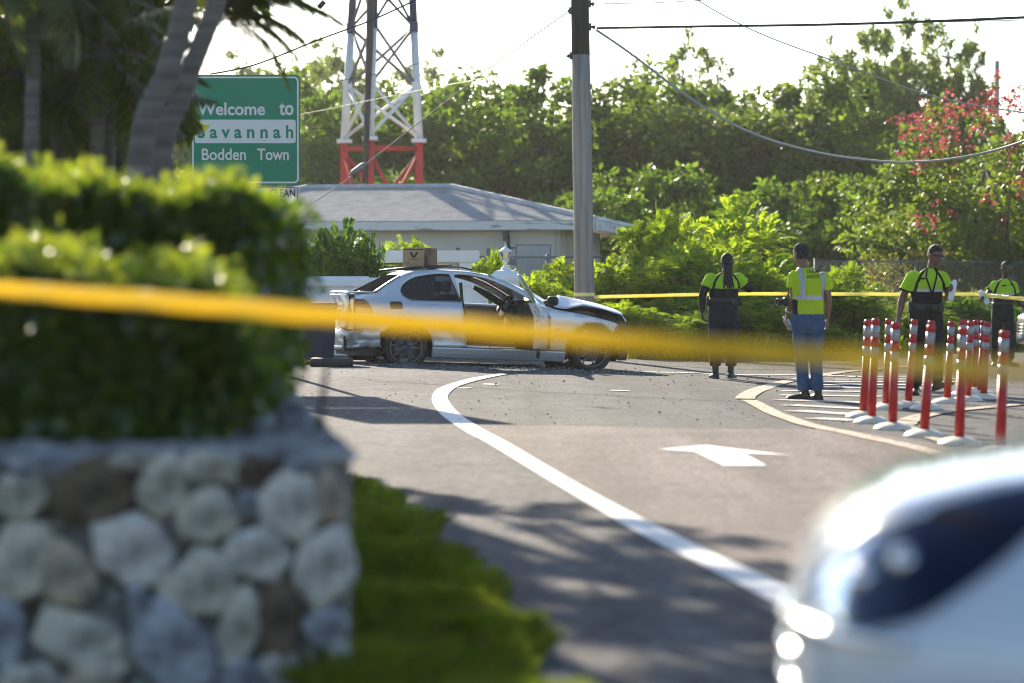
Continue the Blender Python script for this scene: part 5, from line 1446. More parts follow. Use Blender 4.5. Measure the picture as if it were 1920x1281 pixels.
# rear bumper wraps the tail
path = catmull([Vector(p) for p in [(-.375, -.868, 0), (-.52, -.855, 0), (-.66, -.80, 0), (-.80, -.66, 0), (-.875, -.40, 0), (-.89, 0, 0), (-.875, .40, 0), (-.80, .66, 0), (-.66, .80, 0), (-.52, .855, 0), (-.375, .868, 0)]], 5)
prof = [(.555, -.02), (.545, .005), (.50, .014), (.44, .016), (.435, .006), (.40, .008), (.35, .0), (.325, -.03), (.31, -.08)]
def bump_pt(i, j):
    p = path[i]; t = (path[min(i + 1, len(path) - 1)] - path[max(i - 1, 0)]).normalized(); n = Vector((t.y, -t.x, 0))
    if n.x > .2: n = -n
    z, o_ = prof[j]
    s = i / (len(path) - 1)
    z += -.03 * math.exp(-((s - .28) / .05) ** 2) + .010 * math.sin(i * 1.1) * (1 if s < .6 else .2)
    o_ += .02 * math.sin(i * .8 + j) * (1 if .1 < s < .5 else .2) * .5
    return p + (Vector((-1, 0, 0)) if abs(p.y) < .5 else Vector((-.5, math.copysign(.8, p.y), 0))).normalized() * o_ + Vector((0, 0, z))
V = [tuple(bump_pt(i, j)) for i in range(len(path)) for j in range(len(prof))]; k = len(prof)
F = [(i * k + j, i * k + j + 1, (i + 1) * k + j + 1, (i + 1) * k + j) for i in range(len(path) - 1) for j in range(k - 1)]
bmp = link('rear_bumper', np_mesh('rear_bumper', V, F, M_SILVERD, True), car); md = bmp.modifiers.new('thickness', 'SOLIDIFY'); md.thickness = .01
MB().tube([(-.66, -.815, .335), (-.80, -.66, .31), (-.885, -.35, .30), (-.90, .1, .30), (-.88, .5, .31)], [(.02, .03)] * 5, 8).build('bumper_lip', M_SILVER, bmp)
MB().tube([(-.895, .12, .50), (-.93, .10, .44), (-.92, .08, .40)], .012, 6).build('torn_clip', M_TRIM, bmp)
# underbody, exhaust
MB().box((1.1, 0, .25), (3.6, 1.36, .12)).build('floor_pan', M_TRIM, car)
MB().box((-.55, 0, .36), (.6, 1.3, .22)).build('boot_floor', M_TRIM, car)
MB().tube([(-.70, -.25, .20), (-.40, -.25, .20)], .085, 10).build('exhaust', M_TRIM, car)
# crushed engine bay
rg = np.random.default_rng(3)
def crush(u, v):
    x = 2.12 + 1.12 * u; y = -.70 + 1.40 * v
    return Vector((x, y, .80 - .10 * u + rg.normal() * .03))
grid('engine_bay', crush, 16, 16, M_INT, car, 0, False)
m = MB()
for (c, d) in [((2.10, 0, .66), (.14, 1.38, .56)), ((3.22, -.02, .70), (.14, 1.28, .30)), ((3.28, .05, .62), (.10, 1.15, .10)), ((3.15, 0, .42), (.10, 1.0, .30)), ((2.75, .1, .62), (.5, .5, .34)), ((3.1, -.62, .62), (.16, .16, .18))]:
    m.box(c, d, bev=.03)
m.build('front_support', M_TRIM, car)
m = MB()
for i in range(26):
    a = Vector((rg.uniform(2.9, 3.35), rg.uniform(-.7, .6), rg.uniform(.22, .70))); b = a + Vector(rg.normal(size=3) * .10) - Vector((0, 0, .06))
    m.tube([a, a.lerp(b, .5) + Vector(rg.normal(size=3) * .03), b], .008, 5)
for i in range(10):
    a = Vector((rg.uniform(2.95, 3.3), rg.uniform(-.75, .3), rg.uniform(.25, .6))); m.box(a, tuple(rg.uniform(.03, .14, 3)), rot=Matrix.Rotation(rg.uniform(0, 3), 3, 'X'))
m.build('torn_wreckage', M_TRIM, car)
# buckled bonnet: control rows from near edge to far edge
rows = [(-.73, [(2.16, .938), (2.36, .915), (2.62, .975), (2.91, .925), (3.20, .845), (3.27, .74)]),
        (-.55, [(2.27, 1.03), (2.42, .99), (2.66, 1.02), (2.92, .965), (3.24, .885), (3.33, .78)]),
        (-.30, [(2.365, 1.112), (2.48, 1.095), (2.63, 1.066), (2.93, 1.01), (3.22, .93), (3.36, .82)]),
        (.0, [(2.33, 1.06), (2.46, 1.085), (2.64, 1.06), (2.94, 1.005), (3.24, .925), (3.385, .82)]),
        (.32, [(2.31, 1.02), (2.46, 1.07), (2.62, 1.05), (2.93, .99), (3.23, .915), (3.37, .81)]),
        (.73, [(2.2, .95), (2.38, .98), (2.60, .985), (2.90, .93), (3.18, .86), (3.30, .76)])]
def hood(u, v):
    ys = [r_[0] for r_ in rows]; y = ys[0] + (ys[-1] - ys[0]) * v
    xs = []; zs_ = []
    for k in range(6):
        xs.append(np.interp(y, ys, [r_[1][k][0] for r_ in rows])); zs_.append(np.interp(y, ys, [r_[1][k][1] for r_ in rows]))
    t = u * 5; i = min(int(t), 4); f_ = t - i
    return Vector((xs[i] + (xs[i + 1] - xs[i]) * f_, y, zs_[i] + (zs_[i + 1] - zs_[i]) * f_))
ho = grid('bonnet', hood, 30, 24, M_SILVER, car, .015)
ho.data.materials.append(M_TRIM); ho.modifiers[0].material_offset = 1; ho.modifiers[0].material_offset_rim = 0
sub = ho.modifiers.new('soften', 'SMOOTH'); sub.iterations = 3; sub.factor = .4
grid('bonnet_frame', lambda u, v: hood(.05 + .9 * u, .04 + .92 * v) - Vector((.01, 0, .045 + .05 * math.sin(u * 3.1))), 12, 12, M_TRIM, ho, 0)
MB().box((2.10, -.2, .965), (.16, 1.1, .05), bev=.015).build('cowl', M_TRIM, car)
MB().box((2.20, -.735, .60), (.10, .02, .03), bev=.004).build('hinge_stub', M_TRIM, car)
# amber repeater and rubbing line on the fender
side_panel('side_repeater', [(2.156, .627), (2.248, .629), (2.248, .600), (2.156, .598)], M_AMBER, car, .03, (), .008, -1, .006)
for i in range(5): side_panel('badge_hole', [(2.11 + i * .03, .555), (2.118 + i * .03, .555), (2.118 + i * .03, .545), (2.11 + i * .03, .545)], M_TRIM, car, .02, (), .006, -1, .003)
side_panel('fuel_flap_recess', rrect(-.245, -.065, .857, .962, .03), M_TRIM, car, .03, (), .004, -1, .01)
# ---- wheels
tyre_p = [(.225, -.095), (.265, -.112), (.300, -.108), (.314, -.085), (.316, 0), (.314, .085), (.300, .108), (.265, .112), (.225, .095), (.215, .0)]
def tyre_mesh():
    m = MB(); m.lathe(tyre_p + [tyre_p[0]], 40, axis='Y', cap=False); me = m.mesh('tyre', M_TYRE)
    for v in me.vertices:
        if v.co.z < -.25: v.co.y *= 1 + .5 * (-.25 - v.co.z) / .07; v.co.z = -.25 + (v.co.z + .25) * .18
    return me
def rim_mesh():
    m = MB()
    m.lathe([(.228, -.09), (.232, -.10), (.222, -.098), (.214, -.08), (.205, .0), (.20, .08), (.214, .09)], 40, axis='Y', cap=False)
    m.lathe([(.0, -.062), (.032, -.066), (.036, -.058), (.06, -.05), (.065, -.03), (.03, .02)], 20, axis='Y')
    for i in range(5):
        for d in (-8.5, 8.5):
            a = R(72 * i + 90); b = R(72 * i + 90 + d * 1.35)
            p0 = Vector((.045 * math.cos(a + R(d)), -.05, .045 * math.sin(a + R(d)))); p1 = Vector((.14 * math.cos(b), -.066, .14 * math.sin(b))); p2 = Vector((.216 * math.cos(a + R(d * 1.7)), -.078, .216 * math.sin(a + R(d * 1.7))))
            m.tube([p0, p1, p2], [(.012, .015), (.010, .011), (.012, .014)], 6)
    return m.mesh('rim', M_RIM)
ty_me, rim_me = tyre_mesh(), rim_mesh()
disc_me = MB().lathe([(.05, -.01), (.15, -.01), (.15, .01), (.05, .01)], 24, axis='Y').mesh('brake_disc', M_GALV)
cap_me = MB().lathe([(.0, -.004), (.028, -.004), (.03, .0)], 16, axis='Y').mesh('hub_cap', pmat('blue_white_hub', (.05, .10, .25), .3))
for (x, sg, st) in ((0, -1, 0), (0, 1, 0), (2.717, -1, 4), (2.717, 1, 4)):
    w_ = link('wheel', ty_me, car, (x, sg * .745, .316)); w_.rotation_euler = (0, 0, R(st + (180 if sg > 0 else 0)))
    r_ = link('rim', rim_me, w_); r_.rotation_euler = (0, R(13 if x else 5), 0)
    link('brake_disc', disc_me, w_)
    c_ = link('hub_cap', cap_me, w_, (0, -.066, 0))
# ---- interior
def seat(y, x0=.95, name='front_seat'):
    m = MB()
    m.box((x0 + .22, y, .46), (.52, .50, .16), bev=.05)
    m.box((x0 - .08, y, .78), (.16, .48, .62), rot=Matrix.Rotation(R(-16), 3, 'Y'), bev=.05)
    m.box((x0 - .20, y, 1.19), (.10, .26, .17), bev=.04)
    m.tube([(x0 - .16, y - .06, 1.04), (x0 - .19, y - .06, 1.15)], .008, 5).tube([(x0 - .16, y + .06, 1.04), (x0 - .19, y + .06, 1.15)], .008, 5)
    m.build(name, M_INT, car)
seat(-.37, .88); seat(.37, .92)
m = MB(); m.box((.12, 0, .45), (.5, 1.2, .16), bev=.05); m.box((-.12, 0, .74), (.14, 1.2, .5), rot=Matrix.Rotation(R(-20), 3, 'Y'), bev=.04); m.build('rear_bench', M_INT, car)
MB().box((-.33, 0, .99), (.36, 1.25, .03), bev=.01).build('parcel_shelf', M_INTG, car)
m = MB(); m.box((1.86, 0, .84), (.36, 1.36, .22), bev=.06); m.box((1.74, -.37, .975), (.16, .34, .09), bev=.035); m.box((1.80, 0, .62), (.25, .30, .42), bev=.03); m.box((1.25, 0, .50), (.9, .2, .20), bev=.03); m.build('dashboard', M_INT, car)
m = MB(); m.box((2.02, 0, .60), (.03, 1.4, .60)); m.build('firewall', M_INT, car)
sw_c = Vector((1.545, -.37, .908)); ax = Vector((-.88, -.10, .47)).normalized(); u_ = ax.cross(Vector((0, 0, 1))).normalized(); w2 = ax.cross(u_)
ring3 = [sw_c + u_ * .185 * math.cos(2 * math.pi * i / 32) + w2 * .185 * math.sin(2 * math.pi * i / 32) for i in range(33)]
st = MB().tube(ring3, .016, 8, cap=False).build('steering_wheel', M_INT, car)
m = MB(); m.sphere(sw_c - ax * .02, .075, 12, sc=(.8, 1, .8))
for a in (0, math.pi, 1.5 * math.pi): m.tube([sw_c - ax * .02, sw_c + (u_ * math.cos(a) + w2 * math.sin(a)) * .18], [.028, .016], 6)
m.tube([sw_c - ax * .03, sw_c - ax * .22], .045, 8); m.build('steering_hub', M_INTG, st)
# seat belt, sagging airbag, mirror stalk
m = MB(); m.tube([(.80, -.72, 1.25), (.85, -.66, .9), (.98, -.62, .55)], [(.024, .002)] * 3, 6); m.build('seat_belt', M_TRIM, car)
m = MB(); m.tube([(1.30, .50, 1.20), (1.5, .52, 1.10), (1.72, .56, .98), (1.86, .58, .92)], [.03, .05, .05, .03], 8); m.build('far_pillar_trim', M_INTG, car)
MB().box((1.44, -.05, 1.29), (.04, .22, .06), bev=.015).build('rear_view_mirror', M_TRIM, car)
# far door, closed, window down
fd = side_panel('far_door', [(.87, .35), (2.07, .32), (2.09, .79), (1.98, .955), (.80, .98), (.845, .6)], M_SILVER, car, .08, (), -.002, 1, .05)
fr3 = [Vector((x, CW(x, z) - .01, z)) for x, z in dtop[2:]]
MB().tube(fr3, .02, 6).build('window_frame', M_SILVER, fd)
MB().box((1.80, .84, .985), (.10, .14, .11), bev=.03).build('mirror', M_TRIM, fd)
# ---- near door, swung wide open about its hinge
hx = 2.06; hy = -.865
door = side_panel('door', [(p[0] - hx, p[1]) for p in [(.875, .352), (2.055, .322), (2.078, .60), (2.07, .787), (1.97, .952), (.80, .982), (.845, .62)]], M_SILVER, car, .05, (), 0, -1, .02, False, lambda x, z: CW(x + hx, z) + hy)
door.location = (hx, hy, 0); door.rotation_euler = (0, 0, R(69))
side_panel('door_card', [(p[0] - hx, p[1]) for p in [(.90, .37), (2.03, .345), (2.04, .78), (1.94, .93), (.84, .955), (.87, .62)]], M_INT, door, .08, (), -.10, -1, .01, False, lambda x, z: CW(x + hx, z) + hy)
def dstrip(pts, name, mat, w0=.005, w1=-.10):
    V = []; 
    for (x, z) in pts: y0 = -(CW(x, z) + hy); V += [(x - hx, y0 + w0, z), (x - hx, y0 - w1, z)]
    F = [(2 * i, 2 * i + 1, 2 * i + 3, 2 * i + 2) for i in range(len(pts) - 1)]
    return link(name, np_mesh(name, V, F, mat), door)
dstrip([(.80, .982), (.825, .80), (.845, .62), (.86, .48), (.875, .352)], 'latch_edge', M_SILVER)
dstrip([(.875, .352), (1.4, .338), (2.055, .322)], 'lower_edge', M_SILVER)
dstrip([(2.055, .322), (2.078, .60), (2.07, .787), (1.97, .952)], 'hinge_edge', M_SILVER)
for zz in (.93, .86, .80, .74):
    x = float(np.interp(zz, [.62, .98], [.845, .80])); y0 = -(CW(x, zz) + hy) + .05
    MB().box((x - hx - .004, y0 + (.015 if zz in (.86, .74) else -.01), zz), (.006, .012, .016)).build('bolt_hole', M_TRIM, door)
wf3 = [Vector((x - hx, -(CW(x, z) + hy - .03), z)) for x, z in [(.80, .98), (.775, 1.16), (.745, 1.35)] + dtop[6:]]
MB().tube(wf3, [(.016, .012)] * len(wf3), 6).build('window_frame', M_SILVER, door)
p_, t_ = fill2d([(.80, .98), (.775, 1.16), (.745, 1.35)] + dtop[6:], .12)
link('window_glass', np_mesh('window_glass', [(x - hx, -(CW(x, z) + hy - .03), z) for x, z in p_], t_, M_TINT), door)
MB().box((-.10, -.07, 1.02), (.12, .16, .13), bev=.04).build('mirror', M_TRIM, door)
MB().box((-1.08, -.03, .80), (.17, .03, .03), bev=.01).build('handle', M_SILVER, door)
MB().tube([(-1.2, .02, .36), (-1.19, .02, .28), (-1.18, .03, .22)], [.02, .03, .02], 6).build('torn_seal', M_TRIM, door)
# ---- things lying on the roof
def cw(p): return car.matrix_basis @ Vector(p)
bpy.context.view_layer.update()
o = MB().tube([Vector(p) for p in [(0, 0, 0), (.35, .0, .035), (.72, 0, .07), (1.05, 0, .10)]], [(.05, .016), (.07, .024), (.07, .022), (.04, .014)], 8).build('black_trim_strip', M_TRIM, None, at(712, 507.5, 38.15)); o.rotation_euler = (0, R(1.0), R(10))
tag(o, 'long black plastic trim strip lying on the roof under the box', 'trim')
o = MB().tube([Vector(p) for p in [(0, 0, -.012), (.22, 0, .015), (.45, .0, .012), (.64, 0, -.03)]], [(.03, .014)] * 4, 8).build('black_trim_strip', M_TRIM, None, at(803, 502.5, 38.0)); o.rotation_euler = (0, 0, R(12))
tag(o, 'short bent black trim strip lying on roof right of the box', 'trim')
E0 = at(600 + 605 / 3.0968, 440 + 188 / 3.0968, 38.2); bw_, bd_, bh_ = .36, .34, .285; al = R(-30)
cen = E0 - Vector((bw_ / 2 * math.cos(al) + bd_ / 2 * math.sin(al), bw_ / 2 * math.sin(al) - bd_ / 2 * math.cos(al), 0))
bx = empty('cardboard_box', (cen.x, cen.y, E0.z - .012), al, 'printed brown cardboard box standing on the car roof', 'box')
bx.rotation_euler = (0, R(1), al)
m = MB(); h2 = bh_
for (c, d, mi) in [((0, -bd_ / 2, h2 / 2), (bw_, .005, h2), 0), ((0, bd_ / 2, h2 / 2), (bw_, .005, h2), 0), ((-bw_ / 2 - .003, 0, h2 / 2), (.005, bd_, h2), 0), ((bw_ / 2 + .003, 0, h2 / 2 - .0), (.005, bd_, h2), 1), ((0, 0, .003), (bw_ - .01, bd_ - .01, .005), 0)]: m.box(c, d, mi)
m.build('carton', [M_CARD, M_CARDW], bx)
m = MB(); m.prism([(-bw_ / 2, -bd_ / 2, h2 + .002), (bw_ / 2, -bd_ / 2, h2 + .002), (bw_ / 2, 0, h2 - .01), (-bw_ / 2, 0, h2 - .006)], (0, 0, .004)); m.build('flap', M_CARD, bx)
m = MB(); m.prism([(-bw_ / 2, bd_ / 2, h2 + .002), (bw_ / 2, bd_ / 2, h2 - .03), (bw_ / 2, .005, h2 - .05), (-bw_ / 2, .005, h2 - .004)], (0, 0, .004)); m.build('flap', M_CARDW, bx)
m = MB(); fy = -bd_ / 2 - .0045
def fp3(pts): return [(x, fy, z) for x, z in pts]
m.prism(fp3([(-.07, .225), (-.032, .225), (.0, .178), (.0, .145), (-.02, .145)]), (0, .001, 0)); m.prism(fp3([(.085, .225), (.047, .225), (.013, .178), (.004, .145), (.024, .145)]), (0, .001, 0)); m.prism(fp3([(-.0, .178), (.013, .178), (.024, .145), (-.02, .145)]), (0, .001, 0)); m.build('v_emblem', M_PRINT, bx)
text_mesh('Valvoline', -.075, .085, .112, .132, fy, M_PRINT, bx, 'print', .02)
text_mesh('SAE 20', -.15, -.06, .058, .085, fy, M_PRINT, bx, 'print', .01)
text_mesh('motor oil', -.15, -.03, .038, .05, fy, M_PRINT, bx, 'print', .01)
m = MB(); m.prism(fp3([(-.165, .272), (.165, .272), (.165, .258), (-.165, .258)]), (0, .001, 0)); m.build('top_band', M_PRINT, bx)
# ============================================================ PEOPLE
def clothmat(name, c, c2=None, rough=.85, tr=0.0, scale=18):
    m = pmat(name, c, rough, col2=c2 or tuple(x * .8 for x in c), scale=scale, bump=.35, bscale=11, spec=.2)
    if tr:
        nt = m.node_tree; N, L = nt.nodes, nt.links; out = N['Material Output']; b = N['Principled BSDF']
        t = N.new('ShaderNodeBsdfTranslucent'); t.inputs[0].default_value = rgba(c)
        ms = N.new('ShaderNodeMixShader'); ms.inputs[0].default_value = tr
        L.new(b.outputs[0], ms.inputs[1]); L.new(t.outputs[0], ms.inputs[2]); L.new(ms.outputs[0], out.inputs[0])
    return m
M_LIME = clothmat('lime_cloth', (.58, .93, .05), (.52, .86, .05), .8, .42, 6)
M_LIMEY = clothmat('yellow_lime_cloth', (.72, .95, .04), (.66, .88, .04), .8, .42, 6)
M_BLACKC = clothmat('black_cloth', (.012, .012, .014), (.02, .02, .022))
M_NAVYC = clothmat('navy_cloth', (.012, .013, .026), (.02, .021, .034))
M_DENIM = clothmat('blue_denim', (.035, .075, .15), (.06, .11, .20), .9, 0, 9)
M_REFL = pmat('grey_reflective_tape', (.42, .43, .45), .4, .3, col2=(.36, .37, .39), scale=20)
M_WREFL = pmat('white_reflective_tape', (.62, .62, .62), .45, .1, col2=(.35, .35, .35), scale=30)
M_LEATHER = pmat('black_leather', (.010, .010, .010), .42, col2=(.02, .02, .02), scale=12)
M_SKIN1 = pmat('brown_skin', (.16, .085, .055), .5, col2=(.13, .068, .043), scale=9)
M_SKIN2 = pmat('deep_brown_skin', (.065, .036, .026), .48, col2=(.05, .028, .02), scale=9)
M_SKIN3 = pmat('tan_brown_skin', (.24, .13, .085), .5, col2=(.20, .105, .068), scale=9)
M_HAIR = pmat('black_hair', (.008, .007, .007), .7, col2=(.02, .018, .016), scale=40, bump=.4, bscale=60)
M_GREYHAIR = pmat('greying_hair', (.014, .013, .012), .8, col2=(.05, .048, .046), scale=30, bump=.4, bscale=60)
M_WHITEP = pmat('white_paper', (.72, .72, .73), .6)
M_BOTTLE = glassmat('clear_bottle', (.85, .88, .90), 2.0, .1)
M_SHADE = pmat('dark_lens', (.01, .01, .012), .08, coat=1)
M_METALW = pmat('watch_metal', (.5, .5, .5), .25, 1.0)

def lerp3(a, b, t): return a + (b - a) * t
def skin_union(name, mb, mat, parent, voxel, smooth=4, fac=.5):
    """joins overlapping closed shapes into one continuous surface"""
    me = mb.mesh(name, mat); o = link(name, me, None)
    r_ = o.modifiers.new('r', 'REMESH'); r_.mode = 'VOXEL'; r_.voxel_size = voxel; r_.use_smooth_shade = True
    s_ = o.modifiers.new('s', 'SMOOTH'); s_.iterations = smooth; s_.factor = fac
    bpy.context.view_layer.update()
    me2 = bpy.data.meshes.new_from_object(o.evaluated_get(bpy.context.evaluated_depsgraph_get()))
    bpy.data.objects.remove(o); bpy.data.meshes.remove(me)
    me2.name = name; me2.materials.clear(); me2.materials.append(mat)
    me2.polygons.foreach_set('material_index', np.zeros(len(me2.polygons), np.int32))
    me2.polygons.foreach_set('use_smooth', np.ones(len(me2.polygons), bool))
    return link(name, me2, parent)
def recolor(o, mats, fn):
    """gives faces of a garment the cloth of the panel they belong to"""
    for m in mats: o.data.materials.append(m)
    for p in o.data.polygons:
        k = fn(p.center, p.normal)
        if k: p.material_index = k
    return o
def patch(o, name, mat, pred, off, parent):
    """a strip of cloth sewn on a garment: its faces lifted by off"""
    bm = bmesh.new(); bm.from_mesh(o.data); bm.normal_update()
    bmesh.ops.delete(bm, geom=[f for f in bm.faces if not pred(f.calc_center_median(), f.normal)], context='FACES')
    if not bm.verts: bm.free(); return None
    for v in bm.verts: v.co += v.normal * off
    me = bpy.data.meshes.new(name); bm.to_mesh(me); bm.free()
    me.materials.clear(); me.materials.append(mat)
    return link(name, me, parent)
def torso_rings(pts, sd, n=20):
    """pts: (centre, half width, half depth); sd: shoulder direction"""
    sd = Vector(sd).normalized(); rings = []
    fd = Vector((-sd.y, sd.x, 0))
    for c, hw_, hd in pts:
        c = Vector(c); ring_ = []
        for j in range(n):
            a = 2 * math.pi * j / n; ca, sa = math.cos(a), math.sin(a)
            ca = math.copysign(abs(ca) ** .85, ca); sa = math.copysign(abs(sa) ** .85, sa)
            ring_.append(c + sd * hw_ * ca + fd * hd * sa)
        rings.append(ring_)
    return rings
def limb(m, pts, rad, per=4, n=12):
    P = catmull(pts, per); k = len(P); rr2 = np.interp(np.linspace(0, 1, k), np.linspace(0, 1, len(rad)), rad)
    m.tube(P, [float(x) for x in rr2], n)
def hand(m, w_, d, palm_n, curl=.5, size=1.0):
    """palm and five bent fingers; w_ wrist, d direction of fingers, palm_n way the palm faces"""
    d = Vector(d).normalized(); pn = Vector(palm_n); pn = (pn - d * pn.dot(d)).normalized(); s = d.cross(pn)
    P = lambda a, b, c: Vector(w_) + (d * a + s * b + pn * c) * size
    m.tube([P(-.02, 0, 0), P(.03, 0, 0), P(.075, 0, .004), P(.095, 0, .006)], [(.024, .018), (.036, .017), (.040, .015), (.034, .012)], 10, up=s)
    for (b, l_, a0) in ((-.029, .066, .086), (-.010, .076, .092), (.010, .072, .092), (.029, .056, .084)):
        q0 = P(a0 - .015, b, .004); q1 = P(a0 + l_ * .42, b * 1.08, .006 + curl * .02); q2 = P(a0 + l_ * .75, b * 1.08, .012 + curl * .048); q3 = P(a0 + l_ * (1 - .25 * curl), b * 1.05, .016 + curl * .075)
        m.tube([q0, q1, q2, q3], [.0098 * size, .0092 * size, .0085 * size, .0068 * size], 8)
    m.tube([P(.018, -.026, .006), P(.045, -.050, .018), P(.072, -.056, .030), P(.092, -.050, .036)], [.0125 * size, .0115 * size, .0105 * size, .008 * size], 8)
def head_shape(m, c, f, up=(0, 0, 1), s=1.0):
    """skull, jaw, nose, brow, ears, neck join; f = way the face looks"""
    f = Vector(f).normalized(); up = Vector(up); up = (up - f * up.dot(f)).normalized(); r_ = f.cross(up); c = Vector(c)
    Q = lambda a, b, h: c + (f * a + r_ * b + up * h) * s
    rings = []
    for (h, fw, bk, w_) in ((-.118, .058, .02, .026), (-.108, .074, .03, .042), (-.085, .084, .045, .055), (-.05, .088, .07, .066), (-.01, .09, .088, .073), (.03, .09, .097, .077), (.065, .082, .094, .074), (.095, .058, .072, .058), (.113, .025, .034, .028)):
        ring_ = []
        for j in range(20):
            a = 2 * math.pi * j / 20; x = math.cos(a); y = math.sin(a)
            ring_.append(Q((fw if x > 0 else bk) * x, w_ * y, h))
        rings.append(ring_)
    m.loft(rings)
    m.tube([Q(.086, 0, .018), Q(.104, 0, -.012), Q(.112, 0, -.03), Q(.092, 0, -.042)], [.008, .011, .015, .010], 8)
    for b in (-1, 1):
        m.sphere(Q(.080, b * .030, .024), .016 * s, 8, sc=(1, 1, .6))
        m.sphere(Q(-.002, b * .078, -.012), .030 * s, 8, sc=(.55, .55, 1.0))
        m.sphere(Q(.098, b * .012, -.036), .009 * s, 8)
    m.tube([Q(.090, -.022, -.062), Q(.099, 0, -.061), Q(.090, .022, -.062)], [.006, .009, .006], 8)
    return Q
def shoe(m, ank, toe, L=.26, w_=.045, heel=.03, top=.11):
    """boot or shoe around the ankle, pointing along toe (world direction)"""
    a = Vector(ank); t = Vector(toe).normalized(); side = t.cross(Vector((0, 0, 1))).normalized(); u = side.cross(t)
    P = lambda x, z: a + t * x + u * z
    m.tube([P(-.075, -.055), P(-.02, -.05), P(.06, -.058), P(.13, -.066), P(.175, -.072), P(.19, -.076)], [(.038, .034), (.042, .042), (.045, .036), (.048, .030), (.042, .024), (.025, .015)], 12, up=side)
    m.tube([P(-.015, -.05), P(-.015, .01), P(-.012, top - .05)], [.045, .044, .047], 12)
    m.prism([P(-.10, -.092) + side * .034, P(.06, -.092) + side * .046, P(.185, -.092) + side * .036, P(.205, -.092), P(.185, -.092) - side * .036, P(.06, -.092) - side * .046, P(-.10, -.092) - side * .034], u * .02)

def person(loc, label, J, skin, build):
    """the body is one continuous surface; clothes and hair are its children"""
    e = empty('person', loc, 0, label, 'person')
    m = MB()
    sd = J['sd']; hp_ = Vector(J['pelvis']); ch = Vector(J['chest']); nk = Vector(J['neck'])
    k = J.get('bulk', 1.0)
    sh_w = .17 * k
    m.loft(torso_rings([(hp_ + Vector((0, 0, -.10)), .10 * k, .08 * k), (hp_, .155 * k, .105 * k), (hp_.lerp(ch, .35), .135 * k, .095 * k), (hp_.lerp(ch, .75), .15 * k, .105 * k), (ch, .155 * k, .10 * k), (ch + (nk - ch) * .45, .125, .085), (nk + Vector((0, 0, -.03)), .07, .06)], sd))
    hc = Vector(J['head'])
    m.tube([nk + Vector((0, 0, -.06)), nk.lerp(hc, .35), hc + Vector((0, 0, -.03))], [.062, .056, .052], 12)
    Q = head_shape(m, hc, J['face'], J.get('hup', (0, 0, 1)))
    for s in 'ab':
        sh, el, wr = (Vector(J[s + q]) for q in ('sh', 'el', 'wr')); sh = sh + Vector((0, 0, -.03))
        limb(m, [ch.lerp(sh, .6), sh, sh.lerp(el, .55), el, el.lerp(wr, .35), wr], [.045, .050 * k, .045 * k, .040 * k, .042 * k, .028])
        hand(m, wr, J[s + 'hd'], J[s + 'pn'], J.get(s + 'curl', .5))
        hi, kn, an = (Vector(J[s + q]) for q in ('hip', 'kn', 'an'))
        limb(m, [hi, hi.lerp(kn, .5), kn, kn.lerp(an, .35), an], [.085 * k, .075 * k, .056, .055, .040])
        t = Vector(J[s + 'toe']).normalized()
        m.tube([an + Vector((0, 0, .02)), an - t * .03 + Vector((0, 0, -.05)), an + t * .08 + Vector((0, 0, -.06)), an + t * .15 + Vector((0, 0, -.068))], [.036, .034, .030, .02], 10)
    skin_union('body', m, skin, e, .0075, 3)
    build(e, J, Q)
    return e
def shirt_shape(J, sleeve=.62, hem=-.0, fl=.025, k=1.0, sl_r=.075):
    m = MB(); hp_ = Vector(J['pelvis']); ch = Vector(J['chest']); nk = Vector(J['neck']); sd = J['sd']; b = J.get('bulk', 1.0)
    m.loft(torso_rings([(hp_ + Vector((0, 0, hem)), .178 * b * k, .130 * b), (hp_.lerp(ch, .2), .172 * b * k, .128 * b), (hp_.lerp(ch, .6), .172 * b * k, .13 * b), (ch, .188 * b, .135 * b), (ch.lerp(nk, .38), .156 * b, .110), (ch.lerp(nk, .70), .105, .090), (nk + Vector((0, 0, -.012)), .075, .07)], sd))
    for s in 'ab':
        sh, el = Vector(J[s + 'sh']), Vector(J[s + 'el'])
        sh = sh + Vector((0, 0, -.030)); limb(m, [ch.lerp(sh, .5), ch.lerp(sh, .95), sh.lerp(el, .2), sh.lerp(el, sleeve * .6), sh.lerp(el, sleeve)], [.058, .060 * b, .062 * b, sl_r * .90 * b, sl_r * .96 * b])
    return m
def trouser_shape(J, waist=.08, r=(.115, .105, .085, .085, .078), end=1.0):
    m = MB(); hp_ = Vector(J['pelvis']); b = J.get('bulk', 1.0); sd = J['sd']
    m.loft(torso_rings([(hp_ + Vector((0, 0, waist)), .168 * b, .122 * b), (hp_ + Vector((0, 0, -.02)), .185 * b, .135 * b), (hp_ + Vector((0, 0, -.12)), .185 * b, .13 * b), (hp_ + Vector((0, 0, -.18)), .15 * b, .11 * b)], sd))
    for s in 'ab':
        hi, kn, an = (Vector(J[s + q]) for q in ('hip', 'kn', 'an'))
        limb(m, [hi, hi.lerp(kn, .55), kn, kn.lerp(an, .55), kn.lerp(an, end)], list(r), 5, 14)
    return m
def hair_cap(e, Q, mat, low=-.03, front=.055, thick=.012, name='hair'):
    m = MB(); rings = []
    for (h, fw, bk, w_) in ((low, -.02, .096, .078), (low * .4, .0, .101, .081), (.02, .03, .105, .083), (.05, .07, .104, .082), (.075, .085, .097, .077), (.10, .062, .075, .061), (.122, .028, .038, .032)):
        ring_ = []
        for j in range(20):
            a = 2 * math.pi * j / 20; x, y = math.cos(a), math.sin(a)
            ring_.append(Q((max(fw, -.02) if x > 0 else bk) * x if not (x > 0 and fw <= 0) else fw * x, w_ * y, h))
        rings.append(ring_)
    m.loft(rings); return skin_union(name, m, mat, e, .008, 3)
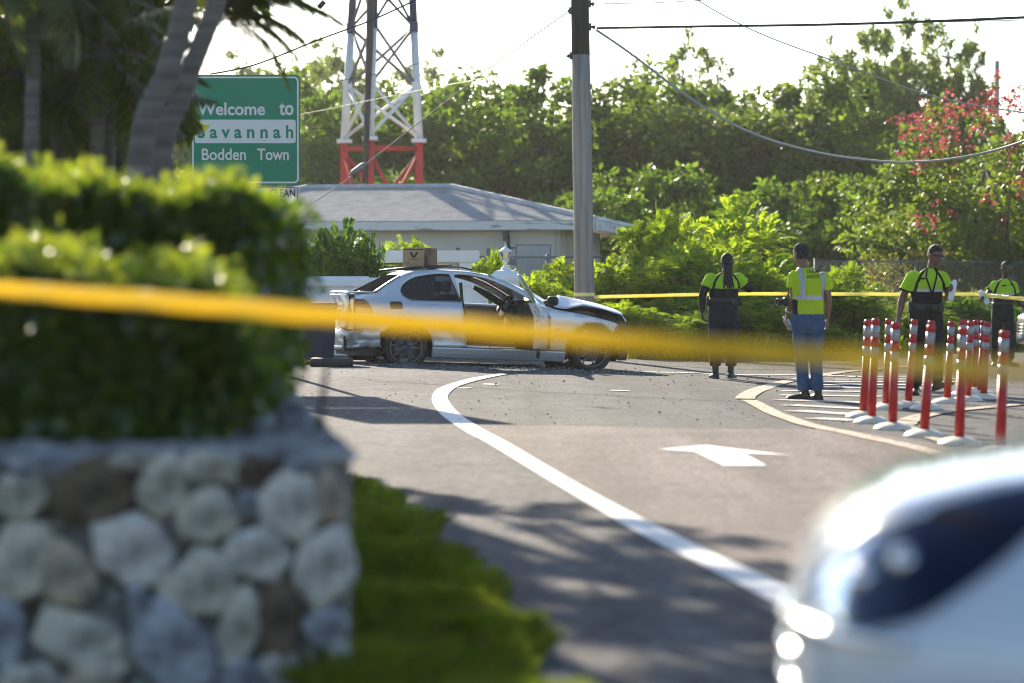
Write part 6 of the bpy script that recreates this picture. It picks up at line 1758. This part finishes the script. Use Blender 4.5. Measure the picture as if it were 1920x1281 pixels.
def ring_band(m, c, d, r, h, n=14):
    d = Vector(d).normalized(); c = Vector(c); m.tube([c - d * h / 2, c + d * h / 2], r, n)

# ---- woman, seen from behind, arm lifted to the tape
wl_ = gnd(1357, 711)
JW = dict(sd=(1, -.08, 0), pelvis=(-.005, 0, .93), chest=(.0, .0, 1.33), neck=(.03, .0, 1.475), head=(.045, .02, 1.60), face=(.1, 1, .05), bulk=1.16,
          ash=(-.19, 0, 1.42), ael=(-.285, -.03, 1.17), awr=(-.30, .02, .92), ahd=(.10, .1, -1), apn=(1, .2, 0), acurl=.9,
          bsh=(.205, 0, 1.42), bel=(.355, .02, 1.235), bwr=(.20, .26, 1.30), bhd=(-.6, .5, .1), bpn=(0, 0, -1), bcurl=.8,
          ahip=(-.095, 0, .90), akn=(-.115, .01, .50), aan=(-.115, 0, .10), atoe=(-.25, 1, 0), bhip=(.095, 0, .90), bkn=(.10, .02, .50), ban=(.10, 0, .10), btoe=(.35, 1, 0))
def dress_w(e, J, Q):
    sh = skin_union('polo_shirt', shirt_shape(J, .60, .10, k=1.0, sl_r=.072), M_LIME, e, .0095, 4)
    c0 = .03
    def f(p, n):
        if p.z < 1.235 and abs(p.x) < .235: return 1
        w = abs(p.x - c0)
        if n.y < .5 and p.z > 1.22 and abs(w - float(np.interp(p.z, [1.235, 1.33, 1.40, 1.47], [.180, .160, .115, .055]))) < .017: return 1
        if p.x > .325 or (p.x < -.19 and p.z < 1.275 and p.x < -.22): return 1 if (p.x > .325 or p.z < 1.262) else 0
        return 0
    recolor(sh, [M_BLACKC], f)
    m = MB()
    for s in 'ab':
        a_, b_, c_ = Vector(J[s + 'sh']), Vector(J[s + 'el']), Vector(J[s + 'wr'])
        limb(m, [a_.lerp(b_, .5), b_, b_.lerp(c_, .5), c_], [.062, .056, .048, .037])
    skin_union('undershirt_sleeves', m, M_BLACKC, e, .010, 3)
    skin_union('trousers', trouser_shape(J, .17, (.118, .112, .088, .080, .078), .80), M_NAVYC, e, .011, 4)
    m = MB(); m.loft(torso_rings([(Vector(J['pelvis']) + Vector((0, 0, z_)), .207, .155) for z_ in (.13, .18)], J['sd'])); m.build('belt', M_LEATHER, e)
    for (x, y, d) in ((-.215, 0, (.05, .08, .12)), (.225, .0, (.05, .09, .13)), (.12, -.14, (.09, .04, .08))): MB().box((x, y, 1.06), d, bev=.012).build('belt_pouch', M_LEATHER, e)
    for s in 'ab':
        m = MB(); shoe(m, J[s + 'an'], J[s + 'toe'], top=.22); skin_union('boot', m, M_LEATHER, e, .009, 3)
    hair_cap(e, Q, M_HAIR, -.075)
    rg = np.random.default_rng(4); m = MB()
    for i in range(22):
        a = rg.uniform(-.045, .045); z_ = rg.uniform(1.13, 1.32); x0_ = .045 + a
        m.tube([(.045 + a * .7, -.085, 1.64), (.045 + a * 1.1, -.115, 1.53), (x0_ + a * .2, -.155, 1.42), (x0_ + a * .7 + rg.normal() * .012, -.165, z_)], [.014, .016, .013, .005], 6)
    m.sphere((.045, -.09, 1.60), .055, 10, sc=(1, .6, 1.2))
    skin_union('long_hair', m, M_HAIR, e, .007, 1)
    m = MB(); ring_band(m, Vector(J['awr']) + Vector((0, 0, .01)), Vector(J['awr']) - Vector(J['ael']), .037, .03); m.build('wristband', M_METALW, e)
person(wl_, 'woman with long dark hair seen from behind, lime polo, arm raised at the tape', JW, M_SKIN2, dress_w)

# ---- man in lime reflective shirt and jeans, back to the camera
ml_ = gnd(1515, 750.5)
JA = dict(sd=(1, -.18, 0), pelvis=(.0, 0, .93), chest=(.005, .02, 1.33), neck=(-.04, .05, 1.49), head=(-.075, .06, 1.635), face=(-.62, .75, -.05), bulk=1.02,
          ash=(-.165, .06, 1.425), ael=(-.155, .06, 1.15), awr=(-.215, .14, .965), ahd=(-.25, .3, -1), apn=(1, 0, 0), acurl=1.0,
          bsh=(.185, -.03, 1.405), bel=(.225, -.01, 1.12), bwr=(.225, .06, .915), bhd=(.05, .12, -1), bpn=(-1, .3, 0), bcurl=.7,
          ahip=(-.085, .02, .90), akn=(-.075, .03, .50), aan=(-.045, .0, .095), atoe=(-1, .15, 0), bhip=(.085, -.02, .90), bkn=(.085, .0, .50), ban=(.105, -.03, .095), btoe=(-.35, 1, 0))
def dress_a(e, J, Q):
    sh = skin_union('reflective_shirt', shirt_shape(J, .55, -.10, k=1.0, sl_r=.080), M_LIMEY, e, .0085, 4)
    recolor(sh, [M_BLACKC], lambda p, n: 1 if (p.z < 1.13 and p.x < -.125 and p.x > -.26) else 0)
    cx = lambda z: .005
    patch(sh, 'reflective_strap', M_REFL, lambda p, n: n.y < .35 and 1.17 < p.z < 1.53 and abs(p.x - (-.068 - .16 * max(0, (p.z - 1.33)))) < .026, .003, e)
    patch(sh, 'reflective_strap', M_REFL, lambda p, n: n.y < .35 and 1.17 < p.z < 1.53 and abs(p.x - (.160 - .10 * max(0, (p.z - 1.33)))) < .024, .003, e)
    patch(sh, 'reflective_belt', M_REFL, lambda p, n: n.y < .6 and abs(p.z - 1.145) < .026 and -.145 < p.x < .185, .0035, e)
    # lettering laid on the curved back
    bvh = BVHTree.FromObject(sh, bpy.context.evaluated_depsgraph_get())
    for (body, x0_, x1_, z0_, z1_) in (('CRASH', -.020, .105, 1.418, 1.458), ('ANALYST', -.030, .125, 1.358, 1.400)):
        t = text_mesh(body, x0_, x1_, z0_, z1_, -.4, M_BLACKC, e, 'lettering', .012)
        bm = bmesh.new(); bm.from_mesh(t.data); bmesh.ops.triangulate(bm, faces=bm.faces); bmesh.ops.subdivide_edges(bm, edges=[x for x in bm.edges if x.calc_length() > .015], cuts=2); bm.to_mesh(t.data); bm.free()
        for v in t.data.vertices:
            hit = bvh.ray_cast(Vector((v.co.x, -.6, v.co.z)), Vector((0, 1, 0)))
            v.co.y = (hit[0].y if hit[0] else -.12) - .004
    skin_union('jeans', trouser_shape(J, .05, (.102, .092, .072, .070, .070), .97), M_DENIM, e, .0095, 3)
    for s in 'ab':
        m = MB(); shoe(m, J[s + 'an'], J[s + 'toe'], top=.08); skin_union('shoe', m, M_LEATHER, e, .009, 3)
    hair_cap(e, Q, M_GREYHAIR, -.06)
    m = MB(); ring_band(m, Vector(J['awr']) + Vector((.01, -.01, .025)), Vector(J['awr']) - Vector(J['ael']), .036, .03); m.build('wristwatch', M_METALW, e)
pa = person(ml_, 'man in lime reflective shirt and blue jeans with his back turned', JA, M_SKIN3, dress_a)
cb = ml_ + Vector((-.235, .10, 1.10))
ce = empty('camera_body', cb, R(15), 'black camera with lens hanging at the side of the man in jeans', 'camera')
MB().box((0.02, 0, 0), (.10, .08, .10), bev=.015).build('housing', M_BLACKPLASTIC, ce)
MB().lathe([(.030, .0), (.036, -.02), (.036, -.06), (.042, -.065), (.042, -.09), (.034, -.09), (.03, -.075)], 16, (-.02, 0, -.005), axis='X').build('lens', M_BLACKPLASTIC, ce)
MB().tube([(.03, .03, .05), (.10, .05, .25), (.15, .0, .38)], [(.010, .002)] * 3, 6).build('strap', M_BLACKPLASTIC, ce)
wb_ = MB().lathe([(.0, -.085), (.026, -.085), (.03, -.07), (.03, .03), (.026, .05), (.012, .07), (.012, .085), (.0, .085)], 14).build('water_bottle', M_BOTTLE, None, ml_ + Vector((-.215, .16, .86)))
wb_.rotation_euler = (R(10), R(-32), 0); tag(wb_, 'clear plastic water bottle in the left hand of the man in jeans', 'bottle')

# ---- walking officer, seen from the front
mw_ = gnd(1738, 741)
JB = dict(sd=(1, -.06, 0), pelvis=(-.015, 0, .95), chest=(.0, -.02, 1.35), neck=(.045, -.03, 1.50), head=(.085, -.065, 1.642), face=(.62, -.85, -.34), hup=(.1, -.15, 1), bulk=1.08,
          ash=(-.185, -.02, 1.43), ael=(-.285, .03, 1.13), awr=(-.335, -.02, .905), ahd=(-.08, -.10, -1), apn=(.6, .6, 0), acurl=.8,
          bsh=(.185, -.02, 1.425), bel=(.255, -.02, 1.17), bwr=(.205, -.24, 1.185), bhd=(.35, -.7, .25), bpn=(-.5, -.2, .6), bcurl=1.0,
          ahip=(-.10, .0, .92), akn=(-.115, -.03, .51), aan=(-.125, .02, .095), atoe=(-.25, -1, 0), bhip=(.085, .0, .92), bkn=(.095, -.16, .54), ban=(.125, .02, .155), btoe=(.75, -.55, .30))
def polo_b(e, J, sh, c0, zb, hs=1.0):
    def f(p, n):
        if p.z < zb and abs(p.x - .0) < .21: return 1
        w = abs(p.x - c0(p.z))
        edge = float(np.interp(p.z - zb, [0, .10, .19, .27], [.175, .155, .11, .05]))
        if p.z > zb - .02 and abs(w - edge) < .017: return 1
        if p.z > 1.485 and w < .10: return 1
        return 0
    recolor(sh, [M_BLACKC], f)
    patch(sh, 'reflective_band', M_WREFL, lambda p, n: n.y < .3 and abs(p.z - zb - .012) < .017 and abs(p.x - c0(p.z)) < .155, .003, e)
def dress_b(e, J, Q):
    sh = skin_union('polo_shirt', shirt_shape(J, .66, .03, k=1.0, sl_r=.076), M_LIME, e, .0090, 4)
    polo_b(e, J, sh, lambda z: .02, 1.215)
    for s in 'ab':
        a_, b_ = Vector(J[s + 'sh']), Vector(J[s + 'el']); q = a_.lerp(b_, .66); m = MB(); ring_band(m, q, b_ - a_, .084, .02, 16); m.build('sleeve_cuff', M_BLACKC, e)
    skin_union('trousers', trouser_shape(J, .12, (.108, .096, .074, .072, .070), .97), M_BLACKC, e, .011, 4)
    m = MB(); m.loft(torso_rings([(Vector(J['pelvis']) + Vector((0, 0, z_)), .193, .148) for z_ in (.075, .125)], J['sd'])); m.build('belt', M_LEATHER, e)
    for (x, y, d) in ((-.09, -.15, (.11, .04, .08)), (-.20, -.02, (.05, .1, .13)), (.15, -.10, (.06, .05, .11)), (.06, -.16, (.06, .04, .07))): MB().box((x, y, 1.03), d, bev=.012).build('belt_pouch', M_LEATHER, e)
    for s in 'ab':
        m = MB(); shoe(m, J[s + 'an'], J[s + 'toe'], top=.09); skin_union('shoe', m, M_LEATHER, e, .009, 3)
    hair_cap(e, Q, M_HAIR, -.035)
    m = MB()
    for b in (-1, 1):
        m.sphere(Q(.092, b * .034, .012), .027, 10, sc=(1, 1, .62)); m.tube([Q(.085, b * .062, .016), Q(.04, b * .079, .012), Q(-.01, b * .083, .006)], .004, 6)
    m.tube([Q(.102, -.012, .016), Q(.106, 0, .018), Q(.102, .012, .016)], .004, 6); m.build('sunglasses', M_SHADE, e)
    m = MB(); nk = Vector(J['neck'])
    m.tube([nk + Vector((-.06, -.075, -.01)), Vector((-.035, -.162, 1.38)), Vector((.02, -.178, 1.22)), Vector((.03, -.180, 1.17))], [(.010, .003)] * 4, 6)
    m.tube([nk + Vector((.06, -.075, -.01)), Vector((.085, -.162, 1.38)), Vector((.045, -.178, 1.22)), Vector((.03, -.180, 1.17))], [(.010, .003)] * 4, 6)
    m.box((.03, -.182, 1.15), (.05, .02, .07), bev=.005); m.build('lanyard', M_BLACKC, e)
    MB().box((-.085, -.166, 1.365), (.072, .010, .022), bev=.003).build('name_badge', M_BLACKC, e)
person(mw_, 'walking officer in lime polo and sunglasses among the red posts', JB, M_SKIN1, dress_b)
pp_ = mw_ + Vector((.245, -.32, 1.225))
o = MB().loft([[Vector((x * s, y * s, z_)) for x, y in ((-.032, -.02), (.03, -.026), (.034, .022), (-.03, .024))] for z_, s in ((-.12, .7), (-.10, 1), (.0, 1.1), (.10, .95), (.125, .5), (.13, .3))], smooth=True).build('white_bottle', M_WHITEP, None, pp_)
o.rotation_euler = (R(-8), R(14), 0); tag(o, 'white bottle held upright in the walking officer\'s hand', 'bottle')

# ---- far officer holding the tape
mf_ = gnd(1876, 687.5)
JC = dict(sd=(1, .12, 0), pelvis=(.03, 0, .93), chest=(.05, -.01, 1.29), neck=(.075, -.01, 1.44), head=(.085, -.03, 1.59), face=(-.12, -1, .02), bulk=.98,
          ash=(-.10, -.02, 1.375), ael=(-.235, -.10, 1.165), awr=(-.325, -.32, 1.145), ahd=(-.3, -.6, .0), apn=(0, 0, -1), acurl=1.0,
          bsh=(.215, .01, 1.37), bel=(.28, .03, 1.10), bwr=(.37, -.10, .955), bhd=(.5, -.3, -.5), bpn=(-.2, -1, 0), bcurl=.6,
          ahip=(-.05, .0, .90), akn=(-.085, -.04, .50), aan=(-.095, .0, .095), atoe=(-.25, -1, 0), bhip=(.115, .0, .90), bkn=(.155, -.04, .50), ban=(.17, .03, .095), btoe=(.6, -1, 0))
def dress_c(e, J, Q):
    sh = skin_union('polo_shirt', shirt_shape(J, .62, .03, k=1.0, sl_r=.070), M_LIME, e, .0095, 4)
    polo_b(e, J, sh, lambda z: .06, 1.165)
    patch(sh, 'sleeve_cuff', M_BLACKC, lambda p, n: p.x < -.20, .003, e)
    skin_union('trousers', trouser_shape(J, .12, (.100, .090, .070, .068, .064), .93), M_BLACKC, e, .011, 4)
    m = MB(); m.loft(torso_rings([(Vector(J['pelvis']) + Vector((0, 0, z_)), .172, .132) for z_ in (.07, .115)], J['sd'])); m.build('belt', M_LEATHER, e)
    for s in 'ab':
        m = MB(); shoe(m, J[s + 'an'], J[s + 'toe'], top=.16); skin_union('boot', m, M_LEATHER, e, .009, 3)
    hair_cap(e, Q, M_HAIR, -.02, thick=.006)
    MB().box((.03, -.142, 1.315), (.07, .010, .022), bev=.003).build('name_badge', M_BLACKC, e)
    MB().box((.155, -.128, 1.335), (.03, .010, .035), bev=.003).build('crest', M_BLACKC, e)
person(mf_, 'far officer in lime polo facing the camera and holding the tape', JC, M_SKIN2, dress_c)
pp_ = mf_ + Vector((-.345, -.40, 1.13))
rgp = np.random.default_rng(9)
o = MB().loft([[Vector((x * s + (k % 2) * .008, y * s + rgp.normal() * .006, z_)) for x, y in ((-.05, -.014), (.045, -.02), (.05, .016), (-.045, .02))] for k, (z_, s) in enumerate(((-.13, .75), (-.06, .95), (.0, .8), (.06, 1.0), (.12, .7)))], smooth=False).build('crumpled_paper', M_WHITEP, None, pp_)
o.rotation_euler = (0, R(-32), 0); tag(o, 'crumpled white paper in the far officer\'s outstretched hand', 'paper')
# ============================================================ WHITE CAR CLOSE BY, SILVER CAR FAR OFF
M_WPAINT = pmat('white_car_paint', (.54, .58, .66), .25, 0, coat=1.0)
M_GREYPAINT = pmat('grey_car_paint', (.42, .44, .46), .25, .6, coat=1.0)
M_LENS = glassmat('headlight_lens', (.55, .62, .75), .0, .05, 1.2)
M_LAMPIN = pmat('lamp_interior', (.012, .018, .04), .25, .2)
M_BRIGHT = pmat('satin_chrome', (.8, .8, .82), .22, 1.0)
HT = [0, .04, .10, .2, .35, .55, .9, 1.3, 2.2, 3.2, 3.9, 4.2, 4.35]
HW = [.40, .56, .66, .745, .80, .835, .865, .88, .885, .88, .85, .80, .66]
ZS = [.66, .73, .78, .83, .868, .892, .915, .93, .97, .99, .98, .94, .88]
ZC = [.68, .75, .80, .848, .884, .908, .95, 1.01, 1.02, 1.03, 1.02, .98, .92]
def nc(t, tab): return float(np.interp(t, HT, tab))
def nside(t, z):
    hw_, zs_ = nc(t, HW), nc(t, ZS)
    if z <= .5: return hw_ * (1 - .10 * ((.5 - z) / .3) ** 2)
    return hw_ * (1 - .24 * min(1, (z - .5) / (zs_ - .5)) ** 3)
def sedan(name, loc, rz, paint, label, group=None):
    c = empty(name, loc, rz, label, 'car', group)
    ts = sorted(set(list(np.linspace(0, .6, 22)) + list(np.linspace(.6, 4.35, 40)))); rings = []
    for t in ts:
        zs_, zc_ = nc(t, ZS), nc(t, ZC); half = []
        for i in range(9): z = .2 + (zs_ - .2) * i / 8; half.append((nside(t, z), z))
        y1 = half[-1][0]
        for i in range(1, 8):
            a = i / 7; half.append((y1 * (1 - a), zs_ + (zc_ - zs_) * math.sin(a * math.pi / 2) ** .8))
        ring_ = [Vector((-t, y, z)) for y, z in half] + [Vector((-t, -y, z)) for y, z in half[-2::-1]]
        rings.append(ring_)
    b = MB().loft(rings); body = b.build('body', paint, c)
    # cabin
    cab = [(1.05, .98, .62, .98), (1.25, .99, .66, 1.08), (1.6, 1.0, .66, 1.26), (2.0, 1.0, .64, 1.40), (2.5, 1.0, .63, 1.44), (3.0, 1.0, .62, 1.42), (3.4, 1.0, .60, 1.34), (3.8, .98, .56, 1.15), (4.05, .97, .52, 1.0)]
    def crings(k, dz): return [[Vector((-t, y, z)) for y, z in ((.80, zb), (w_ + .06, zb + (zt - zb) * .6), (w_ * .9 * k, zt - .02 + dz), (0, zt + .01 + dz), (-w_ * .9 * k, zt - .02 + dz), (-w_ - .06, zb + (zt - zb) * .6), (-.80, zb))] for t, zb, w_, zt in cab]
    MB().loft(crings(1, 0)).build('glasshouse', M_TINT, c)
    rr3 = crings(1, .012)[3:7]; MB().loft([r_[2:5] for r_ in rr3], closed=False, cap=False).build('roof', paint, c)
    for sg in (-1, 1):
        for i in (3, 5, 7):
            r_ = crings(1, .006)[i]; q = r_[:3] if sg > 0 else r_[4:]
            MB().tube([p + Vector((0, sg * .006, 0)) for p in q], .03, 6).build('pillar', paint, c)
        MB().tube([p[2 if sg > 0 else 4] + Vector((0, sg * .01, .004)) for p in crings(1, .004)], .028, 6).build('roof_rail', paint, c)
        for t in (.85, 3.5):
            w_ = link('wheel', ty_me, c, (-t, sg * .80, .316)); w_.rotation_euler = (0, 0, 0 if sg < 0 else math.pi); link('rim', rim_me, w_)
            MB().lathe([(.37, -.03), (.38, .04), (.36, .04)], 24, (-t, sg * .855, .33), axis='Y').build('arch_trim', M_TRIM, c)
        # headlight swept back round the corner
        ol = c2([(.05, .63), (.055, .70), (.12, .765), (.24, .825), (.36, .862), (.50, .885)], 3) + c2([(.50, .885), (.42, .80), (.32, .715), (.21, .64), (.10, .61)], 3)
        h = side_panel('headlight', ol, M_LAMPIN, c, .03, (), .004, sg, 0, False, nside)
        for q in (h.data,):
            for v in q.vertices: v.co.x = -v.co.x
        ln_ = side_panel('lens', ol, M_LENS, h, .03, (), .016, sg, 0, False, nside)
        for v in ln_.data.vertices: v.co.x = -v.co.x
        for (t, z, r_) in ((.13, .70, .030), (.20, .735, .026), (.075, .665, .018)):
            MB().sphere((-t, sg * (nside(t, z) - .012), z), r_, 14).build('reflector', M_CHROME, h)
        pts = [Vector((-t, sg * (nside(t, z) + .012), z)) for t, z in ol[:14]]
        MB().tube(pts[:10], .011, 8).build('bezel', M_BRIGHT, h)
        MB().tube([Vector((-t, sg * (nside(t, .60) + .004), .60)) for t in (0.0, .02, .05, .09, .14, .2)], .014, 8).build('bumper_trim', M_BRIGHT, c)
        MB().lathe([(.0, -.01), (.05, -.012), (.062, .0), (.05, .012)], 18, (-.10, sg * .60, .42), axis='X').build('fog_lamp', M_CHROME, c)
        MB().box((-1.35, sg * .96, 1.02), (.12, .18, .12), bev=.03).build('mirror', paint, c)
        MB().tube([Vector((-t, sg * (nside(t, .45) + .004), .45)) for t in np.linspace(1.2, 3.1, 8)], .012, 6).build('door_strip', paint, c)
    g = MB()
    for z in (.46, .52, .58): g.tube([(-.05, -.45, z), (.012, -.2, z), (.02, 0, z), (.012, .2, z), (-.05, .45, z)], .014, 6)
    g.build('grille', M_CHROME, c)
    MB().box((0.01, 0, .36), (.03, .52, .11), bev=.006).build('front_plate', M_WPAINT, c)
    return c
# the nose sits right of the line, about four and a half metres from the lens, pointing left
sedan('parked_car', (.565, 5.30, 0), math.pi - R(7), M_WPAINT, 'blurred white car nose filling the lower right corner')
fl_ = at(1913, 549, 52)
sedan('parked_car', (fl_.x, 52, 0), math.pi, M_GREYPAINT, 'silver car just peeping in at the right edge behind the posts')
# ============================================================ HAZE
hm = bpy.data.materials.new('haze_air'); hm.use_nodes = True
hn = hm.node_tree.nodes; hl = hm.node_tree.links
hn.remove(hn['Principled BSDF'])
pv = hn.new('ShaderNodeVolumePrincipled')
pv.inputs['Color'].default_value = (.96, .96, .93, 1)
pv.inputs['Density'].default_value = .00018
pv.inputs['Anisotropy'].default_value = .55
hl.new(pv.outputs[0], hn['Material Output'].inputs['Volume'])
hz = MB().box((0, 600, 14), (1300, 1900, 32)).build('haze', hm)
tag(hz, 'thin bright air between camera and wood', 'haze', kind='stuff')
